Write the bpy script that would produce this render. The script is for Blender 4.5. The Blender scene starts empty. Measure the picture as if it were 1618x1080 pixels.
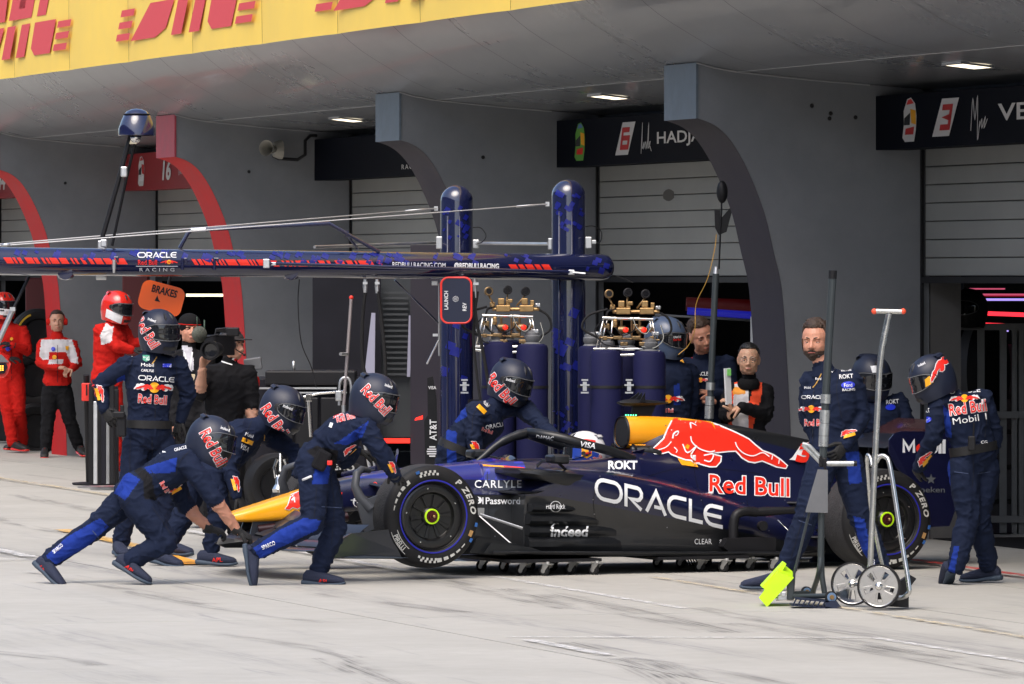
import bpy, bmesh, math, random
from mathutils import Vector, Matrix, noise
from mathutils.bvhtree import BVHTree
R = math.radians
random.seed(7)
S = bpy.context.scene
COL = S.collection

# ---------------------------------------------------------------- camera, sky, sun, exposure
CH = 2.1                      # camera height (m)
FP = 10000.0                  # focal length expressed in photograph pixels (1618 px wide)
cam_d = bpy.data.cameras.new('camera'); cam = bpy.data.objects.new('camera', cam_d); COL.objects.link(cam)
cam.location = (0, 0, CH); cam.rotation_euler = (R(90), 0, 0)
cam_d.sensor_width = 36; cam_d.lens = FP/1618*36; cam_d.shift_y = -103/1618
cam_d.clip_start = 1; cam_d.clip_end = 600
S.camera = cam
w = bpy.data.worlds.new('World'); S.world = w; w.use_nodes = True
nt = w.node_tree; bg = nt.nodes['Background']
sky = nt.nodes.new('ShaderNodeTexSky'); sky.sky_type = 'NISHITA'; sky.sun_disc = False
SUN_EL, SUN_AZ = R(58), R(200)
sky.sun_elevation = SUN_EL; sky.sun_rotation = SUN_AZ; sky.dust_density = 4; sky.air_density = 1.0; sky.ozone_density = 1
nt.links.new(sky.outputs[0], bg.inputs[0]); bg.inputs[1].default_value = 0.15
sd = bpy.data.lights.new('sun', 'SUN'); sun = bpy.data.objects.new('sun', sd); COL.objects.link(sun)
sd.energy = 1.05; sd.angle = R(45); sd.color = (1.0, .95, .88)
_sv = Vector((math.sin(SUN_AZ)*math.cos(SUN_EL), math.cos(SUN_AZ)*math.cos(SUN_EL), math.sin(SUN_EL)))
sun.rotation_euler = (-_sv).to_track_quat('-Z', 'Y').to_euler()
S.view_settings.view_transform = 'Standard'; S.view_settings.look = 'None'
S.view_settings.gamma = 1; S.view_settings.use_curve_mapping = False
S.view_settings.exposure = 0.92

# ---------------------------------------------------------------- maths of the place
def W(px, py, Y):            # a point of the place at distance Y on the sight line of a photograph pixel
    return Vector(((px-809)*Y/FP, Y, CH-(py-437)*Y/FP))
def G(px, py):               # the ground point there
    return W(px, py, CH*FP/(py-437))
def PX(p):                   # back to pixels
    return 809+FP*p[0]/p[1], 437-FP*(p[2]-CH)/p[1]
WD = Vector((-.2969, .9549, 0)); NB = Vector((.9549, .2969, 0)); C3 = Vector((1.341, 50.4, 0))
def B(a, b, z):              # building axes: a along the wall (away), b into the building
    return C3+WD*a+NB*b+Vector((0, 0, z))
def b_at(px, b):             # a-coordinate where the plane b meets the sight line of column px
    t = (px-809)/FP          # (C3.x+a*wx+b*nx) = t*(C3.y+a*wy+b*ny)
    return (t*(C3.y+b*NB.y)-(C3.x+b*NB.x))/(WD.x-t*WD.y)

# ---------------------------------------------------------------- materials
MATS = {}
def mat(name, col, rough=.5, metal=0., coat=0., bump=0., bscale=60., var=0., vscale=4., emit=None, es=1., spec=.5, trans=0., alpha=1., sheen=0., stretch=None):
    if name in MATS: return MATS[name]
    m = bpy.data.materials.new(name); m.use_nodes = True; n = m.node_tree.nodes; l = m.node_tree.links
    p = n['Principled BSDF']; p.inputs['Base Color'].default_value = (*col, 1); p.inputs['Roughness'].default_value = rough
    p.inputs['Metallic'].default_value = metal; p.inputs['Coat Weight'].default_value = coat; p.inputs['Coat Roughness'].default_value = .06
    p.inputs['Specular IOR Level'].default_value = spec
    if trans: p.inputs['Transmission Weight'].default_value = trans
    if alpha < 1: p.inputs['Alpha'].default_value = alpha
    if sheen: p.inputs['Sheen Weight'].default_value = sheen; p.inputs['Sheen Roughness'].default_value = .5
    if emit: p.inputs['Emission Color'].default_value = (*emit, 1); p.inputs['Emission Strength'].default_value = es
    if bump or var:
        tc = n.new('ShaderNodeTexCoord'); mp = n.new('ShaderNodeMapping'); l.new(tc.outputs['Object'], mp.inputs[0])
        if stretch: mp.inputs['Scale'].default_value = stretch
    if bump:
        t = n.new('ShaderNodeTexNoise'); t.inputs['Scale'].default_value = bscale; t.inputs['Detail'].default_value = 5
        l.new(mp.outputs[0], t.inputs['Vector']); b = n.new('ShaderNodeBump'); b.inputs['Strength'].default_value = bump; b.inputs['Distance'].default_value = .01
        l.new(t.outputs[0], b.inputs['Height']); l.new(b.outputs[0], p.inputs['Normal'])
    if var:
        t = n.new('ShaderNodeTexNoise'); t.inputs['Scale'].default_value = vscale; t.inputs['Detail'].default_value = 7; t.inputs['Roughness'].default_value = .65
        l.new(mp.outputs[0], t.inputs['Vector'])
        r = n.new('ShaderNodeMapRange'); r.inputs[1].default_value = .3; r.inputs[2].default_value = .7; r.inputs[3].default_value = 1-var; r.inputs[4].default_value = 1+var
        l.new(t.outputs[0], r.inputs[0])
        mx = n.new('ShaderNodeVectorMath'); mx.operation = 'SCALE'; mx.inputs[0].default_value = col; l.new(r.outputs[0], mx.inputs['Scale'])
        l.new(mx.outputs[0], p.inputs['Base Color'])
        r2 = n.new('ShaderNodeMapRange'); r2.inputs[3].default_value = max(.02, rough-.12); r2.inputs[4].default_value = min(1, rough+.12)
        l.new(t.outputs[0], r2.inputs[0]); l.new(r2.outputs[0], p.inputs['Roughness'])
    MATS[name] = m; return m

M_black = mat('black_plastic', (.008, .008, .010), .5, spec=.3, var=.2, bump=.05)
M_rubber = mat('rubber', (.012, .012, .013), .75, spec=.3, bump=.15, bscale=120, var=.2)
M_carbon = mat('carbon', (.008, .009, .011), .40, coat=.2, spec=.35, var=.25, vscale=6)
M_steel = mat('steel', (.62, .62, .60), .25, 1, var=.12, vscale=12)
M_alu = mat('aluminium', (.6, .61, .62), .38, .9, var=.1)
M_chrome = mat('chrome', (.75, .74, .72), .12, 1)
M_brass = mat('brass', (.36, .23, .10), .42, .8, var=.2, vscale=30)
M_navy = mat('navy_paint', (.007, .008, .035), .22, 0, .8, var=.1)
M_bluep = mat('bright_blue', (.01, .03, .55), .35, 0, .3)
M_white = mat('white_print', (.75, .76, .78), .5)
M_red = mat('red_print', (.75, .022, .014), .45)
M_yel = mat('yellow_print', (.9, .42, .012), .45)
M_orange = mat('orange_paint', (.9, .12, .01), .4)
M_neon = mat('neon_yellow', (.46, .76, .008), .5, var=.06, vscale=20, emit=(.5, .85, .0), es=.08)
M_grey = mat('grey_plastic', (.12, .125, .135), .5, var=.15)
M_darkwall = mat('dark_panel', (.010, .010, .015), .6, var=.25, vscale=2, spec=.2)
M_glass = mat('dark_glass', (.01, .01, .012), .05, coat=.5)
M_gold = mat('gold_lanyard', (.45, .25, .04), .6)

# ---------------------------------------------------------------- object helpers
def new_obj(name, me, parent=None):
    o = bpy.data.objects.new(name, me); COL.objects.link(o)
    if parent is not None:
        o.parent = parent
        o.matrix_parent_inverse = Matrix.Identity(4)
        if not parent.get('_local'): o.matrix_parent_inverse = parent.matrix_basis.inverted() if parent.parent is None else (wm(parent)).inverted()
    return o
def wm(o):
    m = o.matrix_parent_inverse @ o.matrix_basis if o.parent else o.matrix_basis.copy()
    return wm(o.parent) @ m if o.parent else m
def tag(o, label=None, cat=None, group=None, kind=None):
    if label: o['label'] = label
    if cat: o['category'] = cat
    if group: o['group'] = group
    if kind: o['kind'] = kind
    return o
def thing(name, label, cat, loc=(0, 0, 0), group=None, rz=0):
    o = bpy.data.objects.new(name, None); COL.objects.link(o); o.location = loc; o.rotation_euler = (0, 0, rz); o.empty_display_size = .1
    return tag(o, label, cat, group)

class MB:
    """collects shapes (world coordinates); build() links them as ONE mesh object"""
    def __init__(s): s.v = []; s.f = []; s.m = []; s.sm = []
    def add(s, vs, fs, m=0, smooth=False):
        o = len(s.v); s.v += [tuple(v) for v in vs]; s.f += [tuple(i+o for i in f) for f in fs]; s.m += [m]*len(fs); s.sm += [smooth]*len(fs); return s
    def box(s, c, size, X=Vector((1, 0, 0)), Z=Vector((0, 0, 1)), m=0, bev=0.):
        c = Vector(c); X = Vector(X).normalized(); Z = Vector(Z); Y = Z.cross(X).normalized(); Z = X.cross(Y)
        a, b, d = [q/2 for q in size]
        if not bev:
            vs = [c+X*a*i+Y*b*j+Z*d*k for i in (-1, 1) for j in (-1, 1) for k in (-1, 1)]
            return s.add(vs, [(0, 1, 3, 2), (4, 6, 7, 5), (0, 4, 5, 1), (2, 3, 7, 6), (0, 2, 6, 4), (1, 5, 7, 3)], m)
        bm = bmesh.new(); bmesh.ops.create_cube(bm, size=1)
        for v in bm.verts: v.co = Vector((v.co.x*2*a, v.co.y*2*b, v.co.z*2*d))
        bmesh.ops.bevel(bm, geom=bm.edges[:], offset=min(bev, a*.9, b*.9, d*.9), segments=2, affect='EDGES', profile=.5)
        bm.verts.index_update()
        vs = [c+X*v.co.x+Y*v.co.y+Z*v.co.z for v in bm.verts]; fs = [[v.index for v in f.verts] for f in bm.faces]; bm.free()
        return s.add(vs, fs, m)
    def tube(s, pts, r, n=12, m=0, closed=False, caps=True, flat=1., up=None):
        pts = [Vector(p) for p in pts]; k = len(pts); rr = r if isinstance(r, (list, tuple)) else [r]*k
        vs = []; fs = []; prev = None
        for i, p in enumerate(pts):
            if closed: d = (pts[(i+1) % k]-pts[i-1])
            else: d = pts[min(i+1, k-1)]-pts[max(i-1, 0)]
            d.normalize()
            if prev is None:
                u = Vector(up) if up is not None else (Vector((0, 0, 1)) if abs(d.z) < .9 else Vector((1, 0, 0)))
            else: u = prev
            u = (u-d*u.dot(d)).normalized(); prev = u; q = d.cross(u)
            for j in range(n):
                a = 2*math.pi*j/n; vs.append(p+u*math.cos(a)*rr[i]+q*math.sin(a)*rr[i]*flat)
        for i in range(k if closed else k-1):
            for j in range(n):
                a = i*n+j; b = i*n+(j+1) % n; c = ((i+1) % k)*n+(j+1) % n; e = ((i+1) % k)*n+j; fs.append((a, b, c, e))
        s.add(vs, fs, m, True)
        if caps and not closed: s.add([vs[j] for j in range(n)], [tuple(range(n-1, -1, -1))], m); s.add(vs[-n:], [tuple(range(n))], m)
        return s
    def lathe(s, c, axis, prof, n=24, m=0, up=None, ang=(0, 2*math.pi), smooth=True):
        """prof: list of (distance along axis, radius)"""
        c = Vector(c); ax = Vector(axis).normalized(); u = Vector(up) if up is not None else (Vector((0, 0, 1)) if abs(ax.z) < .9 else Vector((1, 0, 0)))
        u = (u-ax*u.dot(ax)).normalized(); q = ax.cross(u); vs = []; fs = []
        full = abs(ang[1]-ang[0]-2*math.pi) < 1e-6; nn = n if full else n+1
        for (h, r) in prof:
            for j in range(nn):
                a = ang[0]+(ang[1]-ang[0])*j/n; vs.append(c+ax*h+(u*math.cos(a)+q*math.sin(a))*max(r, 1e-5))
        for i in range(len(prof)-1):
            for j in range(n):
                a = i*nn+j; b = i*nn+(j+1) % nn; fs.append((a, b, b+nn, a+nn))
        return s.add(vs, fs, m, smooth)
    def ball(s, c, r, m=0, n=16, X=Vector((1, 0, 0)), Z=Vector((0, 0, 1))):
        c = Vector(c); r = r if isinstance(r, (tuple, list)) else (r, r, r)
        X = Vector(X).normalized(); Z = Vector(Z); Y = Z.cross(X).normalized(); Z = X.cross(Y)
        vs = []; fs = []; h = n//2
        for i in range(h+1):
            t = math.pi*i/h
            for j in range(n):
                p = 2*math.pi*j/n; vs.append(c+X*r[0]*math.sin(t)*math.cos(p)+Y*r[1]*math.sin(t)*math.sin(p)+Z*r[2]*math.cos(t))
        for i in range(h):
            for j in range(n):
                fs.append((i*n+j, (i+1)*n+j, (i+1)*n+(j+1) % n, i*n+(j+1) % n))
        return s.add(vs, fs, m, True)
    def loft(s, rings, m=0, closed=True, caps=True, smooth=True):
        n = len(rings[0]); vs = [p for r in rings for p in r]; fs = []
        for i in range(len(rings)-1):
            for j in range(n if closed else n-1):
                a = i*n+j; b = i*n+(j+1) % n; fs.append((a, b, b+n, a+n))
        s.add(vs, fs, m, smooth)
        if caps and closed: s.add(rings[0], [tuple(range(n))], m); s.add(rings[-1], [tuple(range(n-1, -1, -1))], m)
        return s
    def prism(s, poly, off, m=0):
        """poly: 3D points in a plane; off: extrusion vector"""
        n = len(poly); a = [Vector(p) for p in poly]; b = [p+Vector(off) for p in a]
        s.add(a+b, [tuple(range(n-1, -1, -1)), tuple(range(n, 2*n))]+[(i, (i+1) % n, n+(i+1) % n, n+i) for i in range(n)], m); return s
    def build(s, name, mats, parent=None, auto=True, weld=True):
        me = bpy.data.meshes.new(name)
        base = Vector((0, 0, 0))
        vs = s.v
        if parent is None:
            xs = [v[0] for v in vs]; ys = [v[1] for v in vs]; zs = [v[2] for v in vs]
            base = Vector(((min(xs)+max(xs))/2, (min(ys)+max(ys))/2, min(zs))); vs = [Vector(v)-base for v in vs]
        elif not parent.get('_local'):
            inv = wm(parent).inverted(); base = Vector(); vs = [inv @ Vector(v) for v in vs]
        me.from_pydata(vs, [], s.f)
        me.polygons.foreach_set('material_index', s.m); me.polygons.foreach_set('use_smooth', s.sm)
        for mm in (mats if isinstance(mats, (list, tuple)) else [mats]): me.materials.append(mm)
        bm = bmesh.new(); bm.from_mesh(me)
        if weld: bmesh.ops.remove_doubles(bm, verts=bm.verts, dist=1e-5)
        bmesh.ops.recalc_face_normals(bm, faces=bm.faces)
        if auto:
            for e in bm.edges:
                if len(e.link_faces) == 2 and e.calc_face_angle(0) > R(38): e.smooth = False
        bm.to_mesh(me); bm.free(); me.update()
        o = bpy.data.objects.new(name, me); COL.objects.link(o)
        if parent is None: o.location = base
        else: o.parent = parent
        return o

def arc(c, r, a0, a1, n, X, Yv):
    return [Vector(c)+Vector(X)*r*math.cos(a0+(a1-a0)*i/n)+Vector(Yv)*r*math.sin(a0+(a1-a0)*i/n) for i in range(n+1)]
def catmull(pts, k=4, closed=False):
    P = [Vector(p) for p in pts]; n = len(P); out = []
    for i in range(n if closed else n-1):
        p0 = P[i-1] if (closed or i > 0) else P[0]*2-P[1]; p1 = P[i]; p2 = P[(i+1) % n]; p3 = P[(i+2) % n] if (closed or i+2 < n) else P[-1]*2-P[-2]
        for j in range(k):
            t = j/k; out.append(.5*((2*p1)+(p2-p0)*t+(2*p0-5*p1+4*p2-p3)*t*t+(3*p1-p0-3*p2+p3)*t**3))
    if not closed: out.append(P[-1])
    return out

# ---------------------------------------------------------------- flat print: lettering and emblems laid onto surfaces
_tc = {}
def text2d(txt, bold=0., shear=0., sx=1., space=1.):
    """unit-height capitals, centred; returns (verts2d, faces, width)"""
    if 'M' in txt or 'W' in txt: bold = min(bold, .0)
    key = (txt, bold, shear, sx, space)
    if key in _tc: return _tc[key]
    c = bpy.data.curves.new('t', 'FONT'); c.body = txt; c.size = 1.38; c.offset = bold; c.shear = 0; c.space_character = space; c.resolution_u = 3
    o = bpy.data.objects.new('t', c); me = o.to_mesh()
    vs = [(v.co.x*sx+shear*v.co.y, v.co.y) for v in me.vertices]; fs = [tuple(p.vertices) for p in me.polygons]
    o.to_mesh_clear(); bpy.data.objects.remove(o); bpy.data.curves.remove(c)
    if vs:
        x0 = min(v[0] for v in vs); x1 = max(v[0] for v in vs)
    else: x0 = x1 = 0
    vs = [(v[0]-(x0+x1)/2, v[1]-.5) for v in vs]
    _tc[key] = (vs, fs, x1-x0); return _tc[key]
def poly2d(pts): return ([tuple(p) for p in pts], [tuple(range(len(pts)))], 1)
def circ2d(r, n=20, cx=0, cy=0, ry=None): return poly2d([(cx+r*math.cos(2*math.pi*i/n), cy+(ry or r)*math.sin(2*math.pi*i/n)) for i in range(n)])
def ring2d(r0, r1, n=24, a0=0, a1=2*math.pi):
    vs = []; fs = []
    for i in range(n+1):
        a = a0+(a1-a0)*i/n; vs += [(r0*math.cos(a), r0*math.sin(a)), (r1*math.cos(a), r1*math.sin(a))]
    for i in range(n): fs.append((2*i, 2*i+1, 2*i+3, 2*i+2))
    return (vs, fs, 1)
def stroke2d(path, w):
    P = [Vector(p) for p in path]; closed = (P[0]-P[-1]).length < 1e-6; vs = []; n = len(P)
    for i, p in enumerate(P):
        if closed: a = P[i-1] if i > 0 else P[-2]; b = P[i+1] if i < n-1 else P[1]
        else: a = P[max(i-1, 0)]; b = P[min(i+1, n-1)]
        d1 = (p-a).normalized() if (p-a).length > 1e-9 else (b-p).normalized(); d2 = (b-p).normalized() if (b-p).length > 1e-9 else d1
        d = (d1+d2).normalized(); q = Vector((-d.y, d.x)); k = 1/max(.45, q.dot(Vector((-d1.y, d1.x))))
        vs += [tuple(p+q*w/2*k), tuple(p-q*w/2*k)]
    return (vs, [(2*i, 2*i+1, 2*i+3, 2*i+2) for i in range(n-1)], 1)
def join2d(*a):
    vs = []; fs = []
    for (v, f, *_) in a:
        o = len(vs); vs += v; fs += [tuple(i+o for i in q) for q in f]
    return (vs, fs, 1)
def xf2d(sh, s=1., dx=0, dy=0, rot=0, sy=None):
    c, q = math.cos(rot), math.sin(rot); sy = sy or s
    return ([((x*s)*c-(y*sy)*q+dx, (x*s)*q+(y*sy)*c+dy) for x, y in sh[0]], sh[1], sh[2])
def cutgrid(sh, cell):
    bm = bmesh.new(); vv = [bm.verts.new((x, y, 0)) for x, y in sh[0]]
    for f in sh[1]:
        try: bm.faces.new([vv[i] for i in f])
        except ValueError: pass
    bmesh.ops.triangulate(bm, faces=[f for f in bm.faces if len(f.verts) > 4])
    if cell:
        xs = [v.co.x for v in bm.verts]; ys = [v.co.y for v in bm.verts]
        for ax, lo, hi in ((0, min(xs), max(xs)), (1, min(ys), max(ys))):
            k = math.floor(lo/cell)+1
            while k*cell < hi:
                co = Vector((k*cell if ax == 0 else 0, k*cell if ax else 0, 0)); no = Vector((1, 0, 0) if ax == 0 else (0, 1, 0))
                bmesh.ops.bisect_plane(bm, geom=bm.verts[:]+bm.edges[:]+bm.faces[:], plane_co=co, plane_no=no, dist=1e-6); k += 1
    bm.verts.index_update()
    r = ([(v.co.x, v.co.y) for v in bm.verts], [[v.index for v in f.verts] for f in bm.faces]); bm.free(); return r
class Target:
    """surface that lettering is laid on: BVH of objects, world space"""
    def __init__(s, objs):
        vs = []; fs = []
        for o in objs:
            m = wm(o); k = len(vs); vs += [m @ v.co for v in o.data.vertices]; fs += [[i+k for i in p.vertices] for p in o.data.polygons]
        s.t = BVHTree.FromPolygons(vs, fs)
def lay(mb, tgt, layers, px, py, size, rot=0., cell=7., near=None, lift=.003, sy=1., maxd=None):
    """lay flat shapes on a surface; px,py = centre as photographed, size = height in photograph pixels, rot = degrees ccw
    layers: list of (shape2d, material index)"""
    cr, sr = math.cos(R(rot)), math.sin(R(rot)); eye = Vector((0, 0, CH))
    for k, (sh, mi) in enumerate(layers):
        V, F = cutgrid(xf2d(sh, size, sy=size*sy), cell); hit = []
        for x, y in V:
            X = px+x*cr-y*sr; Yp = py-(x*sr+y*cr)
            d = Vector(((X-809)/FP, 1, -(Yp-437)/FP)).normalized()
            h, no, _, dist = tgt.t.ray_cast(eye+d*30, d, 60)
            if h is None: hit.append(None); continue
            if no.dot(d) > 0: no = -no
            hit.append((h+no*.0008-d*(lift+k*.0022), h.y))
        ok = [h[1] for h in hit if h]
        if not ok: continue
        ok.sort(); med = ok[len(ok)//2]
        lim = maxd or .2
        hit2 = [h[0] if (h and abs(h[1]-med) < lim) else None for h in hit]
        idx = {}; vs = []; fs = []
        for f in F:
            if all(hit2[i] is not None for i in f):
                g = []
                for i in f:
                    if i not in idx: idx[i] = len(vs); vs.append(hit2[i])
                    g.append(idx[i])
                fs.append(g)
        mb.add(vs, fs, mi)
def place2d(mb, sh, o, X, Y, size, mi=0, sy=1.):
    o = Vector(o); X = Vector(X); Y = Vector(Y)
    mb.add([o+X*x*size+Y*y*size*sy for x, y in sh[0]], sh[1], mi)

# word shapes -------------------------------------------------
def oracle2d():
    """wide rounded lettering built from strokes, unit height, centred"""
    t = .17; h = .5-t/2; out = []; x = 0
    def rr(x0, x1, r=.30, a0=0): pass
    def cap(cx, a0, a1, r=h, n=8): return [(cx+r*math.cos(R(a0+(a1-a0)*i/n)), r*math.sin(R(a0+(a1-a0)*i/n))) for i in range(n+1)]
    # O
    out.append(stroke2d(cap(.5, 90, 270)+cap(1.05, -90, 90)+[(.5, h)], t))
    # R
    x = 1.72
    out.append(stroke2d([(x, -.5), (x, h)]+[(x+.62, h)]+[(x+.62+.24*math.cos(R(a)), h-.26+.26*math.sin(R(a))) for a in (60, 20, -20, -60)]+[(x+.62, h-.53), (x+.25, h-.53), (x+.85, -.5)], t))
    # A
    x = 2.85
    out.append(stroke2d([(x, -.5), (x+.52, h+.02), (x+1.04, -.5)], t)); out.append(stroke2d([(x+.42, -.22), (x+.80, -.22)], t*.9))
    # C
    x = 4.05
    out.append(stroke2d([(x+.98, h), (x+.42, h)]+cap(x+.42, 90, 270)[1:]+[(x+.98, -h)], t))
    # L
    x = 5.25
    out.append(stroke2d([(x, .5), (x, -h), (x+.68, -h)], t))
    # E
    x = 6.05
    out.append(stroke2d([(x+.98, h), (x+.42, h)]+cap(x+.42, 90, 270)[1:]+[(x+.98, -h)], t)); out.append(stroke2d([(x+.1, 0), (x+.9, 0)], t*.9))
    j = join2d(*out); W_ = 7.05
    return ([(a-W_/2, b) for a, b in j[0]], j[1], W_)
ORACLE = oracle2d()
# charging bull traced as a silhouette, facing left, about 2.9 wide x 1 high
BULLP = [(-1.45, -.30), (-1.30, -.05), (-1.12, .12), (-1.05, .38), (-.86, .46), (-.80, .33), (-.45, .50), (-.1, .44), (.35, .22), (.70, .20), (1.02, .02), (1.22, -.02), (1.46, -.24),
         (1.40, -.33), (1.05, -.26), (.62, -.20), (.35, -.06), (-.05, -.06), (.18, -.26), (.08, -.42), (-.16, -.46), (-.40, -.30), (-.55, -.12), (-.70, -.30), (-.95, -.34), (-1.15, -.22)]
BULL = poly2d(BULLP)
def grow(pts, d):
    P = [Vector(p) for p in pts]; n = len(P); ar = sum(P[i].x*P[(i+1) % n].y-P[(i+1) % n].x*P[i].y for i in range(n)); sg = 1 if ar > 0 else -1; out = []
    for i in range(n):
        a = (P[i]-P[i-1]).normalized(); b = (P[(i+1) % n]-P[i]).normalized(); q = Vector((a.y+b.y, -(a.x+b.x)))
        if q.length < 1e-6: q = Vector((a.y, -a.x))
        q.normalize(); out.append(tuple(P[i]+q*sg*d))
    return out
BULLW = poly2d(grow(BULLP, .07))
def flipx(sh): return ([(-x, y) for x, y in sh[0]], [tuple(reversed(f)) for f in sh[1]], sh[2])
MSH = stroke2d([(-.38, -.5), (-.38, .38), (0, -.25), (.38, .38), (.38, -.5)], .2)
RB_W = text2d('Red Bull', .075, 0, .86, 1.02); RB_R = text2d('Red Bull', .022, 0, .86, 1.02)
def bulls_layers():  # sun with two facing bulls (unit height), materials 0 white,1 red,2 yellow
    return [(xf2d(BULLW, .55, -.82, 0), 0), (xf2d(flipx(BULLW), .55, .82, 0), 0), (circ2d(.42, 20), 2), (xf2d(flipx(BULL), .5, -.78, 0), 1), (xf2d(BULL, .5, .78, 0), 1)]
def rb_layers(): return [(RB_W, 0), (RB_R, 1)]
DM = [M_white, M_red, M_yel, M_bluep, M_black]
# ================================================================ THE SETTING
def ground_material():
    m = bpy.data.materials.new('concrete_ground'); m.use_nodes = True; n = m.node_tree.nodes; l = m.node_tree.links; p = n['Principled BSDF']
    geo = n.new('ShaderNodeNewGeometry')
    mp = n.new('ShaderNodeMapping'); mp.vector_type = 'POINT'; l.new(geo.outputs['Position'], mp.inputs[0]); mp.inputs['Rotation'].default_value = (0, 0, R(-17.3))
    def nz(scale, detail=6, rough=.6, stretch=None, dist=0):
        t = n.new('ShaderNodeTexNoise'); t.inputs['Scale'].default_value = scale; t.inputs['Detail'].default_value = detail; t.inputs['Roughness'].default_value = rough; t.inputs['Distortion'].default_value = dist
        if stretch:
            q = n.new('ShaderNodeMapping'); q.inputs['Scale'].default_value = stretch; q.inputs['Rotation'].default_value = (0, 0, 0)
            l.new(mp.outputs[0], q.inputs[0]); l.new(q.outputs[0], t.inputs['Vector'])
        else: l.new(geo.outputs['Position'], t.inputs['Vector'])
        return t.outputs[0]
    def ramp(src, a, b, c=0, d=1):
        r = n.new('ShaderNodeMapRange'); r.inputs[1].default_value = a; r.inputs[2].default_value = b; r.inputs[3].default_value = c; r.inputs[4].default_value = d; l.new(src, r.inputs[0]); return r.outputs[0]
    def mix(fac, c1, c2, bt='MIX'):
        x = n.new('ShaderNodeMix'); x.data_type = 'RGBA'; x.blend_type = bt
        if hasattr(fac, 'type'): l.new(fac, x.inputs[0])
        else: x.inputs[0].default_value = fac
        for k, c in ((6, c1), (7, c2)):
            if hasattr(c, 'links'): l.new(c, x.inputs[k])
            else: x.inputs[k].default_value = (*c, 1)
        return x.outputs[2]
    base = mix(ramp(nz(.7), .35, .65), (.36, .349, .312), (.41, .399, .36))
    base = mix(ramp(nz(9, 8, .7), .42, .72, 0, .30), base, (.33, .315, .29))
    # brushed finish across the lane
    base = mix(ramp(nz(3.0, 4, .5, (1.4, 34, 1)), .45, .75, 0, .30), base, (.33, .32, .30))
    # rubber marks running with the traffic
    tr = ramp(nz(.75, 5, .62, (1.8, .13, 1), .25), .55, .68, 0, 1)
    tr2 = ramp(nz(5, 5, .6, (9, .35, 1), .1), .42, .60, .1, 1)
    mm = n.new('ShaderNodeMath'); mm.operation = 'MULTIPLY'; l.new(tr, mm.inputs[0]); l.new(tr2, mm.inputs[1])
    m2 = n.new('ShaderNodeMath'); m2.operation = 'MULTIPLY'; m2.inputs[1].default_value = .6; l.new(mm.outputs[0], m2.inputs[0])
    base = mix(m2.outputs[0], base, (.13, .13, .14))
    # small scuffs and spots
    base = mix(ramp(nz(2.2, 6, .65, (3.2, .22, 1), .3), .62, .74, 0, .55), base, (.16, .16, .17))
    base = mix(ramp(nz(38, 2, .5), .74, .78, 0, .5), base, (.14, .135, .13))
    l.new(base, p.inputs['Base Color']); l.new(ramp(nz(5), .3, .7, .62, .85), p.inputs['Roughness'])
    b = n.new('ShaderNodeBump'); b.inputs['Strength'].default_value = .25; b.inputs['Distance'].default_value = .006; l.new(nz(60, 6, .7), b.inputs['Height']); l.new(b.outputs[0], p.inputs['Normal'])
    return m
M_ground = ground_material()
M_joint = mat('joint_filler', (.06, .06, .06), .9)
def sheet(name, pts, z, m, kind='structure', parent=None):
    o = MB().add([(p[0], p[1], z) for p in pts], [tuple(range(len(pts)))]).build(name, m, parent)
    return o
gnd = sheet('ground', [(-160, -60), (160, -60), (160, 260), (-160, 260)], -.012, M_joint); tag(gnd, kind='structure'); gnd['label'] = 'concrete pit lane ground'
# concrete slabs with open joints, laid out along the lane axes
J0 = G(1454, 962); j_b = (J0-C3).dot(NB); j_a = (J0-C3).dot(WD)
def slab(a0, a1, b0, b1, g=.006):
    mb = MB(); P = [B(a, b, 0) for a, b in ((a0+g, b0+g), (a1-g, b0+g), (a1-g, b1-g), (a0+g, b1-g))]
    mb.prism([p-Vector((0, 0, .012)) for p in P], (0, 0, .012)); return mb.build('concrete_slab', M_ground, gnd)
aa = [j_a-60, j_a-24, j_a-8, j_a, j_a+8.2, j_a+16.4, j_a+24.6, j_a+32.8, j_a+60, j_a+120]; bb = [j_b-40, j_b-12, j_b-7.2, j_b-3.6, j_b, j_b+1.6, j_b+12.2, j_b+60]
for i in range(len(aa)-1):
    for j in range(len(bb)-1): slab(aa[i], aa[i+1], bb[j], bb[j+1])
M_wl = mat('white_road_paint', (.62, .62, .61), .6, var=.12, vscale=9)
M_yl = mat('yellow_road_paint', (.62, .36, .08), .6, var=.2, vscale=9)
M_ol = mat('orange_road_paint', (.80, .34, .03), .6, var=.1, vscale=9)
M_ylf = mat('worn_yellow_road_paint', (.50, .42, .27), .7, var=.25, vscale=5)
M_rl = mat('red_road_paint', (.5, .05, .04), .6, var=.2)
def worn(m, a, b):
    n = m.node_tree.nodes; l = m.node_tree.links; p = n['Principled BSDF']; t = n.new('ShaderNodeTexNoise'); g = n.new('ShaderNodeNewGeometry'); t.inputs['Scale'].default_value = 7; t.inputs['Detail'].default_value = 8; t.inputs['Roughness'].default_value = .75; l.new(g.outputs['Position'], t.inputs['Vector']); r = n.new('ShaderNodeMapRange'); r.inputs[1].default_value = a; r.inputs[2].default_value = b; l.new(t.outputs[0], r.inputs[0]); l.new(r.outputs[0], p.inputs['Alpha'])
worn(M_wl, .38, .60); worn(M_ylf, .42, .62); worn(M_yl, .35, .55); worn(M_ol, .28, .42); worn(M_rl, .38, .55)
def line(name, p, q, wpx, m, z=.004):
    a = G(*p); b = G(*q); d = (b-a).normalized(); n_ = Vector((-d.y, d.x, 0)); 
    w_ = wpx
    sheet(name, [a+n_*w_/2, b+n_*w_/2, b-n_*w_/2, a-n_*w_/2], z, m); o = bpy.context.scene.objects[-1] if False else None
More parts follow.
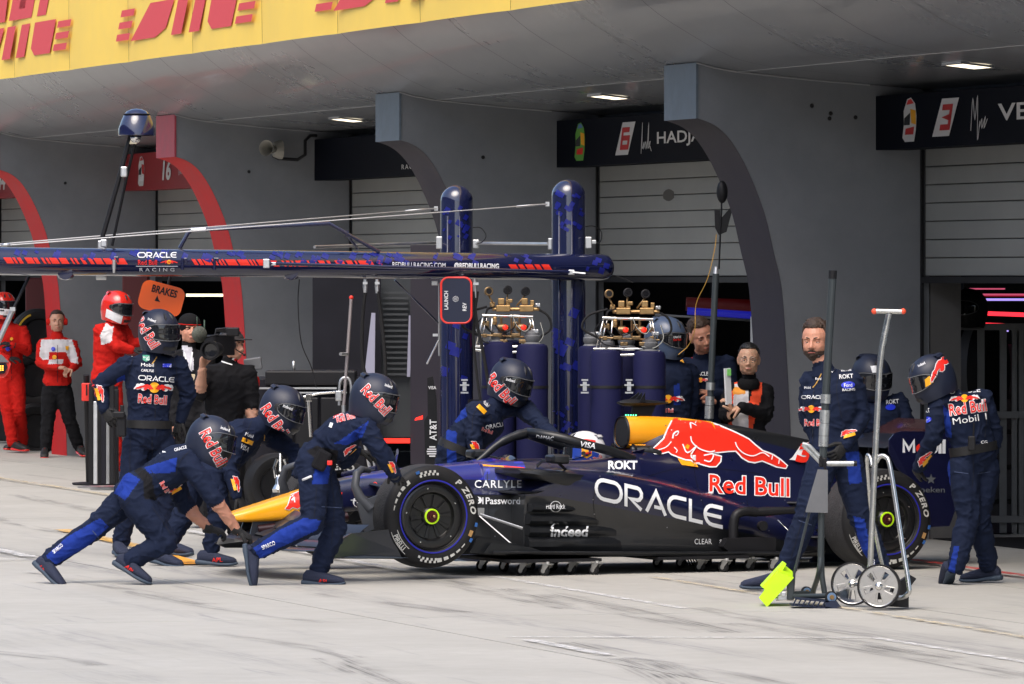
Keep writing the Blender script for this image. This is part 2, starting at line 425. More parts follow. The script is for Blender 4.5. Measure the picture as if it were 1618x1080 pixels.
LINES = [('white_line', (780, 911), (1083, 962), .07, M_wl), ('white_line', (1378, 1008), (1660, 1053), .07, M_wl), ('white_line', (800, 1007.5), (1380, 1008.5), .06, M_wl), ('white_line', (835, 1012), (962, 1037), .09, M_wl),
         ('yellow_line', (1030, 912.5), (1640, 1011.5), .07, M_ylf), ('orange_line', (250, 876), (310, 893), .17, M_ol), ('orange_line', (98, 838), (250, 872), .15, M_yl), ('yellow_line', (-30, 752), (190, 786), .12, M_ylf),
         ('white_line', (-40, 862), (48, 882), .12, M_wl), ('white_line', (-30, 887), (40, 885.5), .10, M_wl), ('white_line', (33, 906), (62, 906), .05, M_wl), ('white_line', (290, 840), (640, 905), .09, M_wl), ('white_line', (520, 883), (800, 903), .05, M_wl),
         ('red_line', (1440, 888), (1640, 917), .10, M_rl)]
for i, (nm, p, q, w_, m) in enumerate(LINES):
    a = G(*p); b = G(*q); d = (b-a).normalized(); n_ = Vector((-d.y, d.x, 0))
    o = sheet(nm, [a+n_*w_/2, b+n_*w_/2, b-n_*w_/2, a-n_*w_/2], .004+.0015*i, m); tag(o, 'painted line on the concrete', kind='structure')

# skid marks left by tyres: thin streaky rubber films
def rubber_film():
    m = bpy.data.materials.new('rubber_film'); m.use_nodes = True; n = m.node_tree.nodes; l = m.node_tree.links; p = n['Principled BSDF']; p.inputs['Base Color'].default_value = (.045, .045, .05, 1); p.inputs['Roughness'].default_value = .8
    uv = n.new('ShaderNodeUVMap'); mp = n.new('ShaderNodeMapping'); l.new(uv.outputs[0], mp.inputs[0]); mp.inputs['Scale'].default_value = (.9, 20, 1); t = n.new('ShaderNodeTexNoise'); t.inputs['Scale'].default_value = 1; t.inputs['Detail'].default_value = 7; t.inputs['Roughness'].default_value = .7; l.new(mp.outputs[0], t.inputs['Vector'])
    r = n.new('ShaderNodeMapRange'); r.inputs[1].default_value = .42; r.inputs[2].default_value = .72; r.inputs[4].default_value = .68; l.new(t.outputs[0], r.inputs[0])
    sp = n.new('ShaderNodeSeparateXYZ'); l.new(uv.outputs[0], sp.inputs[0])
    def M(op, a, b=None):
        q = n.new('ShaderNodeMath'); q.operation = op; q.use_clamp = op == 'MULTIPLY'
        for i, v in enumerate((a, b)):
            if v is None: continue
            if isinstance(v, (int, float)): q.inputs[i].default_value = v
            else: l.new(v, q.inputs[i])
        return q.outputs[0]
    e = M('MULTIPLY', M('SUBTRACT', 1, M('MULTIPLY', M('ABSOLUTE', M('SUBTRACT', sp.outputs[1], .5)), 2)), 2.0)
    g = n.new('ShaderNodeTexNoise'); g.inputs['Scale'].default_value = 2.2; l.new(uv.outputs[0], g.inputs['Vector']); gr = n.new('ShaderNodeMapRange'); gr.inputs[1].default_value = .38; gr.inputs[2].default_value = .6; l.new(g.outputs[0], gr.inputs[0])
    l.new(M('MULTIPLY', M('MULTIPLY', r.outputs[0], e), gr.outputs[0]), p.inputs['Alpha']); return m
M_film = rubber_film()
rs_ = random.Random(11)
SK = [((640, 905), (900, 962), .32), ((815, 930), (1150, 1000), .40), ((880, 1015), (1090, 1085), .42), ((500, 938), (730, 968), .28), ((520, 1040), (640, 1090), .30), ((1290, 1010), (1630, 1072), .42), ((1070, 915), (1330, 950), .22), ((1160, 985), (1500, 1040), .26), ((40, 905), (330, 955), .20), ((-20, 1030), (150, 1052), .26), ((1100, 960), (1400, 1008), .22),
      ((30, 782), (180, 812), .28), ((-20, 815), (120, 845), .22), ((330, 1000), (560, 1040), .20), ((1350, 960), (1640, 1006), .2), ((200, 935), (520, 985), .16), ((980, 1040), (1300, 1100), .24), ((40, 750), (300, 790), .16)]
for i, (p_, q_, w_) in enumerate(SK):
    a = G(*p_); b = G(*q_); d = (b-a); ln = d.length; d.normalize(); n_ = Vector((-d.y, d.x, 0)); bend = rs_.uniform(-.12, .12); me = bpy.data.meshes.new('tyre_mark'); vs = []; uvs = []; N_ = 12
    for k in range(N_+1):
        t_ = k/N_; c = a.lerp(b, t_)+n_*bend*math.sin(math.pi*t_)
        for sg in (0, 1): vs.append((c.x+n_.x*w_*(sg-.5), c.y+n_.y*w_*(sg-.5), .0022+.00018*i)); uvs.append((t_*ln*.6+i*3.1, sg))
    fs = [(2*k, 2*k+1, 2*k+3, 2*k+2) for k in range(N_)]; me.from_pydata(vs, [], fs); ul = me.uv_layers.new(name='UVMap')
    for lp_ in me.loops: ul.data[lp_.index].uv = uvs[lp_.vertex_index]
    me.materials.append(M_film); o = bpy.data.objects.new('tyre_mark', me); COL.objects.link(o); tag(o, 'dark rubber skid mark on the concrete', kind='structure')

# ---- building
M_fin = mat('grey_render', (.225, .236, .252), .8, bump=.15, bscale=90, var=.16, vscale=.9)
M_finband = mat('violet_fin_band', (.026, .023, .036), .6, coat=.0, spec=.3, var=.12, vscale=2)
M_redband = mat('red_fin_band', (.52, .012, .014), .65, coat=0, spec=.3, var=.1)
M_cap = mat('blue_grey_cap', (.13, .165, .20), .55, bump=.4, bscale=9, var=.15, vscale=6)
M_capred = mat('red_cap', (.45, .06, .09), .5, bump=.2, bscale=9, var=.15, vscale=6)
M_soffit = mat('glossy_soffit', (.195, .205, .22), .29, 0, .25, var=.03, vscale=.5)
M_shut = mat('shutter_slat', (.31, .315, .295), .55, .1, var=.08, vscale=1.5)
M_board = mat('board_navy', (.003, .0045, .010), .7, spec=.1)
M_boardred = mat('board_red', (.28, .012, .016), .5)
M_jamb = mat('dark_jamb', (.01, .01, .012), .5)
M_conc_int = mat('garage_wall_panel', (.13, .125, .12), .7, var=.1)
M_lamp = mat('ceiling_lamp', (1, .93, .8), .4, emit=(1, .86, .62), es=1.3)
L = 8.38
M_seam_ = mat('sealant', (.42, .43, .44), .6)
prof = [(0, 3.355), (.12, 3.315), (.22, 3.25), (.32, 3.135), (.44, 2.925), (.57, 2.61), (.65, 2.29), (.715, 2.01), (.755, 1.5), (.79, .885), (.82, 0)]
sof = [(-.82, 4.30), (-.72, 4.21), (-.62, 4.135), (-.5, 4.06), (-.35, 3.975), (-.18, 3.88), (0, 3.80), (.15, 3.762), (.35, 3.73), (.36, 3.728), (1.0, 3.67), (2.0, 3.60)]
def ceil_z(b):
    for (b0, z0), (b1, z1) in zip(sof, sof[1:]):
        if b0 <= b <= b1: return z0+(z1-z0)*(b-b0)/(b1-b0)
    return 3.6
FT = .39
pp = [Vector((b, z, 0)) for b, z in prof]; pf = catmull(pp, 3)
for k in range(-1, 5):
    a0 = k*L; red = k >= 2
    lab = {0: 'grey fin wall with blue grey taped cap behind the car engine cover', 1: 'grey fin wall between the empty dark board and the number 6 board', 2: 'grey fin wall with a red curved edge and red cap', 3: 'leftmost fin wall in view with a red curved edge'}.get(k, 'grey fin wall just past the right picture edge' if k < 0 else 'red edged fin wall just past the left picture edge')
    t = thing('fin_wall', lab, 'wall', B(a0, .8, 0), 'fin walls dividing the garages')
    side = MB(); ring = [(p.x+.004, p.y) for p in pf]
    for sgn in (-1, 1):
        a = a0+sgn*(FT-.004)
        outline = [B(a, b, z) for b, z in ring]+[B(a, 1.97, 0), B(a, 1.97, 3.56)]+[B(a, b, ceil_z(b)-.006) for b in (1.9, 1.4, 1.0, .7, .355, .15, .004)]
        # triangulated strip: front profile vs back line
        side.add(outline, [tuple(range(len(outline)))])
    side.build('wall_panel', M_fin, t, auto=False)
    band = MB(); band.loft([[B(a0-FT, p.x, p.y), B(a0+FT, p.x, p.y)] for p in pf], closed=False, caps=False)
    band.build('curved_edge', M_redband if red else M_finband, t)
    sm_ = MB(); sm_.tube([B(a0-FT-.004, b, ceil_z(b)-.008) for b in (0, .15, .355, .7, 1.0, 1.46)], .007, 6); sm_.build('sealant_line', M_seam_, t)
    for bb_, zz_ in (((.97, 3.46), (1.12, 3.36), (1.13, 3.40), (1.34, 3.37)) if k == 0 else ((.8, 3.2),)): sp_ = MB(); sp_.lathe(B(a0-FT-.002, bb_, zz_), -WD, [(0, .018), (.004, .014), (.006, 0)], 7); sp_.build('anchor_mark', M_jamb, t)
    capm = MB(); z1 = ceil_z(0)-.006
    capm.prism([B(a0-FT-.004, -.004, 3.352), B(a0+FT+.004, -.004, 3.352), B(a0+FT+.004, -.004, z1), B(a0-FT-.004, -.004, z1)], NB*.02)
    capm.build('end_cap', M_capred if red else M_cap, t)
# soffit canopy: sheet panels between the fins (seams are real gaps)
can = thing('canopy', 'grey curved canopy soffit over the garages', 'canopy', B(0, 0, 3.8)); 
M_seam = mat('soffit_seam', (.5, .51, .52), .5)
cw = L/5
for i in range(-12, 34):
    a0 = FT+i*cw-L; a1 = a0+cw-.012
    mb = MB(); rows = [[B(a, b, z) for b, z in sof] for a in (a0, a1)]
    mb.loft(rows, closed=False, caps=False); mb.build('soffit_panel', M_soffit, can)
mb = MB(); mb.box(B(10, .355, 3.7245), (90, .014, .005), X=WD); mb.build('seam_strip', M_seam, can)
mb = MB(); mb.loft([[B(a, b, z+.03) for b, z in sof]+[B(a, 2.0, 4.6), B(a, -.82, 4.6)] for a in (-40, 66)]); mb.build('canopy_core', M_jamb, can)
# fascia with yellow banner
M_byel = mat('banner_yellow', (.92, .64, .11), .5, var=.04, vscale=1.5, bump=.35, bscale=.8)
M_bred = mat('banner_red', (.68, .06, .075), .5)
M_bcap = 1
fas = thing('fascia_banner', 'yellow banner with red slanted lettering and stripes along the canopy', 'banner', B(0, -.82, 4.3))
for i in range(-8, 14):
    a0 = b_at(303, -.85)+i*2.62; mb = MB()
    rows = []
    for t_ in range(9):
        a = a0+2.61*t_/8; bul = .035*math.sin(math.pi*t_/8)**.5
        rows.append([B(a, -.84-bul, 4.285), B(a, -.85-bul, 4.9), B(a, -.84-bul, 6.2)])
    mb.loft(rows, closed=False, caps=False); mb.build('banner_panel', M_byel, fas)
mb = MB(); mb.box(B(10, 3.4, 5.3), (100, 8.4, 2.0), X=WD); mb.build('fascia_core', M_fin, fas)
# slanted letters on the banner (D H L with stripes)
def dhl():
    sh = .42; out = []
    def P(pts): out.append(poly2d([(x+sh*y, y) for x, y in pts]))
    P([(0, 0), (.55, 0), (.80, .08), (.92, .28), (.95, .44), (.62, .44), (.42, .44), (.36, .30), (.28, .16), (0, .16)][:0] or [(0, 0), (.62, 0), (.85, .1), (.92, .44), (.32, .44)][:5])
    P([(.02, .52), (.90, .52), (.85, .88), (.72, 1), (-.05, 1), (-.05, .80), (.42, .80), (.42, .66), (.02, .66)])
    P([(1.02, 0), (1.27, 0), (1.27, .44), (1.02, .44)]); P([(1.45, 0), (1.70, 0), (1.70, .44), (1.45, .44)])
    P([(1.02, .52), (1.70, .52), (1.70, 1), (1.45, 1), (1.45, .66), (1.27, .66), (1.27, 1), (1.02, 1)])
    P([(1.86, .1), (2.0, 0), (2.45, 0), (2.45, .44), (1.84, .44)]); P([(1.86, .52), (2.12, .52), (2.12, 1), (1.86, 1)])
    for k in range(3):
        y = .02+k*.15; P([(-.40, y), (-.06, y), (-.06, y+.085), (-.40, y+.085)]); P([(2.53, y), (2.90, y), (2.90, y+.085), (2.53, y+.085)])
    return join2d(*out)
D_ = dhl()
for i in range(-6, 9):
    aR = b_at(411, -.885)-0; aL = b_at(183, -.885); span = aL-aR; off = i*(b_at(183, -.885)-b_at(497, -.885)); ex = -WD
    mb = MB(); sx = span/3.5
    Z0 = 4.49
    V, F = cutgrid((D_[0], D_[1], 1), 0)
    mb.add([B(aL+off-(x+.4)*sx, -.889, Z0+y*.80) for x, y in V], F); mb.build('lettering', M_bred, fas)
# ceiling lamps
for k, px_, lab in ((-1, 0, 'hidden'), (0, 1530, 'rightmost lit ceiling lamp above the number 3 board'), (1, 962, 'lit ceiling lamp above the number 6 board'), (2, 548, 'lit ceiling lamp above the empty dark board')):
    if not px_: continue
    a = b_at(px_, .92); t = thing('ceiling_lamp', lab, 'lamp', B(a, .92, 3.66), 'recessed ceiling lamps')
    sl = -(.07/.65)
    e1 = (NB+Vector((0, 0, sl))).normalized(); up = WD.cross(e1).normalized(); up = up if up.z > 0 else -up
    c = B(a, .92, ceil_z(.92))
    MB().box(c-up*.012, (.23, .35, .012), X=e1, Z=up).build('diffuser', M_lamp, t)
    fr = MB()
    for s_ in (-1, 1):
        fr.box(c-up*.010+e1*s_*.125, (.02, .40, .018), X=e1, Z=up); fr.box(c-up*.010+WD*s_*.19, (.25, .02, .016), X=e1, Z=up)
    fr.build('frame', M_alu, t)
# bays: shutter, jambs, interior
DOORZ = 2.075
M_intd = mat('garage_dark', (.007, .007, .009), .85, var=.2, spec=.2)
for k in range(0, 5):
    a1 = k*L-FT-.01; a0 = (k-1)*L+FT+.01     # bay between fin k (far) and fin k-1 (near)
    lab = {0: 'grey slatted shutter under the number 3 board', 1: 'grey slatted shutter with a round stain under the number 6 board', 2: 'grey slatted shutter under the empty dark board', 3: 'grey slatted shutter between the red edged fin walls'}.get(k, 'grey slatted shutter at the left picture edge under the number 44 board')
    t = thing('roller_shutter', lab, 'shutter', B((a0+a1)/2, 1.9, DOORZ), 'roller shutters of the garages')
    zs = DOORZ+.03; hs = .1455
    for i in range(10):
        MB().box(B((a0+a1)/2-.04, 1.905, zs+hs*(i+.5)), (a1-a0-.14, .03, hs-.007), X=WD, bev=.006).build('slat', M_shut, t)
    MB().box(B((a0+a1)/2, 1.93, (zs+3.56)/2), (a1-a0, .012, 3.56-zs), X=WD).build('shutter_backing', mat('slat_gap', (.10, .10, .10), .7), t)
    MB().box(B((a0+a1)/2, 1.90, DOORZ), (a1-a0-.14, .06, .05), X=WD).build('bottom_rail', M_jamb, t)
    MB().box(B(a1-.022, 1.895, 1.78), (.03, .02, 3.56), X=WD).build('guide_rail', M_jamb, t)
    MB().box(B(a0+.022, 1.895, 1.78), (.03, .02, 3.56), X=WD).build('guide_rail', M_jamb, t)
    # garage interior shell
    g = thing('garage_interior', {0: 'garage room behind the rear of the car with red light strips', 1: 'dark garage room behind the gas bottles', 2: 'dark garage room behind the crouching crew', 3: 'dark garage room behind the people in red'}.get(k, 'dark garage room at the left picture edge'), 'room', B((a0+a1)/2, 2, 0), 'garage rooms')
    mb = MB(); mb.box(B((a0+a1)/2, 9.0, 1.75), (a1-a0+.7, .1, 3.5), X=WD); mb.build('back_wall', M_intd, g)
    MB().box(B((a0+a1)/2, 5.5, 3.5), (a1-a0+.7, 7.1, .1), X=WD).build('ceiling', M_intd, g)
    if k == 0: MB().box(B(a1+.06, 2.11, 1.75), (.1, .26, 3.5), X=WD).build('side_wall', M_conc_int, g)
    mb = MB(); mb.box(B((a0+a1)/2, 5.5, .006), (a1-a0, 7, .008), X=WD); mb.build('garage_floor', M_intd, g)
# header closing the wall above the doors
MB().box(B(10, 2.06, 4.0), (100, .12, .95), X=WD).build('header_wall', M_fin, can)
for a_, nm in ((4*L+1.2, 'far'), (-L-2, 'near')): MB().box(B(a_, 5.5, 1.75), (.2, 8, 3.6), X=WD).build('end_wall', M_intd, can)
# name boards
def board(k, m, lab, aend=None):
    a1 = k*L-FT-.005; a0 = (k-1)*L+FT+.005
    t = thing('name_board', lab, 'sign', B((a0+a1)/2, 1.6, 3.1), 'garage name boards')
    MB().box(B((a0+a1)/2, 1.65, 3.325), (a1-a0, .28, .43), X=WD, bev=.004).build('board', m, t); return t
b3 = board(0, M_board, 'dark board with number 3 and a white helmet picture')
b6 = board(1, M_board, 'dark board with number 6 and a green helmet picture')
b0 = board(2, M_board, 'dark board mostly blank with small team letters at its right end')
b16 = board(3, M_boardred, 'red board with number 16 and a helmet picture')
b44 = board(4, M_boardred, 'red board with number 44 at the left edge')
def btext(par, sh, px, z, hgt, m, depth=1.505, sxm=1., name='lettering', left=False):
    """print on a board, centred where column px meets it"""
    a = b_at(px, depth); mb = MB(); vs, fs = cutgrid(sh, 0)
    mb.add([B(a-x*hgt*sxm, depth, z+y*hgt) for x, y in vs], fs); return mb.build(name, m, par)
SX = 1.55
M_bw = mat('board_white', (.62, .62, .62), .5); M_brd = mat('board_red_print', (.50, .02, .02), .5)
def num_on_board(par, txt, px, z, bw=True):
    sl = .18
    if bw:
        q = poly2d([(-.52-sl, -.62), (.36-sl, -.62), (.52+sl, .62), (-.36+sl, .62)])
        btext(par, q, px, z, .235, M_bw, 1.504, 1.75, 'number_plate')
        dg = {'6': [(.36, .36), (-.36, .36), (-.36, -.36), (.36, -.36), (.36, .02), (-.30, .02)], '3': [(-.36, .36), (.36, .36), (.36, .0), (-.1, .0), (.36, -.01), (.36, -.36), (-.36, -.36)]}[txt]
        sh = stroke2d(dg, .21); btext(par, ([((x+.0)*.72+.22*y, y) for x, y in sh[0]], sh[1], 1), px, z, .215, M_brd, 1.502, 1.7)
    else: btext(par, text2d(txt, .05, .15, .9), px, z, .22, M_bw, 1.502, 1.7)
num_on_board(b6, '6', 988, 3.335); num_on_board(b3, '3', 1494, 3.335); num_on_board(b16, '16', 263, 3.33, False); num_on_board(b44, '44', 2, 3.33, False)
btext(b6, text2d('HADJAR', .02, 0, 1), 1080, 3.325, .105, M_bw, 1.502, 2.75)
btext(b3, text2d('VERSTAPPEN', .02, 0, 1), 1703, 3.35, .13, M_bw, 1.502, 3.1)
def script(par, pts, px, z, hgt):
    btext(par, stroke2d([tuple(p) for p in catmull([(x, y, 0) for x, y in pts], 4)] and [(p.x, p.y) for p in catmull([(x, y, 0) for x, y in pts], 4)], .045), px, z, hgt, M_bw, 1.501, 1.7, 'signature')
script(b6, [(-.5, -.7), (-.42, .2), (-.35, .9), (-.40, -.4), (-.2, -.1), (-.25, -.45), (-.05, -.1), (-.02, -.45), (.12, -.05), (.1, -.42), (.25, .9), (.22, -.4), (.4, -.1), (.3, -.2), (.5, -.6)], 1021, 3.31, .17)
script(b3, [(-.6, -.6), (-.45, .85), (-.3, -.1), (-.1, .95), (-.12, -1.0), (.05, -.2), (.0, -.5), (.2, -.1), (.2, -.5), (.45, 0), (.35, -.5), (.6, -.1)], 1547, 3.32, .17)
script(b16, [(-.6, .4), (-.5, -.5), (-.3, .0), (-.25, -.4), (-.05, .0), (.0, -.4), (.2, .0)], 287, 3.33, .15)
def helmet_pic(par, px, z, cols):
    sil = [(-.30, -.62), (.30, -.62), (.42, -.30), (.46, .1), (.36, .45), (.1, .62), (-.15, .58), (-.38, .25), (-.36, -.1), (-.46, -.5)]
    btext(par, poly2d(sil), px, z, .28, cols[0], 1.504, 1.2, 'helmet_picture')
    btext(par, poly2d([(-.34, .05), (.05, .2), (.02, -.15), (-.36, -.15)]), px, z, .28, M_glass, 1.5035, 1.2, 'helmet_picture')
    btext(par, poly2d([(.05, .3), (.4, .25), (.42, -.15), (.12, -.1)]), px, z, .28, cols[1], 1.503, 1.2, 'helmet_picture')
    btext(par, poly2d([(-.25, -.25), (.3, -.2), (.25, -.42), (-.30, -.42)]), px, z, .28, cols[2], 1.5028, 1.2, 'helmet_picture')
    btext(par, poly2d([(-.2, .42), (.28, .45), (.1, .58), (-.1, .55)]), px, z, .28, cols[3], 1.5026, 1.2, 'helmet_picture')
M_grn = mat('green_print', (.12, .35, .05), .5); M_lbl = mat('light_blue_print', (.1, .2, .5), .5)
helmet_pic(b6, 916, 3.335, (M_grn, M_yel, M_red, M_lbl)); helmet_pic(b3, 1437, 3.335, (M_bw, M_yel, M_brd, M_red)); helmet_pic(b16, 223, 3.33, (M_bw, M_brd, M_white, M_brd))
btext(b0, text2d('RACING', .0, 0, 1, 1.3), 652, 3.20, .05, M_bw, 1.502, 2.6); btext(b0, text2d('Red Bull', .03, 0, 1), 660, 3.30, .075, M_brd, 1.502, 2.4)
btext(b0, poly2d([(-1.6, -.03), (1.6, -.03), (1.6, .03), (-1.6, .03)]), 656, 3.255, .1, M_bw, 1.502, 1.5, 'lettering')
# round stain on the shutter beneath number 6
a = b_at(1056, 1.885); mb = MB(); mb.add([B(a+.16*math.cos(t_*.52)*(1+.1*math.sin(3*t_)), 1.888, 2.83+.055*math.sin(t_*.52)) for t_ in range(12)], [tuple(range(12))])
o = mb.build('stain', mat('stain', (.10, .095, .085), .8), [x for x in COL.objects if x.name.startswith('roller_shutter') and '6 board' in x['label']][0])
# wall horn speaker and its conduit between the red fin and the dark board
def PB(px, py, b):  # point on plane b
    a = b_at(px, b); p = B(a, b, 0); return Vector((p.x, p.y, CH-(py-437)*p.y/FP))
M_cream = mat('cream_plastic', (.34, .33, .29), .5)
t = thing('horn_speaker', 'cream horn loudspeaker on the grey wall left of the dark board', 'loudspeaker', W(435, 240, 66.1))
c0 = W(402, 231, 65.6); c1 = W(438, 236, 66.05)
MB().lathe(c1, (c0-c1), [(-.02, .03), (.06, .035), (.14, .05), (.20, .072), (.245, .085), (.24, .078), (.19, .062), (.1, .03)], 20).build('horn', M_cream, t)
MB().lathe(c1, Vector((1, .3, 0)), [(-.04, .0), (-.04, .075), (.02, .10), (.05, .10), (.06, .06), (.06, 0)], 20).build('driver_housing', M_cream, t)
MB().box(c1+Vector((.02, .16, 0)), (.05, .34, .05)).build('bracket', M_cream, t)
cb = MB(); cb.tube([W(432, 246, 66.2), W(440, 250, 66.25), W(470, 252, 66.3), W(482, 244, 66.3), W(482, 222, 66.3), W(490, 214, 66.35), W(500, 214, 66.4)], .018, 8); o = cb.build('conduit', M_jamb); tag(o, 'dark conduit bent along the wall beside the horn loudspeaker', 'pipe')

# main stand across the track, behind the camera: added unseen to screen the low sky, as at the real place
st_ = thing('grandstand', 'stepped concrete grandstand with roof across the track behind the viewer, added to screen the low sky', 'grandstand', B(0, -46, 0))
M_std = mat('stand_concrete', (.34, .34, .34), .8); M_seat = mat('stand_seats', (.28, .29, .32), .7)
for i in range(8):
    MB().box(B(0, -42-i*1.8, 1.2+i*1.35), (170, 1.8, 2.4+i*2.7-(0 if i else 0)), X=WD).build('terrace', M_std if i % 2 else M_seat, st_)
MB().box(B(0, -52, 19.5), (170, 24, .5), X=WD).build('roof', M_std, st_)
MB().box(B(0, -63, 10), (170, 1, 20), X=WD).build('back_wall', M_std, st_)
pw = thing('pit_wall', 'low concrete pit wall behind the viewer', 'wall', B(0, -17.5, 0)); MB().box(B(0, -17.6, .6), (160, .4, 1.2), X=WD).build('wall_block', M_std, pw)
# ================================================================ THE RACING CAR
_yaw, _pit = R(204), R(1.21)
cF = Vector((math.cos(_yaw)*math.cos(_pit), math.sin(_yaw)*math.cos(_pit), math.sin(_pit))); cL = Vector((-math.sin(_yaw), math.cos(_yaw), 0)); cU = cF.cross(cL)
cO = Vector((-.95755, 44.77045, .0778))
CM = Matrix(((cF.x, cL.x, cU.x, cO.x), (cF.y, cL.y, cU.y, cO.y), (cF.z, cL.z, cU.z, cO.z), (0, 0, 0, 1)))
car = bpy.data.objects.new('racing_car', None); COL.objects.link(car); car.matrix_basis = CM
tag(car, 'navy racing car with yellow nose and red bull on its engine cover, on dollies', 'racing car')
car['_local'] = 0
def CW(x, y, z): return CM @ Vector((x, y, z))
class CB(MB):     # builder whose coordinates are the car's own (x forward, y left, z up)
    def build(s, name, mats, parent=None, **k):
        s.v = [tuple(CM @ Vector(v)) for v in s.v]; return MB.build(s, name, mats, parent or car, **k)

def paint_material():
    m = bpy.data.materials.new('car_livery'); m.use_nodes = True; n = m.node_tree.nodes; l = m.node_tree.links; p = n['Principled BSDF']
    tc = n.new('ShaderNodeTexCoord'); sp = n.new('ShaderNodeSeparateXYZ'); l.new(tc.outputs['Object'], sp.inputs[0])
    def M(op, a, b=None, c=None):
        q = n.new('ShaderNodeMath'); q.operation = op
        for i, v in enumerate((a, b, c)):
            if v is None: continue
            if isinstance(v, (int, float)): q.inputs[i].default_value = v
            else: l.new(v, q.inputs[i])
        return q.outputs[0]
    x, y, z = sp.outputs
    def mix(f, a, b):
        q = n.new('ShaderNodeMix'); q.data_type = 'RGBA'; l.new(f, q.inputs[0])
        for i, v in ((6, a), (7, b)):
            if isinstance(v, tuple): q.inputs[i].default_value = (*v, 1)
            else: l.new(v, q.inputs[i])
        return q.outputs[2]
    blue = (.005, .007, .037)
    # pixel pattern of brighter blue
    vo = n.new('ShaderNodeTexVoronoi'); vo.distance = 'CHEBYCHEV'; vo.inputs['Scale'].default_value = 26; vo.inputs['Randomness'].default_value = .35
    l.new(tc.outputs['Object'], vo.inputs['Vector'])
    cellv = n.new('ShaderNodeSeparateColor'); l.new(vo.outputs['Color'], cellv.inputs[0])
    nz = n.new('ShaderNodeTexNoise'); nz.inputs['Scale'].default_value = 2.2; l.new(tc.outputs['Object'], nz.inputs['Vector'])
    pat = M('MULTIPLY', M('GREATER_THAN', cellv.outputs[0], .45), M('GREATER_THAN', nz.outputs[0], .5))
    # only on the forward cockpit side, near the top
    top = M('MULTIPLY', M('GREATER_THAN', z, .60), M('MULTIPLY', M('GREATER_THAN', x, -1.0), M('LESS_THAN', x, .35)))
    c = mix(M('MULTIPLY', top, M('ADD', M('MULTIPLY', pat, .6), .4)), blue, (.012, .018, .36))
    # carbon below the sweeping paint line
    ln = M('MINIMUM', M('ADD', .50, M('MULTIPLY', M('ADD', x, 1.0), -.02)), M('ADD', .44, M('MULTIPLY', M('ADD', x, 1.4), .16)))
    ln = M('MINIMUM', ln, M('ADD', .46, M('MULTIPLY', M('ADD', x, .3), 1.5)))  if False else ln
    carb = M('MULTIPLY', M('LESS_THAN', z, ln), M('LESS_THAN', x, .2))
    c = mix(carb, c, (.011, .012, .014))
    # dorsal fin carbon
    fin = M('MULTIPLY', M('LESS_THAN', x, -2.42), M('GREATER_THAN', z, M('ADD', 1.0, M('MULTIPLY', M('ADD', x, 2.42), .20))))
    c = mix(fin, c, (.010, .011, .013))
    nz2 = n.new('ShaderNodeTexNoise'); nz2.inputs['Scale'].default_value = 9; nz2.inputs['Detail'].default_value = 6; l.new(tc.outputs['Object'], nz2.inputs['Vector'])
    l.new(c, p.inputs['Base Color'])
    rr = n.new('ShaderNodeMapRange'); rr.inputs[3].default_value = .20; rr.inputs[4].default_value = .42; l.new(nz2.outputs[0], rr.inputs[0])
    l.new(M('ADD', rr.outputs[0], M('MULTIPLY', carb, .15)), p.inputs['Roughness'])
    p.inputs['Coat Weight'].default_value = .6; p.inputs['Coat Roughness'].default_value = .08
    b = n.new('ShaderNodeBump'); b.inputs['Strength'].default_value = .05; b.inputs['Distance'].default_value = .02; l.new(nz.outputs[0], b.inputs['Height']); l.new(b.outputs[0], p.inputs['Normal'])
    return m
M_livery = paint_material()
M_nose = mat('nose_yellow', (.90, .40, .006), .3, coat=.5, var=.04)
M_pyel = mat('airbox_yellow', (.85, .34, .006), .42, coat=.2, var=.06)
M_cwhite = mat('car_white', (.82, .84, .86), .4, coat=.3); M_cred = mat('car_red', (.82, .028, .012), .4, coat=.3)
CDM = [M_cwhite, M_cred, M_pyel, M_bluep, M_black]
M_cop = mat('cockpit_dark', (.008, .008, .01), .6)

def half_ring(pts, k=4):
    c = catmull([(0, y, z) for y, z in pts], k)
    return c
def sym_loft(mb, stations, k=4, mi=0, caps=True):
    rings = []
    for x, pts in stations:
        c = half_ring(pts, k); ring = [Vector((x, p.y, p.z)) for p in c]+[Vector((x, -p.y, p.z)) for p in reversed(c[1:-1])]; rings.append(ring)
    # interpolate along the length
    n = len(rings[0]); cols = [catmull([r[j] for r in rings], 3) for j in range(n)]
    mb.loft([[cols[j][i] for j in range(n)] for i in range(len(cols[0]))], mi, caps=caps)
# nose
def nose_ring(hw, zt, zb):
    h = zt-zb; return [(0, zb), (hw*.6, zb), (hw*.95, zb+h*.12), (hw, zb+h*.45), (hw*.93, zb+h*.78), (hw*.7, zt-h*.04), (hw*.35, zt), (0, zt)]
ns = [(1.135, .075, .337, .298), (1.10, .095, .352, .288), (1.0, .115, .385, .283), (.75, .135, .462, .296), (.5, .152, .54, .335), (.42, .158, .562, .346)]
mb = CB(); sym_loft(mb, [(x, nose_ring(*q)) for x, *q in ns]); nose = mb.build('nose', M_nose)
ns2 = [(.418, .158, .562, .346), (.25, .17, .598, .364), (.1, .185, .628, .372), (-.1, .21, .658, .36), (-.4, .24, .69, .32), (-.72, .27, .722, .24)]
mb = CB(); sym_loft(mb, [(x, nose_ring(*q)) for x, *q in ns2]); nose2 = mb.build('front_bulkhead_cover', M_livery)
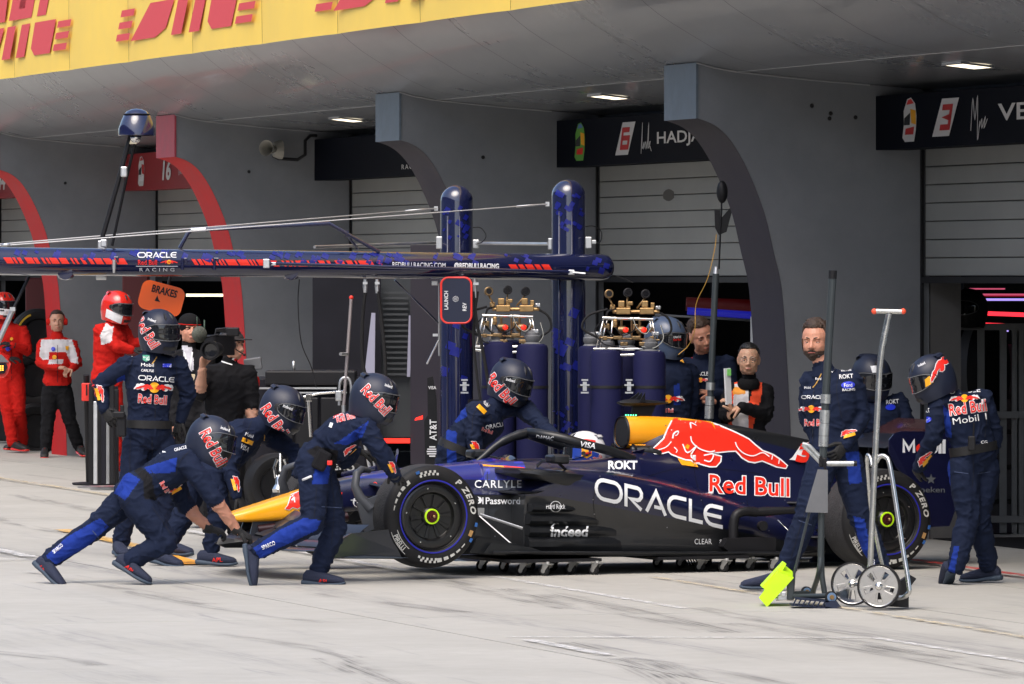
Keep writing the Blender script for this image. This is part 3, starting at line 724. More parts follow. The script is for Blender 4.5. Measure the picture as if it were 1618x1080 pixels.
# survival cell + engine cover
ST = [
 (-.70, [(0, .22), (.20, .22), (.265, .30), (.28, .48), (.27, .62), (.25, .68), (.2, .708), (.14, .716), (.07, .722), (0, .724)]),
 (-.92, [(0, .10), (.26, .10), (.34, .22), (.35, .45), (.33, .62), (.30, .69), (.25, .725), (.18, .735), (.09, .735), (0, .735)]),
 (-1.04, [(0, .09), (.28, .09), (.37, .21), (.37, .45), (.34, .62), (.31, .695), (.265, .73), (.22, .715), (.19, .5), (0, .46)]),
 (-1.5, [(0, .08), (.3, .08), (.40, .2), (.42, .45), (.38, .63), (.33, .715), (.285, .745), (.235, .72), (.22, .5), (0, .45)]),
 (-1.82, [(0, .08), (.3, .08), (.42, .2), (.43, .45), (.40, .63), (.36, .73), (.31, .785), (.26, .775), (.24, .6), (0, .55)]),
 (-1.93, [(0, .08), (.3, .08), (.42, .2), (.43, .45), (.40, .61), (.35, .72), (.28, .79), (.19, .81), (.09, .81), (0, .81)]),
 (-2.25, [(0, .07), (.3, .07), (.42, .2), (.42, .42), (.38, .56), (.30, .68), (.21, .78), (.155, .88), (.11, .99), (0, 1.03)]),
 (-2.7, [(0, .07), (.3, .07), (.4, .18), (.38, .34), (.33, .48), (.25, .60), (.17, .73), (.115, .86), (.06, .975), (0, 1.015)]),
 (-3.1, [(0, .08), (.28, .08), (.36, .18), (.32, .3), (.26, .43), (.18, .55), (.11, .68), (.06, .82), (.022, .925), (0, .955)]),
 (-3.45, [(0, .10), (.22, .10), (.26, .2), (.22, .3), (.17, .4), (.12, .51), (.07, .63), (.035, .76), (.014, .87), (0, .895)]),
 (-3.85, [(0, .15), (.12, .15), (.15, .22), (.13, .3), (.10, .38), (.07, .47), (.04, .56), (.02, .66), (.012, .77), (0, .80)])]
mb = CB(); sym_loft(mb, ST); body = mb.build('body', M_livery)
# airbox
AB = [(-1.895, .118, 1.052, .838), (-1.93, .125, 1.060, .832), (-2.1, .128, 1.064, .82), (-2.35, .125, 1.055, .80), (-2.6, .10, 1.03, .79)]
def ab_ring(x, hw, zt, zb, n=24):
    cz = (zt+zb)/2; h = (zt-zb)/2; out = []
    for i in range(n):
        a = 2*math.pi*i/n; c, s_ = math.cos(a), math.sin(a); e = .75
        yy = hw*math.copysign(abs(c)**e, c)*(1-.18*max(0, s_)); out.append(Vector((x, yy, cz+h*math.copysign(abs(s_)**e, s_))))
    return out
mb = CB(); mb.loft([ab_ring(*q) for q in AB], 0, caps=False); airbox = mb.build('airbox', M_pyel)
mb = CB(); mb.loft([ab_ring(-1.893, .118, 1.052, .838), ab_ring(-1.885, .124, 1.058, .832), ab_ring(-1.90, .127, 1.062, .83)], 0, caps=False); mb.loft([ab_ring(-1.893, .112, 1.046, .845), ab_ring(-2.1, .10, 1.03, .86)], 0); mb.build('intake_lip', M_carbon, airbox)
# yellow flank under the airbox with black scoop
mb = CB()
for s_ in (1, -1):
    mb.loft([[Vector((x, s_*y, z)) for x, y, z in row] for row in (
        [(-1.90, .10, .86), (-1.93, .15, .835), (-1.95, .20, .812)], [(-2.02, .135, .86), (-2.05, .19, .80), (-2.06, .235, .765)], [(-2.2, .145, .88), (-2.2, .205, .79), (-2.2, .262, .725)], [(-2.34, .145, .88), (-2.36, .21, .775), (-2.38, .272, .705)])], 0, closed=False, caps=False)
mb.build('airbox_fairing', M_pyel, airbox)
for s_ in (1, -1):
    mb = CB()
    mb.tube([(-1.90, s_*.16, .82), (-2.0, s_*.205, .815), (-2.1, s_*.225, .795)], [.03, .036, .025], 12, flat=1.)
    mb.loft([arc((x, s_*y, z), r, 0, 2*math.pi, 14, (0, 1, 0), (0, 0, 1))[:-1] for x, y, z, r in ((-1.905, .17, .815, .05), (-1.92, .17, .815, .042), (-2.03, .20, .81, .045))], 0)
    mb.build('cooling_scoop', M_carbon, airbox)
# roll hoop camera pod
mb = CB(); mb.loft([[Vector((x, y*w_, z+zz*h_)) for y, zz in ((1, 0), (.7, .7), (0, 1), (-.7, .7), (-1, 0), (-.7, -.7), (0, -1), (.7, -.7))] for x, w_, h_, z in ((-1.86, .03, .008, 1.155), (-1.90, .055, .022, 1.155), (-2.0, .06, .028, 1.157), (-2.12, .05, .022, 1.157), (-2.25, .02, .006, 1.16))])
mb.prism([(-1.96, -.012, 1.06), (-2.12, -.012, 1.06), (-2.16, -.012, 1.15), (-1.98, -.012, 1.15)], (0, .024, 0))
for s_ in (-1, 0, 1): mb.prism([(-1.97-.03*s_, s_*.05, 1.16), (-2.05, s_*.05, 1.16), (-2.045, s_*.05, 1.235)], (0, .008, 0))
mb.build('roll_hoop_camera', M_black)
mb = CB()
for i in range(5): mb.ball((-1.90-.02*i, .05, 1.068), .006, n=6)
mb.build('status_light', mat('green_led', (.1, .8, .3), .4, emit=(.1, .9, .4), es=2))
# sidepods
SP = [
 (-.865, [(.30, .10), (.58, .10), (.60, .28), (.61, .44), (.62, .50), (.60, .525), (.30, .53)]),
 (-1.0, [(.30, .09), (.60, .09), (.62, .28), (.66, .44), (.70, .54), (.66, .60), (.30, .62)]),
 (-1.12, [(.30, .08), (.61, .08), (.64, .28), (.70, .44), (.755, .58), (.70, .68), (.30, .70)]),
 (-1.45, [(.30, .08), (.62, .08), (.66, .27), (.72, .42), (.755, .56), (.68, .665), (.30, .70)]),
 (-1.9, [(.30, .08), (.61, .08), (.65, .24), (.69, .37), (.71, .49), (.62, .60), (.30, .66)]),
 (-2.4, [(.30, .07), (.56, .07), (.59, .21), (.62, .31), (.61, .40), (.52, .49), (.25, .56)]),
 (-2.9, [(.26, .07), (.46, .07), (.49, .18), (.50, .25), (.48, .31), (.40, .37), (.2, .43)]),
 (-3.35, [(.2, .07), (.33, .07), (.35, .15), (.35, .2), (.33, .24), (.27, .28), (.1, .32)])]
pods = []
for s_ in (1, -1):
    rings = []
    for x, p in SP:
        c = catmull([(0, y, z) for y, z in p], 5); rings.append([Vector((x, s_*q.y, q.z)) for q in c])
    n_ = len(rings[0]); cols = [catmull([r[j] for r in rings], 4) for j in range(n_)]
    mb = CB(); mb.loft([[cols[j][i] for j in range(n_)] for i in range(len(cols[0]))], 0, caps=True); pod = mb.build('sidepod', M_livery); pods.append(pod)
    # inlet shelf
    mb = CB(); top = []
    for x, yo, z, th in ((-.775, .44, .672, .016), (-.79, .70, .675, .022), (-.86, .765, .680, .045), (-1.0, .78, .668, .07), (-1.15, .772, .66, .09), (-1.26, .75, .65, .06), (-1.3, .70, .65, .01)):
        top.append([Vector((x, s_*.28, z+.012)), Vector((x, s_*(yo-.06), z+.014)), Vector((x, s_*yo, z)), Vector((x, s_*(yo+.004), z-th*.5)), Vector((x, s_*(yo-.02), z-th)), Vector((x, s_*.28, z-th-.005))])
    mb.loft(top); mb.build('inlet_shelf', M_carbon, pod)
    mb = CB(); low = []
    for x, yo, z, th in ((-.79, .50, .525, .012), (-.80, .66, .527, .016), (-.86, .69, .53, .02), (-.96, .69, .54, .02), (-1.06, .70, .57, .015)):
        low.append([Vector((x, s_*.28, z)), Vector((x, s_*(yo-.04), z)), Vector((x, s_*yo, z-th*.4)), Vector((x, s_*(yo-.03), z-th)), Vector((x, s_*.28, z-th))])
    mb.loft(low); mb.build('inlet_lip', M_carbon, pod)
    # ribbed lower side
    for zc, x0, x1, hh, yy in ((.415, -.88, -1.35, .028, .668), (.335, -.87, -1.50, .036, .662), (.255, -.87, -1.56, .036, .655), (.16, -.87, -1.66, .055, .645)):
        mb = CB(); n_ = 9; rr = []
        for i in range(n_+1):
            x = x0+(x1-x0)*i/n_; k = math.sin(math.pi*min(1, max(0.06, (1-i/n_)*1.6))/2) if i > 3 else 1
            rr.append([Vector((x, s_*(yy-.06), zc-hh)), Vector((x, s_*(yy+.022*k), zc-hh*.95)), Vector((x, s_*(yy+.05*k), zc-hh*.3)), Vector((x, s_*(yy+.05*k), zc+hh*.4)), Vector((x, s_*(yy+.02*k), zc+hh)), Vector((x, s_*(yy-.06), zc+hh))])
        mb.loft(rr); mb.build('side_rib', M_carbon, pod)
    # chassis side between wheel and pod
    mb = CB(); mb.loft([[Vector((x, s_*y, z)) for y, z in ((.25, .09), (.40, .09), (.41, .2), (.36, .5), (.25, .55))] for x in (-.42, -.55, -.9)]); mb.build('side_panel', M_livery, pod)
# floor with edge wing, fences and diffuser
mb = CB()
for s_ in (1, -1):
    mb.loft([[Vector((x, 0, .088)), Vector((x, s_*(y-.02), .084)), Vector((x, s_*y, .088+c*.6)), Vector((x, s_*y, .100+c*.6)), Vector((x, s_*(y-.03), .108)), Vector((x, 0, .115))] for x, y, c in ((-.30, .42, .0), (-.45, .60, .02), (-.62, .74, .03), (-.9, .78, .01), (-1.6, .79, .0), (-2.2, .77, .0), (-2.9, .74, .01), (-3.15, .55, .02), (-3.3, .5, .04))])
flr = mb.build('floor', M_carbon)
for s_ in (1, -1):
    for q, (y, x0, h_) in enumerate(((.46, -.30, .16), (.56, -.36, .14), (.66, -.42, .12), (.73, -.50, .09))):
        mb = CB(); mb.prism([(x0, s_*y, .095), (x0-.06, s_*y, .08+h_), (x0-.35, s_*(y+.02), .07+h_*.8), (x0-.5, s_*(y+.03), .095)], (0, s_*.008, 0)); mb.build('floor_fence', M_carbon, flr)
    mb = CB(); mb.tube([(-.55, s_*.785, .105), (-.9, s_*.80, .108), (-1.6, s_*.80, .108), (-2.4, s_*.79, .108), (-3.0, s_*.76, .11)], .010, 8); mb.build('floor_edge', M_carbon, flr)
    mb = CB(); mb.box((-3.55, s_*.3, .18), (.55, .01, .18)); mb.box((-3.55, 0, .26), (.5, .9, .01)); mb.build('diffuser', M_carbon, flr)
mb = CB(); mb.box((-1.8, 0, .080), (3.0, .3, .02)); mb.build('plank', M_black, flr)
# two stay rods ahead of the pod, with bracket
mb = CB(); mb.tube([(-.60, .42, .36), (-.83, .66, .27)], .010, 8, flat=.5); mb.tube([(-.60, .42, .35), (-.80, .66, .12)], .006, 8); mb.box((-.60, .42, .38), (.07, .02, .05)); mb.build('stay_rod', M_alu)
# halo
mb = CB(); hp = [(-.74, 0, .70), (-.82, 0, .765), (-.93, 0, .85), (-1.05, 0, .905), (-1.15, 0, .928)]
mb.tube(catmull(hp, 4), [.022]*5+[.026]*4+[.032]*4+[.036]*4, 14, flat=.8)
loop = [(-1.93, .29, .69), (-1.86, .31, .745), (-1.7, .31, .803), (-1.5, .295, .852), (-1.32, .24, .900), (-1.2, .13, .926), (-1.16, 0, .935)]
loop = loop+[(x, -y, z) for x, y, z in reversed(loop[:-1])]
lp_ = catmull(loop, 4); mb.tube(lp_, [.034-.012*max(0, 1-min(i, len(lp_)-1-i)/5) for i in range(len(lp_))], 14, flat=.9); halo = mb.build('halo', M_carbon)
# cockpit interior, headrest, windscreen
mb = CB(); mb.loft([[Vector((x, -.2*w_, z)), Vector((x, -.25*w_, z+.07)), Vector((x, .25*w_, z+.07)), Vector((x, .2*w_, z))] for x, w_, z in ((-1.80, .9, .70), (-1.86, 1.1, .74), (-1.95, 1.1, .76))]); mb.build('headrest', M_livery)
mb = CB(); mb.loft([[Vector((x, y, .70+h_*(1-(y/.26)**2))) for y in (-.24, -.16, -.08, 0, .08, .16, .24)] for x, h_ in ((-.86, .035), (-.94, .05), (-1.0, .075))], closed=False, caps=False); mb.build('windscreen', M_glass)
# mirrors
for s_ in (1, -1):
    mb = CB(); cx, cy, cz = -1.07, s_*.70, .762
    rr = []
    for x, k in ((cx+.07, .45), (cx+.055, .85), (cx, 1), (cx-.045, 1), (cx-.05, .9)):
        rr.append([Vector((x, cy+.105*k*math.copysign(abs(math.cos(a))**.5, math.cos(a)), cz+.035*k*math.copysign(abs(math.sin(a))**.5, math.sin(a)))) for a in [2*math.pi*i/20 for i in range(20)]])
    mb.loft(rr); mr = mb.build('mirror', M_carbon)
    mb = CB(); mb.box((cx-.052, cy, cz), (.004, .17, .05)); mb.build('mirror_glass', M_chrome, mr)
    mb = CB(); mb.tube([(cx, s_*.72, .735), (cx-.06, s_*.68, .70), (cx-.12, s_*.64, .66)], .012, 8, flat=.5); mb.tube([(cx, s_*.60, .75), (cx-.02, s_*.40, .74), (cx-.02, s_*.30, .70)], .012, 8, flat=.5); mb.build('mirror_stay', M_carbon, mr)
# wheels
M_tyre = mat('tyre_wall', (.010, .010, .011), .62, spec=.3, bump=.05, bscale=40, var=.25, vscale=8)
M_tread = mat('tyre_tread', (.024, .024, .025), .85, bump=.5, bscale=70, var=.45, vscale=14)
M_tw = mat('tyre_print', (.50, .50, .47), .75, var=.22, vscale=40)
M_tblue = mat('tyre_blue_line', (.01, .012, .30), .5)
M_cover = mat('wheel_cover', (.007, .007, .008), .32, coat=.15)
M_slot = mat('slot_black', (.002, .002, .002), .8)
def polar(sh, r, a0, mir=1):
    """wrap a flat shape round the wheel: x runs along the arc (clockwise as seen from outside), y outwards"""
    return ([((r+y)*math.cos(a0-x/r), (r+y)*math.sin(a0-x/r)) for x, y in sh[0]], sh[1], 1)
def wheel(cx, side, width, letters=True, z0=.36):
    yo = side; hub = Vector((cx, yo, z0)); ax = Vector((0, side/abs(side), 0)); sgn = 1 if side > 0 else -1
    # profile measured inwards from the outer face (negative = inside)
    w_ = width; RR = .36
    mb = CB(); pr = [(-.05, .228), (-.018, .240), (-.008, .252), (.0, .275), (.0, .30), (-.006, .322), (-.018, .341), (-.034, .352), (-.05, .3565)]
    mb.lathe(hub, ax, pr, 64); pr2 = [(-.05, .3565), (-.09, RR), (-w_/2, RR+.001), (-w_+.09, RR), (-w_+.05, .3565)]
    mb.lathe(hub, ax, pr2, 64, 1); mb.lathe(hub, ax, [(-w_-h, r) for h, r in reversed(pr)], 64)
    tyre = mb.build('wheel', [M_tyre, M_tread])
    mb = CB(); mb.lathe(hub, ax, [(-.05, .228), (-.045, .236), (-.03, .238), (-.022, .232), (-.03, .226), (-.06, .220), (-.10, .215), (-w_+.05, .215), (-w_+.03, .236)], 48); mb.build('rim', M_cover, tyre)
    mb = CB(); mb.lathe(hub, ax, [(.0015, .246), (.003, .250), (.0035, .2535), (.0015, .257)], 64); mb.build('blue_line', M_tblue, tyre)
    mb = CB(); mb.lathe(hub, ax, [(-.032, .229), (-.028, .222), (-.022, .205), (-.028, .170), (-.048, .162), (-.055, .155), (-.06, .07), (-.035, .055), (-.03, .045), (-.03, .0)], 56); cov = mb.build('wheel_cover', M_cover, tyre)
    X = Vector((-1, 0, 0))*sgn; Y = Vector((0, 0, 1))  # viewed from outside x to the right
    def face(sh, d, m, name, par):
        q = CB(); o = hub+ax*d; q.add([o+X*x+Y*y for x, y in sh[0]], sh[1]); return q.build(name, m, par, auto=False)
    for i in range(10):
        a = 2*math.pi*i/10+.15; ca, sa = math.cos(a), math.sin(a)
        q = CB(); pts = [(.062, -.008), (.150, -.020), (.150, .004), (.062, .002)]
        P = [hub+X*(r*ca-t_*sa)+Y*(r*sa+t_*ca)+ax*(-.050 if j in (0, 3) else -.044) for j, (r, t_) in enumerate(pts)]
        q.prism(P, -ax*.02); q.build('cover_blade', M_cover, cov)
        q = CB(); pts = [(.07, .004), (.150, .006), (.150, .016), (.07, .009)]
        q.add([hub+X*(r*ca-t_*sa)+Y*(r*sa+t_*ca)-ax*.0535 for r, t_ in pts], [(0, 1, 2, 3)]); q.build('cover_slot', M_slot, cov)
    q = CB()
    for i in range(5):
        a = 2*math.pi*i/5+.5; q.lathe(hub+X*.196*math.cos(a)+Y*.196*math.sin(a)-ax*.024, ax, [(0, .006), (.003, .006), (.004, 0)], 8)
    q.build('cover_bolt', M_steel, cov)
    q = CB(); q.lathe(hub, ax, [(-.04, .054), (-.022, .054), (-.020, .051), (-.020, .044), (-.03, .043)], 32); q.build('hub_ring', M_neon, cov)
    q = CB(); q.lathe(hub, ax, [(-.03, .043), (-.022, .040), (-.022, .026), (-.012, .024), (-.012, .012), (-.02, .008), (-.02, 0)], 20); q.build('wheel_nut', mat('nut_red', (.10, .02, .02), .35, .6), cov)
    q = CB(); q.ball(hub+ax*(-.008)+X*.008, .013, n=10); q.build('nut_core', M_brass, cov)
    if letters and side > 0:
        d = .004
        def put(s2): q = CB(); q.add([hub+ax*d+X*x+Y*y for x, y in s2[0]], s2[1]); q.build('tyre_lettering', M_tw, tyre, auto=False)
        def arcword(txt, r, adeg, size, bold, shear, sx=1., space=1.):
            V, F, wd = text2d(txt, bold, shear, sx, space)
            sh = ([(x*size, y*size) for x, y in V], F, 1); sh = (cutgrid(sh, .012)[0], cutgrid(sh, .012)[1], 1)
            s2 = polar(sh, r, R(adeg)); o = hub+ax*d; put(s2)
        arcword('P ZERO', .302, 30, .040, .05, .25, 1.25, 1.25); arcword('PIRELLI', .305, 212, -.036, .03, 0, -.95) if False else None
        # maker's word reads outwards-down on the lower left, boxed by two bars
        V, F, wd = text2d('PIRELLI', .03, 0, .8); s_ = .036; sh = cutgrid(([(-x*s_, -y*s_) for x, y in V], F, 1), .012)
        for A0, A1 in ((215, 0), (0, 0)):
            if A0: s2 = polar((sh[0], sh[1], 1), .312, R(A0)); put(s2)
        for r0, r1, a0, a1 in ((.285, .290, 199, 231), (.333, .337, 199, 231)): 
            put(ring2d(r0, r1, 14, R(a0), R(a1)))
        # chequered arcs top and bottom, solid swoosh ends
        for base, dirn in ((108, -1), (-72, -1), (255, 1), (75+180, 1)):
            pass
        for c0 in (98, 262):
            acc = []
            for j in range(2):
                for i in range(9):
                    if (i+j) % 2: continue
                    a0 = c0-14+i*3.1+j*1.2; r0 = .288+.017*j
                    acc.append(ring2d(r0, r0+.017, 2, R(a0), R(a0+3.1)))
            put(join2d(*acc))
        for a0, a1, tap in ((276, 322, 1), (128, 172, -1)):
            nn = 14; vs = []
            for i in range(nn+1):
                t_ = i/nn; a = R(a0+(a1-a0)*t_); k = (1-t_) if tap > 0 else (1-t_); vs += [((.300-.010*k)*math.cos(a), (.300-.010*k)*math.sin(a)), ((.306+.014*k)*math.cos(a), (.306+.014*k)*math.sin(a))]
            put((vs, [(2*i, 2*i+1, 2*i+3, 2*i+2) for i in range(nn) if i % 3 != 2], 1))
        q = CB(); s2 = ring2d(.292, .318, 4, R(-26), R(-18)); q.add([hub+ax*.004+X*x+Y*y for x, y in s2[0]], s2[1]); q.build('tyre_label', mat('barcode_tan', (.38, .22, .08), .7), tyre)
        q = CB()
        for a in (-12, -32, 110): s2 = ring2d(.318, .338, 3, R(a), R(a+5)); q.add([hub+ax*.002+X*x+Y*y for x, y in s2[0]], s2[1])
        q.build('chalk_mark', mat('chalk_blue', (.02, .10, .32), .8), tyre)
    if side < 0:   # inner wall lettering of the far wheel
        q = CB(); V, F, wd = text2d('ZERO', .05, .1, 1.3, 1.15); s_ = .045; sh = cutgrid(([(x*s_, y*s_) for x, y in V], F, 1), .012); s2 = polar((sh[0], sh[1], 1), .302, R(92))
        q.add([hub-ax*(w_+.003)+Vector((-1, 0, 0))*x+Y*y for x, y in s2[0]], s2[1]); q.build('tyre_lettering', M_tw, tyre, auto=False)
    return tyre
wheel(0, 1.0, .305); wheel(0, -1.0, .305); wheel(-3.55, 1.0, .405); wheel(-3.55, -1.0, .405)
# front suspension, brake ducts
for s_ in (1, -1):
    mb = CB(); mb.lathe((0, s_*.68, .36), (0, s_, 0), [(-.10, .0), (-.10, .14), (-.05, .19), (.05, .20)], 28); mb.build('brake_drum', M_carbon)
    for (a, b, r_) in (((.12, .18, .56), (.02, .72, .50), .018), ((-.35, .22, .60), (-.02, .72, .50), .018), ((.10, .19, .38), (.02, .72, .24), .016), ((-.30, .24, .34), (-.02, .72, .24), .016), ((.18, .18, .46), (.06, .72, .40), .013), ((-.15, .2, .62), (0, .70, .28), .013)):
        mb = CB(); mb.tube([(a[0], s_*a[1], a[2]), (b[0], s_*b[1], b[2])], r_*1.6, 10, flat=.35, up=(1, 0, 0)); mb.build('suspension_arm', M_carbon)
    for (a, b, r_) in (((-3.1, .2, .45), (-3.52, .62, .46), .02), ((-3.8, .12, .42), (-3.6, .62, .46), .02), ((-3.1, .25, .2), (-3.52, .62, .22), .02), ((-3.85, .12, .2), (-3.6, .62, .22), .02), ((-3.55, .1, .33), (-3.55, .62, .36), .03)):
        mb = CB(); mb.tube([(a[0], s_*a[1], a[2]), (b[0], s_*b[1], b[2])], r_*1.3, 10, flat=.5, up=(1, 0, 0)); mb.build('suspension_arm', M_carbon)
    # curved wake deflector inside the front wheel
    mb = CB(); mb.tube([(.30, s_*.55, .665), (.38, s_*.60, .675), (.44, s_*.66, .645), (.46, s_*.68, .56), (.43, s_*.70, .48), (.36, s_*.74, .40)], [.02, .024, .028, .030, .036, .042], 12); mb.prism([(.46, s_*.70, .44), (.33, s_*.76, .50), (.30, s_*.77, .28), (.40, s_*.72, .24)], (0, s_*.02, 0)); mb.build('brake_duct_scoop', mat('duct_grey', (.045, .05, .06), .5))
# yeti arms above nose
mb = CB(); mb.tube([(-.05, .16, .67), (.12, .62, .80)], .022, 10, flat=.4); mb.build('upper_arm', M_navy)
mb = CB(); mb.tube([(-.05, -.16, .66), (.02, -.62, .60)], .024, 10, flat=.4); mb.build('upper_arm', M_navy)
# front wing
M_wing = mat('wing_dark', (.016, .018, .026), .35, coat=.4)
def foil(c, chord, th, ang, y, sweep=0):
    pts = []
    for t_, zz in ((0, 0), (.1, .5), (.35, .8), (.7, .5), (1, .05), (1, -.05), (.6, -.2), (.3, -.25), (.08, -.3)):
        x = -t_*chord; z = zz*th; ca, sa = math.cos(ang), math.sin(ang)
        pts.append(Vector((c[0]+x*ca, y, c[1]-x*sa+z)))
    return pts
FWY = (-.95, -.8, -.5, -.2, 0, .2, .5, .8, .95)
fw = None
for e, (dx, dz, ch, th, an) in enumerate(((0, 0, .20, .016, .10), (-.17, .035, .14, .012, .35), (-.29, .085, .12, .012, .55), (-.38, .145, .10, .010, .7))):
    mb = CB(); rr = []
    for y in FWY:
        t_ = abs(y)/.95; xle = 1.16-.34*t_**1.4; zle = .175-.055*t_ if t_ < .35 else .12-.015*math.sin((t_-.35)*4.8)
        rr.append(foil((xle+dx*(1-.25*t_), zle+dz*(1-.2*t_)), ch, th, an, y))
    mb.loft(rr); o = mb.build('wing_element' if fw else 'front_wing', M_wing, fw); fw = fw or o
for s_ in (1, -1):
    mb = CB(); mb.prism([(.86, s_*.95, .10), (.60, s_*.955, .24), (.32, s_*.97, .27), (.25, s_*.97, .12), (.22, s_*.97, .065), (.78, s_*.95, .065)], (0, s_*.012, 0)); mb.build('wing_endplate', M_wing, fw)
    mb = CB(); mb.loft([foil((.66-.0*i, .075), .46, .014, 0, s_*y) for i, y in enumerate((.95, 1.0, 1.04))]); mb.build('foot_plate', mat('plate_blue_grey', (.05, .065, .09), .4), fw)
    mb = CB(); mb.prism([(1.02, s_*.10, .16), (.80, s_*.10, .17), (.78, s_*.08, .31), (.98, s_*.08, .30)], (0, s_*.014, 0)); mb.build('wing_pylon', M_wing, fw)
mb = CB(); mb.tube([(.95, .10, .23), (.6, .14, .27), (.3, .16, .33)], .035, 10); mb.build('nose_underside', mat('dark_red_under', (.022, .004, .006), .35))
# rear wing
rw = CB(); rr = [foil((-3.78, .86), .36, .03, .32, y) for y in (-.48, -.3, 0, .3, .48)]; rw.loft(rr); rwo = rw.build('rear_wing', M_wing)
mb = CB(); mb.loft([foil((-4.05, .955), .22, .018, .55, y) for y in (-.48, -.3, 0, .3, .48)]); mb.build('wing_flap', mat('flap_brown', (.05, .02, .02), .25, coat=.5), rwo)
for s_ in (1, -1):
    mb = CB(); mb.prism([(-3.80, s_*.485, .83), (-3.80, s_*.485, .92), (-3.84, s_*.485, .965), (-3.90, s_*.485, .985), (-4.42, s_*.485, .985), (-4.42, s_*.50, .60), (-4.30, s_*.50, .30), (-3.98, s_*.50, .28), (-3.98, s_*.50, .62), (-3.86, s_*.49, .72)], (0, s_*.012, 0)); ep = mb.build('wing_endplate', M_livery if False else M_navy, rwo)
    if s_ > 0: EPL = ep
mb = CB(); mb.loft([foil((-3.9, .35), .25, .02, .3, y) for y in (-.5, 0, .5)]); mb.build('beam_wing', M_wing, rwo)
mb = CB(); mb.box((-3.95, 0, .62), (.12, .02, .5)); mb.box((-3.9, 0, .34), (.7, .16, .14)); mb.build('gearbox', M_carbon)
mb = CB(); mb.tube([(-3.9, 0, .45), (-4.15, 0, .46)], .05, 16); mb.build('exhaust_pipe', M_steel)
# cooling fan elbow clipped on the rear flank
mb = CB(); mb.tube(catmull([(-2.48, .66, .20), (-2.48, .66, .30), (-2.50, .66, .375), (-2.57, .66, .40), (-2.66, .66, .395)], 4), .034, 14)
mb.tube([(-2.66, .66, .395), (-2.72, .66, .40), (-2.9, .68, .41), (-3.12, .70, .42)], [.030, .034, .026, .026], 14)
mb.prism([(-2.38, .62, .15), (-2.42, .62, .21), (-2.60, .62, .215), (-2.80, .62, .215), (-2.80, .62, .10), (-2.46, .62, .09)], (0, .08, 0)); mb.tube([(-2.68, .70, .30), (-2.68, .74, .30)], .035, 16)
mb.build('cooling_duct', M_black)
mb = CB(); mb.tube([(-2.85, .62, .34), (-3.0, .72, .17)], .004, 6); mb.build('wire', M_steel)
# driver
drv = thing('driver', 'driver wearing a white, blue and red helmet, seated in the car behind the halo', 'driver', CW(-1.6, 0, .45))
HC = CW(-1.60, 0, .80)
# ---------------------------------------------------------------- writing and emblems on the car
def tracer(x0, y0, k): return lambda pts: [(x0+a/k, y0+b/k) for a, b in pts]
z5 = tracer(900, 620, 3.483)
def pxshape(pts, cx, cy): return poly2d([(x-cx, cy-y) for x, y in pts])
def pxstroke(pts, cx, cy, w_): return stroke2d([(x-cx, cy-y) for x, y in pts], w_)
TG = Target([body, airbox, nose2]+pods+[o for o in COL.objects if o.name.startswith(('airbox_fairing', 'side_panel', 'side_rib', 'inlet_shelf'))])
bc = (1130, 700)
bull = z5([(572, 142), (640, 137), (700, 147), (760, 162), (830, 187), (900, 216), (950, 240), (985, 258), (1020, 290), (1060, 322), (1095, 335), (1120, 345), (1160, 372), (1195, 402), (1188, 414), (1140, 405), (1100, 388), (1060, 372), (1020, 382), (985, 376), (950, 355), (930, 332), (915, 318), (870, 320), (815, 326), (780, 330),
           (800, 345), (832, 352), (828, 378), (805, 404), (770, 404), (720, 390), (690, 382), (668, 368), (640, 366), (600, 352), (560, 335), (545, 322), (505, 332), (470, 332), (452, 318), (490, 285), (520, 255), (540, 205)])
bw = [(x, y) for x, y in grow([(a, b) for a, b in bull], 2.3)]
if abs(bw[0][0]-bull[0][0]) and bw[0][1] > bull[0][1]: bw = grow(bull, -2.3)
mb = MB(); lay(mb, TG, [(pxshape(bw, *bc), 0), (pxshape(bull, *bc), 1)], *bc, 1, cell=6, lift=.004, maxd=.6)
def zs(pts, w_): return (pxstroke([(p.x, p.y) for p in catmull([(x, y, 0) for x, y in z5(pts)], 4)], *bc, w_), 0)
det = [zs([(567, 252), (572, 228), (588, 214), (602, 214)], 2.4), zs([(600, 218), (592, 232), (580, 236)], 1.5), zs([(666, 165), (668, 195), (664, 165), (698, 180)], 1.3), zs([(666, 240), (672, 268), (690, 290), (722, 312), (770, 326), (800, 320)], 2.0),
       zs([(912, 272), (924, 302), (960, 335), (1010, 348), (1062, 330), (1100, 352)], 1.8), zs([(622, 283), (648, 330), (700, 292)], 2.0), zs([(700, 292), (668, 345), (690, 372)], 2.0), zs([(738, 345), (790, 338), (775, 378), (740, 372)], 1.9),
       zs([(575, 300), (592, 318), (585, 330)], 1.5), zs([(480, 318), (530, 300), (560, 270)], 1.4), zs([(1118, 340), (1112, 368)], 1.6), zs([(1155, 362), (1150, 392)], 1.6)]
lay(mb, TG, [(sh, 0) for sh, _ in det], *bc, 1, cell=6, lift=.0095, maxd=.6)
lay(mb, TG, [(pxshape(z5([(648, 283), (662, 292), (652, 312), (632, 300)]), *bc), 2)], *bc, 1, cell=6, lift=.0095, maxd=.6)
mb.build('bull_emblem', CDM, car, auto=False)
def skew(sh, k): return ([(x, y+x*k) for x, y in sh[0]], sh[1], sh[2])
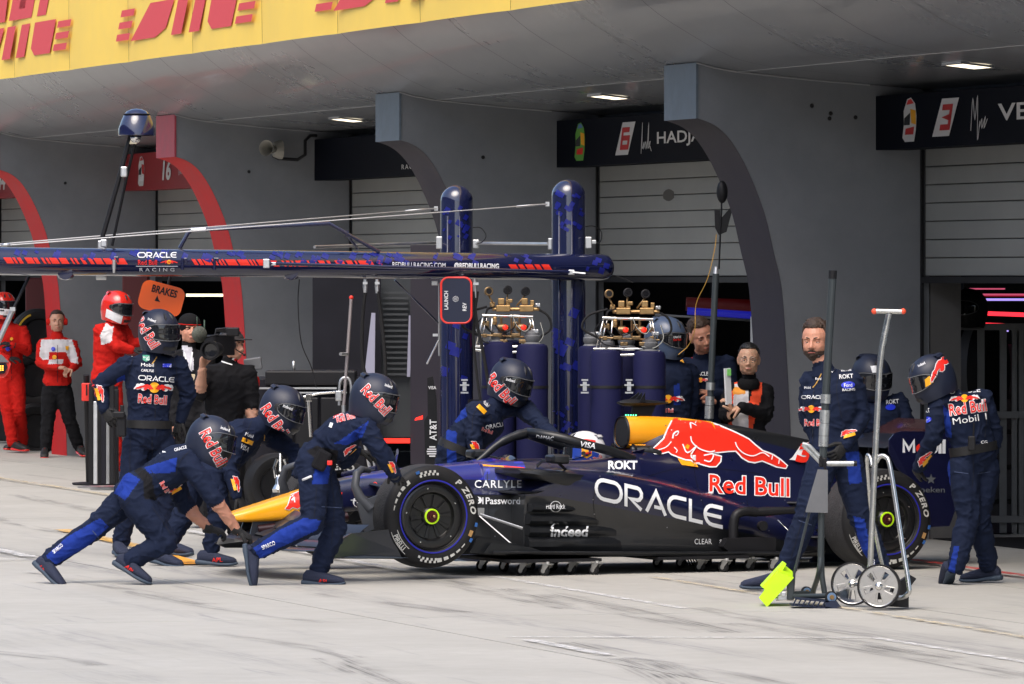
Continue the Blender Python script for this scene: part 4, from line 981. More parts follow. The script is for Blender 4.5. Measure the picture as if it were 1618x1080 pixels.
def word(txt, px, py, size, width=None, bold=.03, m=0, rot=0., slope=0., shear=0., tgt=None, name='lettering', extra=None, lift=.004, cell=7, par=None, mats=None, space=1.):
    V, F, wd = text2d(txt, bold, shear, 1, space); sx = (width/size/wd) if width else 1
    mb = MB(); lay(mb, tgt or TG, [(skew(([(x*sx, y) for x, y in V], F, 1), slope), m)], px, py, size, rot, cell=cell, lift=lift, maxd=.35)
    if extra: extra(mb)
    if mb.v: return mb.build(name, mats or CDM, par or car, auto=False)
mb = MB(); O_ = skew(([(x*.80, y) for x, y in ORACLE[0]], ORACLE[1], 1), -.235); lay(mb, TG, [(O_, 0)], 1041, 794, 36, 0, cell=5, lift=.006, maxd=.5); mb.build('lettering', CDM, car, auto=False)
V, F, wd = RB_W; s_ = 4.45/wd
mb = MB(); lay(mb, TG, [(skew(([(x*s_, y) for x, y in RB_W[0]], RB_W[1], 1), -.05), 0), (skew(([(x*s_, y) for x, y in RB_R[0]], RB_R[1], 1), -.05), 1)], 1184, 766, 29, 0, cell=5, lift=.005, maxd=.5); mb.build('lettering', CDM, car, auto=False)
word('CARLYLE', 787, 764, 12.5, 74, .012, space=1.15); word('1Password', 792, 790.5, 11, 60, .02)
mb = MB(); lay(mb, TG, [(poly2d([(-.2, .5), (.25, .35), (.4, 0), (.25, -.35), (-.2, -.5), (.0, -.15), (-.15, 0), (.0, .15)]), 0)], 757, 790, 12); mb.build('emblem', CDM, car, auto=False)
word('ROKT', 984, 734, 13, 46, .05); word('Hard Rock', 878, 799.5, 8, 30, .0); mb = MB(); lay(mb, TG, [(ring2d(.44, .5, 20), 0)], 878, 800, 18); mb.build('emblem', CDM, car, auto=False)
word('indeed', 900, 839, 16.5, 60, .045, shear=.12); mb = MB(); lay(mb, TG, [(stroke2d([(-.5, -.5), (-.35, 0), (0, .35), (.5, .45)], .18), 0)], 876, 832, 12); mb.build('emblem', CDM, car, auto=False)
word('CLEAR', 1111, 855, 9, 27, -.01); word('SIS', 1142, 855, 6, 10, .01)
HT = Target([halo]); word('VISA', 929, 702.5, 8.5, 24, .03, rot=-9, shear=.15, tgt=HT, lift=.006, cell=1.5); word('DAMAC', 861, 691, 6.5, 28, .0, rot=-6, shear=.15, tgt=HT, lift=.006, cell=1.5)
ET = Target([EPL])
mb = MB(); lay(mb, ET, [(MSH, 0)], 1436, 704.5, 21, cell=7); mb.build('lettering', CDM, car, auto=False); word('o', 1455.5, 704.5, 21, None, .06, 1, tgt=ET); word('bil', 1481, 704.5, 21, None, .06, tgt=ET)
star = [(.5*(1 if i % 2 == 0 else .42)*math.sin(math.pi*i/5), .5*(1 if i % 2 == 0 else .42)*math.cos(math.pi*i/5)) for i in range(10)]
mb = MB(); lay(mb, ET, [(poly2d(star), 0)], 1471, 757, 17); mb.build('emblem', [mat('dull_silver', (.10, .11, .12), .5)], car, auto=False)
word('Heineken', 1462, 773, 9, 62, .02, tgt=ET, mats=[mat('dull_silver', (.10, .11, .12), .5)])
mb = MB(); nb_ = [(1252, 728), (1262, 700), (1285, 698), (1300, 700), (1294, 731)]
lay(mb, TG, [(pxshape([(1247, 726), (1252, 722), (1268, 699), (1300, 697), (1296, 731)], 1272, 714), 0)], 1272, 714, 1, cell=5, lift=.02)
V, F, wd = text2d('3', .10, .3, 1.6); lay(mb, TG, [(xf2d((V, F, 1), 1), 1)], 1274, 714, 27, 0, cell=5, lift=.026); mb.build('race_number', CDM, car, auto=False)
NT = Target([nose, nose2])
z1 = tracer(260, 720, 6.0)
nbull = z1([(1145, 500), (1170, 470), (1190, 410), (1200, 370), (1260, 345), (1330, 325), (1400, 300), (1400, 480), (1340, 505), (1290, 480), (1262, 500), (1215, 485), (1180, 510)])
mb = MB(); c_ = (478, 795); lay(mb, NT, [(pxshape(grow(nbull, -1.3 if grow(nbull, 1)[0][0] > nbull[0][0] else 1.3), *c_), 0), (pxshape(nbull, *c_), 1)], *c_, 1, cell=5, lift=.004, maxd=.5); lay(mb, NT, [(pxstroke(z1([(1205, 420), (1225, 395), (1235, 440)]), *c_, 2), 0), (pxstroke(z1([(1285, 440), (1320, 420), (1340, 440)]), *c_, 2), 0)], *c_, 1, cell=5, lift=.009, maxd=.5); mb.build('bull_emblem', CDM, car, auto=False)
mb = MB(); lay(mb, NT, [(ring2d(.42, .5, 16), 0), (poly2d([(-.7, .16), (.7, .16), (.7, .22), (-.7, .22)]), 0)], 566, 793, 17); lay(mb, NT, [(text2d('FIA', .02)[0:3], 0)], 566, 791, 8, lift=.006); mb.build('emblem', CDM, car, auto=False)
mb = MB(); lay(mb, NT, [(ring2d(.32, .5, 16), 1)], 592.5, 764.5, 7); mb.build('emblem', CDM, car, auto=False)
mb = MB(); lay(mb, NT, [(text2d('Red Bull', .04), 1)], 520, 779, 9, -8, lift=.004); mb.build('lettering', CDM, car, auto=False)
# sponsor strip along the top of the cockpit side
mb = MB(); BT = Target([body]); lay(mb, BT, [(poly2d([(-22, -1.6), (20, -2.2), (22, -.2), (-20, 1.2)]), 2)], 778, 735, 1, -2); lay(mb, BT, [(poly2d([(-16, -1.2), (18, -1.6), (16, .6), (-16, 1)]), 1)], 812, 737.5, 1, -4); mb.build('trim_stripe', CDM, car, auto=False)
# ---------------------------------------------------------------- dollies under the floor
M_caster = mat('caster_metal', (.62, .62, .60), .35, .8)
def dolly(xs, lab, group='wheeled dollies under the car'):
    # xs: pixels of the near casters in pairs
    t = thing('car_dolly', lab, 'dolly', (W(sum(xs)/len(xs), 905, 44.0)).xy.to_3d(), group)
    x0 = CM.inverted() @ W(xs[0]-6, 892, 44.2); x1 = CM.inverted() @ W(xs[-1]+12, 892, 44.6)
    cx = (x0.x+x1.x)/2; ln = abs(x0.x-x1.x)
    q = MB(); cc_ = CM @ Vector((cx, .36, 0)); cc_.z = .106; q.box(cc_, (ln, .90, .022), X=Vector((cF.x, cF.y, 0)), m=0); q.build('dolly_frame', M_black, t)
    for k, px in enumerate(xs):
        for row in (0, 1):
            y = (.78 if k % 2 else .66)-row*.70; xa, xb = -.5, -3.2
            for _ in range(40):
                xm = (xa+xb)/2
                if PX(CM @ Vector((xm, y+row*.70, 0)))[0] < px: xa = xm
                else: xb = xm
            p = CM @ Vector(((xa+xb)/2, y, 0)); p.z = 0
            d = Vector((.6 if k % 2 else .75, -.5, 0)).normalized(); ax = Vector((-d.y, d.x, 0))
            q = MB(); q.lathe(p+Vector((0, 0, .040)), ax, [(-.015, .0), (-.015, .034), (-.010, .040), (.010, .040), (.015, .034), (.015, 0)], 20); c = q.build('caster', M_rubber, t)
            q = MB(); q.lathe(p+Vector((0, 0, .036)), ax, [(-.016, .0), (-.016, .018), (.016, .018), (.016, 0)], 14)
            for s_ in (-1, 1): q.prism([p+ax*s_*.019+d*(-.012)+Vector((0, 0, .03)), p+ax*s_*.019+d*.012+Vector((0, 0, .03)), p+ax*s_*.019+d*.055+Vector((0, 0, .078)), p+ax*s_*.019+d*.0+Vector((0, 0, .082))], ax*.003)
            q.box(p+d*.028+Vector((0, 0, .083)), (.075, .045, .006), X=d); q.tube([p+d*.03+Vector((0, 0, .083)), p+d*.03+Vector((0, 0, .10))], .015, 10); q.build('fork', M_caster, c)
dolly([824, 860, 902, 938], 'black dolly on swivel castors under the front half of the car floor')
dolly([1106, 1143, 1184, 1222], 'black dolly on swivel castors under the rear half of the car floor')
t = thing('support_stand', 'small dark perforated wedge stand between the two dollies', 'stand', W(1088, 893, 45.6).xy.to_3d())
q = MB(); c0 = W(1090, 888, 46.0)
for i in range(6): q.prism([W(1076+i*4.2, 881, 46.0), W(1078.5+i*4.2, 881, 46.0), W(1084+i*4.2, 893, 46.0), W(1081.5+i*4.2, 893, 46.0)], Vector((0, .02, 0)))
q.prism([W(1074, 879, 46), W(1112, 879, 46), W(1112, 881.5, 46), W(1074, 881.5, 46)], Vector((0, .1, 0))); q.prism([W(1078, 893, 46), W(1112, 893, 46), W(1112, 894.5, 46), W(1078, 894.5, 46)], Vector((0, .1, 0))); q.build('wedge_frame', M_darkwall, t)

# panel gaps and fasteners
M_gap = mat('panel_gap', (.002, .002, .003), .6); M_riv = mat('fastener', (.22, .22, .24), .35, .7)
for pts in ([(1094, 722), (1100, 760), (1112, 800)], [(940, 770), (938, 800), (943, 830), (948, 872)], [(1000, 760), (1060, 742), (1110, 738), (1200, 748)], [(1180, 790), (1184, 820)], [(770, 745), (772, 800), (776, 868)]):
    mb = MB(); c_ = pts[0]; lay(mb, TG, [(pxstroke([(p.x, p.y) for p in catmull([(x, y, 0) for x, y in pts], 4)], *c_, .8), 0)], *c_, 1, cell=8, lift=.002, maxd=.5)
    if mb.v: mb.build('panel_gap', M_gap, car, auto=False)
for (x, y) in ((937, 789), (939, 812), (1054, 833), (1098, 735), (1108, 790), (1085, 727), (963, 722), (782, 847), (1150, 775), (1175, 795), (1052, 672), (1120, 880), (1240, 790), (1215, 838), (860, 808), (948, 752)):
    mb = MB(); lay(mb, TG, [(circ2d(.5, 8), 0)], x, y, 2.2, cell=0, lift=.003)
    if mb.v: mb.build('fastener', M_riv, car, auto=False)
# ================================================================ PEOPLE
def cloth(name, col, **k): return mat(name, col, .86, bump=.5, bscale=26, var=.14, vscale=9, spec=.15, **k)
C_navy = cloth('suit_navy', (.009, .0145, .036)); C_blue = cloth('suit_blue', (.011, .032, .22)); C_blk = cloth('cloth_black', (.010, .010, .012)); C_red = cloth('suit_red', (.50, .014, .010))
C_wht = cloth('suit_white', (.62, .60, .62)); C_knit = cloth('knit_black', (.008, .008, .009)); C_vest = cloth('vest_orange_red', (.75, .08, .03)); C_shirt = cloth('shirt_white', (.5, .5, .55))
def skinm(name, col):
    m = mat(name, col, .5, bump=.12, bscale=160, var=.08, vscale=25); p = m.node_tree.nodes['Principled BSDF']; p.inputs['Subsurface Weight'].default_value = .12; p.inputs['Subsurface Radius'].default_value = (.02, .006, .003); p.inputs['Subsurface Scale'].default_value = .3; return m
K_a = skinm('skin_fair', (.50, .235, .155)); K_b = skinm('skin_warm', (.54, .29, .20)); K_c = skinm('skin_light_tan', (.56, .32, .21)); K_lip = mat('lips', (.38, .10, .08), .45); K_eye = mat('eye_white', (.6, .58, .55), .2); K_iris = mat('eye_dark', (.02, .015, .01), .1)
H_brn = mat('hair_brown', (.035, .018, .010), .6, bump=.8, bscale=140, var=.4, vscale=60, stretch=(1, 1, .25)); H_blk = mat('hair_black', (.008, .007, .007), .5, bump=.6, bscale=140, stretch=(1, 1, .25))
S_shoe = mat('shoe_knit', (.012, .018, .045), .8, bump=.6, bscale=200); S_sole = mat('shoe_sole', (.035, .055, .085), .7); S_blk = mat('shoe_black', (.012, .012, .012), .6)
G_blk = mat('glove_black', (.008, .008, .009), .75, bump=.5, bscale=180)
HM_navy = mat('helmet_matte_navy', (.009, .014, .034), .5, bump=.02, var=.12, vscale=5); HM_trim = mat('helmet_trim', (.012, .012, .014), .45); HM_red = mat('helmet_red', (.6, .02, .012), .22, coat=.6); HM_wht = mat('helmet_white', (.7, .7, .72), .25, coat=.5); HM_blue = mat('helmet_blue', (.02, .05, .3), .25, coat=.5); HM_ice = mat('helmet_pale_blue', (.07, .10, .17), .3)
V_dark = mat('visor_dark', (.010, .011, .014), .06, coat=.6); V_clear = mat('visor_clear', (.5, .55, .6), .04, alpha=.28)
M_belt = mat('belt_black', (.007, .007, .008), .6)

def remesh(mb, voxel, smooth_it=6, wr=0., seed=0, zones=None):
    me = bpy.data.meshes.new('tmp'); me.from_pydata(mb.v, [], mb.f); bm = bmesh.new(); bm.from_mesh(me); bmesh.ops.recalc_face_normals(bm, faces=bm.faces); bm.to_mesh(me); bm.free()
    o = bpy.data.objects.new('tmp', me); COL.objects.link(o)
    r = o.modifiers.new('r', 'REMESH'); r.mode = 'VOXEL'; r.voxel_size = voxel; r.adaptivity = 0
    s = o.modifiers.new('s', 'SMOOTH'); s.factor = .5; s.iterations = smooth_it
    dg = bpy.context.evaluated_depsgraph_get(); dg.update(); m2 = bpy.data.meshes.new_from_object(o.evaluated_get(dg), depsgraph=dg)
    bpy.data.objects.remove(o); bpy.data.meshes.remove(me)
    if wr:
        N = noise.noise; sv = Vector((seed*3.7, seed*1.3, seed*.7)); out = []
        for v in m2.vertices:
            c = v.co; p = Vector((c.x*8, c.y*8, c.z*13))+sv; a = N(p+Vector((N(p*.6), 0, N(p*.7+Vector((5, 0, 0)))))*1.5)
            rdg = 1-min(1, abs(a)*3.4); q = N(p*2.3); jf = .5
            if zones:
                for j_, rj in zones: d = (c-j_).length/rj; jf = max(jf, 1.25*math.exp(-d*d))
            out.append(v.co+v.normal*(jf*wr*(rdg**2*1.0-.30+.45*q)))
        for v, c in zip(m2.vertices, out): v.co = c
    m2.update(); return m2

def ring(c, ax, side, w_, d_, n=18, e=.85):
    """superelliptic ring round axis ax; side = direction of the wide half axis"""
    ax = ax.normalized(); s_ = (side-ax*side.dot(ax)).normalized(); q = ax.cross(s_); out = []
    for i in range(n):
        a = 2*math.pi*i/n; ca, sa = math.cos(a), math.sin(a)
        out.append(c+s_*w_*math.copysign(abs(ca)**e, ca)+q*d_*math.copysign(abs(sa)**e, sa))
    return out
def capsule(mb, a, b, ra, rb, n=14):
    a = Vector(a); b = Vector(b); d = (b-a).normalized(); L_ = (b-a).length; pts = []; rs = []
    for t in (-1, -.92, -.7, -.38, 0): pts.append(a+d*ra*t); rs.append(ra*math.sqrt(max(.0004, 1-t*t)))
    for k in (.35, .7): pts.append(a+(b-a)*k); rs.append(ra+(rb-ra)*k+.06*ra*(1 if k == .35 else .3))
    for t in (0, .38, .7, .92, 1): pts.append(b+d*rb*t); rs.append(rb*math.sqrt(max(.0004, 1-t*t)))
    mb.tube(pts, rs, n)

def hand(mb, P, D, N_, T, curl=.4, size=1., spread=.12, m=0):
    """P wrist, D towards the fingers, N_ palm side, T thumb side"""
    D = D.normalized(); N_ = (N_-D*N_.dot(D)).normalized(); T = (T-D*T.dot(D)-N_*T.dot(N_)); T = T.normalized() if T.length > .1 else D.cross(N_); s = size
    rs = [ring(P+D*t*s, D, T, w_*s, th*s, 12, .8) for t, w_, th in ((-.03, .029, .024), (.0, .030, .024), (.03, .038, .021), (.06, .043, .018), (.088, .044, .016), (.10, .036, .010))]
    mb.loft(rs, m)
    for i, (off, ln, r) in enumerate(((.031, .074, .0095), (.0105, .082, .0098), (-.0105, .077, .0095), (-.031, .060, .0085))):
        b = P+D*.082*s+T*off*s; ang = (i-1.5)*-spread; d = (D+T*math.tan(ang)).normalized(); pts = [b]; rr = [r*s*1.12]; a = curl*.6
        for k, f in enumerate((.44, .32, .24)):
            dd = (d*math.cos(a)+N_*math.sin(a)).normalized(); e = pts[-1]+dd*ln*f*1.05*s; pts += [pts[-1]+dd*ln*f*.5*s, e]; rr += [r*s, r*s*(1.02-.06*k)]; a += curl*.9
        pts.append(pts[-1]+dd*.004*s); rr.append(r*s*.5); mb.tube(pts, rr, 8, m)
    b = P+D*.022*s+T*.030*s; d = (T*.75+D*.7+N_*.25).normalized(); p1 = b+d*.042*s; d2 = (T*.25+D*.9+N_*(.3+curl*.5)).normalized(); p2 = p1+d2*.032*s; p3 = p2+(d2+N_*.3*curl).normalized()*.026*s
    mb.tube([b, p1, p2, p3, p3+d2*.004*s], [.016*s, .0125*s, .0115*s, .010*s, .005*s], 8, m)

def shoe(par, heel, toe, up, cols=(S_shoe, S_sole), L_=None, laces=True):
    heel = Vector(heel); toe = Vector(toe); d = (toe-heel).normalized(); up = Vector(up); up = (up-d*up.dot(d)).normalized(); q = d.cross(up); L_ = L_ or .295
    def rg(t, w_, z0, z1, n=16):
        out = []
        for i in range(n):
            a = 2*math.pi*i/n; ca, sa = math.cos(a), math.sin(a); out.append(heel+d*L_*t+q*w_*math.copysign(abs(ca)**.7, ca)+up*((z0+z1)/2+(z1-z0)/2*math.copysign(abs(sa)**.8, sa)))
        return out
    u = MB(); u.loft([rg(*k) for k in ((.0, .012, .03, .055), (.015, .030, .025, .085), (.08, .037, .022, .108), (.20, .037, .02, .112), (.32, .038, .02, .108), (.45, .044, .02, .098), (.6, .050, .02, .088), (.78, .050, .02, .076), (.90, .046, .022, .068), (.97, .034, .022, .056), (1.0, .012, .030, .042))])
    sh = u.build('shoe', cols[0], par)
    o = MB(); o.loft([rg(*k) for k in ((-.04, .016, .012, .034), (-.01, .036, .003, .042), (.12, .045, 0, .042), (.35, .042, .003, .034), (.6, .050, 0, .027), (.8, .054, .002, .030), (.94, .046, .008, .034), (1.0, .030, .014, .036), (1.03, .010, .022, .034))]); o.build('sole', cols[1], sh)
    if laces:
        l_ = MB()
        for k in range(4):
            t = .36+.07*k; z = .104-.011*k; l_.tube([heel+d*L_*t-q*.03+up*(z-.012), heel+d*L_*t+up*z, heel+d*L_*(t+.02)+q*.03+up*(z-.012)], .0035, 6)
        l_.build('laces', cols[1], sh)
    return sh

HSIL = []
def helmet(par, C, fwd, up=(0, 0, 1), shell=None, visor=None, s=1.13, open_visor=0., name='helmet', clear=None, trim=True):
    shell = shell or HM_navy; C = Vector(C); X = Vector(fwd).normalized(); U = Vector(up); U = (U-X*U.dot(X)).normalized(); Y = U.cross(X)
    def pt(az, z, off=0.):
        # plan radius
        ca, sa = math.cos(az), math.sin(az); fx = .142 if ca > 0 else .152; fy = .124
        if z > 0: k = max(0, 1-(z/.145)**2.25)**.5; sx = 0
        else:
            t = z/-.135; k = 1-.13*t**2.2-(.10*t**2 if ca < 0 else 0); sx = .016*math.sin(math.pi*min(1, t*.85)) if ca > 0 else -.004
        e = .92; x = fx*k*math.copysign(abs(ca)**e, ca)+sx*max(0, ca); y = fy*k*math.copysign(abs(sa)**e, sa)
        zz = z-(.012*max(0, -ca) if z < -.1 else 0)
        v = Vector((x, y, zz)); n_ = Vector((x/.02, y/.0155, zz/.021 if z > 0 else 0)); n_ = n_.normalized() if n_.length else Vector((0, 0, 1)); v += n_*off
        return C+(X*v.x+Y*v.y+U*v.z)*s
    n = 40; zs = [.145*math.sin(R(a)) for a in (90, 84, 76, 67, 57, 46, 35, 25, 16, 8)]+[0, -.02, -.04, -.06, -.08, -.10, -.12, -.135]
    mb = MB(); rows = [[pt(2*math.pi*j/n, min(z, .14499)) for j in range(n)] for z in zs]; mb.loft(rows, 0, caps=False)
    inn = [C+(p-C)*.9+U*(.004) for p in rows[-1]]; inn2 = [C+(p-C)*.72+U*.04*s for p in rows[-1]]
    mb.loft([rows[-1], inn, inn2], 1, caps=False); mb.add(inn2, [tuple(range(n))], 1)
    h = mb.build(name, [shell, HM_trim], par)
    # eyeport frame and visor
    def patch(z0, z1, a0, a1, off, nz=7, na=22, tz=lambda a, t: 0):
        return [[pt(a0+(a1-a0)*j/na, z0+(z1-z0)*i/nz, off) for j in range(na+1)] for i in range(nz+1)]
    def lens(off, z0, z1, aw, rot=0.):
        rows_ = []
        for i in range(9):
            t = -1+2*i/8; ww = aw*(1-abs(t)**3.0*.22); rows_.append([pt(-ww+2*ww*j/26, (z0+z1)/2+t*(z1-z0)/2*(1-.25*abs(-1+2*j/26)**4), off) for j in range(27)])
        if rot:
            piv = C+U*.01*s; q = Matrix.Rotation(-rot, 4, Y); rows_ = [[piv+(q @ (p-piv))+X*.004 for p in r] for r in rows_]
        return rows_
    mb = MB(); mb.loft(lens(.003, -.052, .062, R(84)), closed=False, caps=False); mb.build('eyeport', HM_trim, h, auto=False)
    mb = MB(); mb.loft(lens(.0075, -.046, .056, R(80), open_visor), closed=False, caps=False)
    v = mb.build('visor', visor or V_dark, h, auto=False)
    lr = lens(.0085, -.046, .056, R(80), open_visor); loop_ = lr[0]+[r[-1] for r in lr[1:-1]]+lr[-1][::-1]+[r[0] for r in lr[1:-1]][::-1]
    mb = MB(); mb.tube(loop_, .0026*s, 6, closed=True); mb.build('visor_rim', M_grey, h)
    if trim:
        for sg in (-1, 1):
            mb = MB(); p = pt(sg*R(82), .005, .004); mb.lathe(p, (p-C-U*(p-C).dot(U)), [(0, .022*s), (.006, .020*s), (.008, .010*s), (.008, 0)], 16); mb.build('visor_pivot', HM_trim, h)
        for sg in (-1, 1): mb = MB(); mb.loft([[pt(sg*R(16)+dj, z, o_) for dj, o_ in ((-R(6)*k, .0), (-R(3)*k, .007*k), (R(3)*k, .007*k), (R(6)*k, 0))] for z, k in ((.085, .3), (.100, 1), (.118, 1), (.128, .3))], closed=False, caps=False); mb.build('crown_vent', HM_trim, h)
        mb = MB(); rr = []
        for a in (180-62, 180-40, 180-15, 180+15, 180+40, 180+62):
            rr.append([pt(R(a), .118, .001), pt(R(a), .108, .016), pt(R(a), .095, .015), pt(R(a), .088, .001)])
        mb.loft(rr, closed=False, caps=False); mb.build('spoiler', shell, h)
        mb = MB(); mb.loft([[pt(a_, z, .006) for a_ in (R(-24), R(-8), R(8), R(24))] for z in (-.088, -.100, -.112)], closed=False, caps=False); mb.build('chin_vent', HM_trim, h, auto=False)
    h['_h'] = 1
    return h

def head(par_parts, C, fwd, up=(0, 0, 1), skin=K_a, hair='short', hairm=H_brn, beard=False, s=1., glasses=False, body=None):
    """returns list of (mesh, material list) to join into the body, and builds hair etc. as children afterwards"""
    C = Vector(C); X = Vector(fwd).normalized(); U = Vector(up); U = (U-X*U.dot(X)).normalized(); Y = U.cross(X)
    def P(x, y, z): return C+(X*x+Y*y+U*z)*s
    mb = MB(); bl = lambda x, y, z, a, b, c: mb.ball(P(x, y, z), (a*s, b*s, c*s), X=X, Z=U, n=20)
    bl(-.012, 0, .026, .094, .078, .084); bl(.022, 0, -.026, .066, .068, .072); bl(.036, 0, -.070, .040, .046, .034); bl(.052, 0, -.086, .018, .024, .016)
    for sg in (-1, 1):
        bl(.050, sg*.034, -.030, .028, .024, .026); bl(.020, sg*.050, -.060, .030, .014, .030); bl(-.005, sg*.074, -.008, .020, .009, .033); bl(-.010, sg*.080, -.002, .013, .006, .024)
        bl(.074, sg*.026, .022, .012, .024, .007)
    mb.tube([P(.076, 0, .018), P(.088, 0, -.006), P(.100, 0, -.028), P(.094, 0, -.034)], [.009*s, .010*s, .013*s, .010*s], 10)
    bl(.088, .012, -.033, .010, .008, .007); bl(.088, -.012, -.033, .010, .008, .007)
    bl(.080, 0, -.058, .010, .024, .0055); bl(.078, 0, -.068, .010, .020, .006)
    m2 = remesh(mb, .0045*s, 3)
    # eye sockets: push in
    for v in m2.vertices:
        l = v.co-C; x, y, z = l.dot(X)/s, l.dot(Y)/s, l.dot(U)/s
        for sg in (-1, 1):
            dd = ((y-sg*.030)/.018)**2+((z-.004)/.013)**2
            if x > .04 and dd < 1.6: v.co -= X*.010*s*math.exp(-dd*1.2)
    ex = MB()
    for sg in (-1, 1):
        ex.ball(P(.0635, sg*.030, .002), .0120*s, 0, 14, X=X, Z=U); ex.ball(P(.0728, sg*.030, .000), (.0035*s, .0052*s, .0050*s), 1, 10, X=X, Z=U); ex.ball(P(.0630, sg*.030, .0055), (.0138*s, .0175*s, .0105*s), 2, 14, X=X, Z=U); ex.ball(P(.0615, sg*.030, -.0085), (.0138*s, .0175*s, .0080*s), 2, 14, X=X, Z=U)
        pass
        ex.tube([P(.083, sg*.014, .0235), P(.083, sg*.028, .027), P(.071, sg*.046, .023)], [.0032*s, .0042*s, .002*s], 6, 3)
    ex.tube([P(.0865, -.022, -.062), P(.091, 0, -.0605), P(.0865, .022, -.062)], [.0015*s, .0042*s, .0015*s], 8, 4)
    hb = MB()
    def capshell(zmin_f, th, nz_, lift=0):
        n = 36; rows_ = []
        for i in range(11):
            ph = R(8+i*8.2*zmin_f)
            r_ = []
            for j in range(n):
                a = 2*math.pi*j/n; ca = math.cos(a); lim = 1.0 if ca < -.2 else (.90 if ca < .35 else .55)
                p = ph*lim if ca > -.2 else ph*1.25
                d = Vector((math.sin(p)*math.cos(a), math.sin(p)*math.sin(a), math.cos(p))); tt = th*(1+.5*noise.noise(d*9))*(1-(i/10)**3)+.002
                r_.append(P(-.012+d.x*(.094+tt), d.y*(.074+tt*.9), .028+lift+d.z*(.088+tt*1.1)))
            rows_.append(r_)
        nonlocal_rows = rows_; hb.loft(rows_, nz_, caps=True)
    return dict(mesh=m2, extra=ex, P=P, X=X, Y=Y, U=U, s=s, skin=skin, hair=hair, hairm=hairm, beard=beard, cap=capshell, hb=hb, glasses=glasses)
def head_children(hd, par):
    P, s = hd['P'], hd['s']; X, Y, U = hd['X'], hd['Y'], hd['U']
    if hd['hair'] in ('short', 'quiff'):
        hd['cap'](1.0, .008 if hd['hair'] == 'short' else .018, 0); q = hd['hb']; rn = random.Random(5); long_ = .014 if hd['hair'] == 'short' else .026
        for _ in range(150):
            ph = R(rn.uniform(3, 66)); a = rn.uniform(0, 2*math.pi); ca = math.cos(a)
            if ca > .2: ph = min(ph, R(46))
            elif ca < -.3: ph *= 1.35
            d = Vector((math.sin(ph)*math.cos(a), math.sin(ph)*math.sin(a), math.cos(ph))); t0 = .004; r0 = P(-.012+d.x*(.092+t0), d.y*(.076+t0), .026+d.z*(.084+t0))
            n1 = (X*d.x+Y*d.y+U*d.z); sw_ = (-X*.7+Y*rn.uniform(-.5, .5)+U*.1) if ph > R(25) or hd['hair'] == 'short' else (X*.1+Y*rn.uniform(-.7, .7)+U*.15); L0 = long_*rn.uniform(.7, 1.25)*s
            q.tube([r0, r0+(n1*.6+sw_*.6)*L0*.5, r0+(n1*.45+sw_*1.1)*L0], [.0075*s, .006*s, .001*s], 5)
        q.build('hair', hd['hairm'], par)
    if hd['beard']:
        b = MB(); rows_ = []
        for z, k, x0 in ((-.028, .0, -.01), (-.040, .6, .0), (-.055, 1, .005), (-.072, 1, .008), (-.090, 1, .012), (-.108, .8, .02), (-.116, .3, .03)):
            r_ = []
            for j in range(17):
                a = R(-88+176*j/16); rx = .082 if z > -.08 else .074-(-.08-z)*.9; ry = .064 if z > -.08 else .056-(-.08-z)*.8; t = .006*k*(1+.3*noise.noise(Vector((a*6, z*80, 0))))
                r_.append(P(.004+(rx-.004+t)*math.cos(a), (ry+t)*math.sin(a), z))
            rows_.append(r_)
        b.loft(rows_[2:], 0, closed=False, caps=False)
        for sg in (-1, 1): b.loft([[P(.030+x, sg*(.0645+k), z) for x in (-.034, -.012, .004)] for z, k in ((.015, .0085), (-.01, .009), (-.035, .007), (-.06, .003))], closed=False, caps=False)
        b.tube([P(.070, -.034, -.066), P(.087, -.016, -.052), P(.093, 0, -.049), P(.087, .016, -.052), P(.070, .034, -.066)], [.003*s, .0055*s, .0055*s, .0055*s, .003*s], 8)
        b.ball(P(.080, 0, -.078), (.012*s, .016*s, .008*s), X=X, Z=U); b.build('beard', hd['hairm'], par)
    if hd['glasses']:
        g = MB()
        for sg in (-1, 1):
            c = P(.086, sg*.031, .003); pts = [c+(Y*math.cos(a)*.022+U*math.sin(a)*.017)*s for a in [2*math.pi*i/18 for i in range(18)]]; g.tube(pts, .0013*s, 6, closed=True); g.tube([P(.086, sg*.053, .008), P(.01, sg*.080, .006)], .0013*s, 6)
        g.tube([P(.087, -.010, .006), P(.087, .010, .006)], .0013*s, 6); g.build('glasses', M_steel, par)

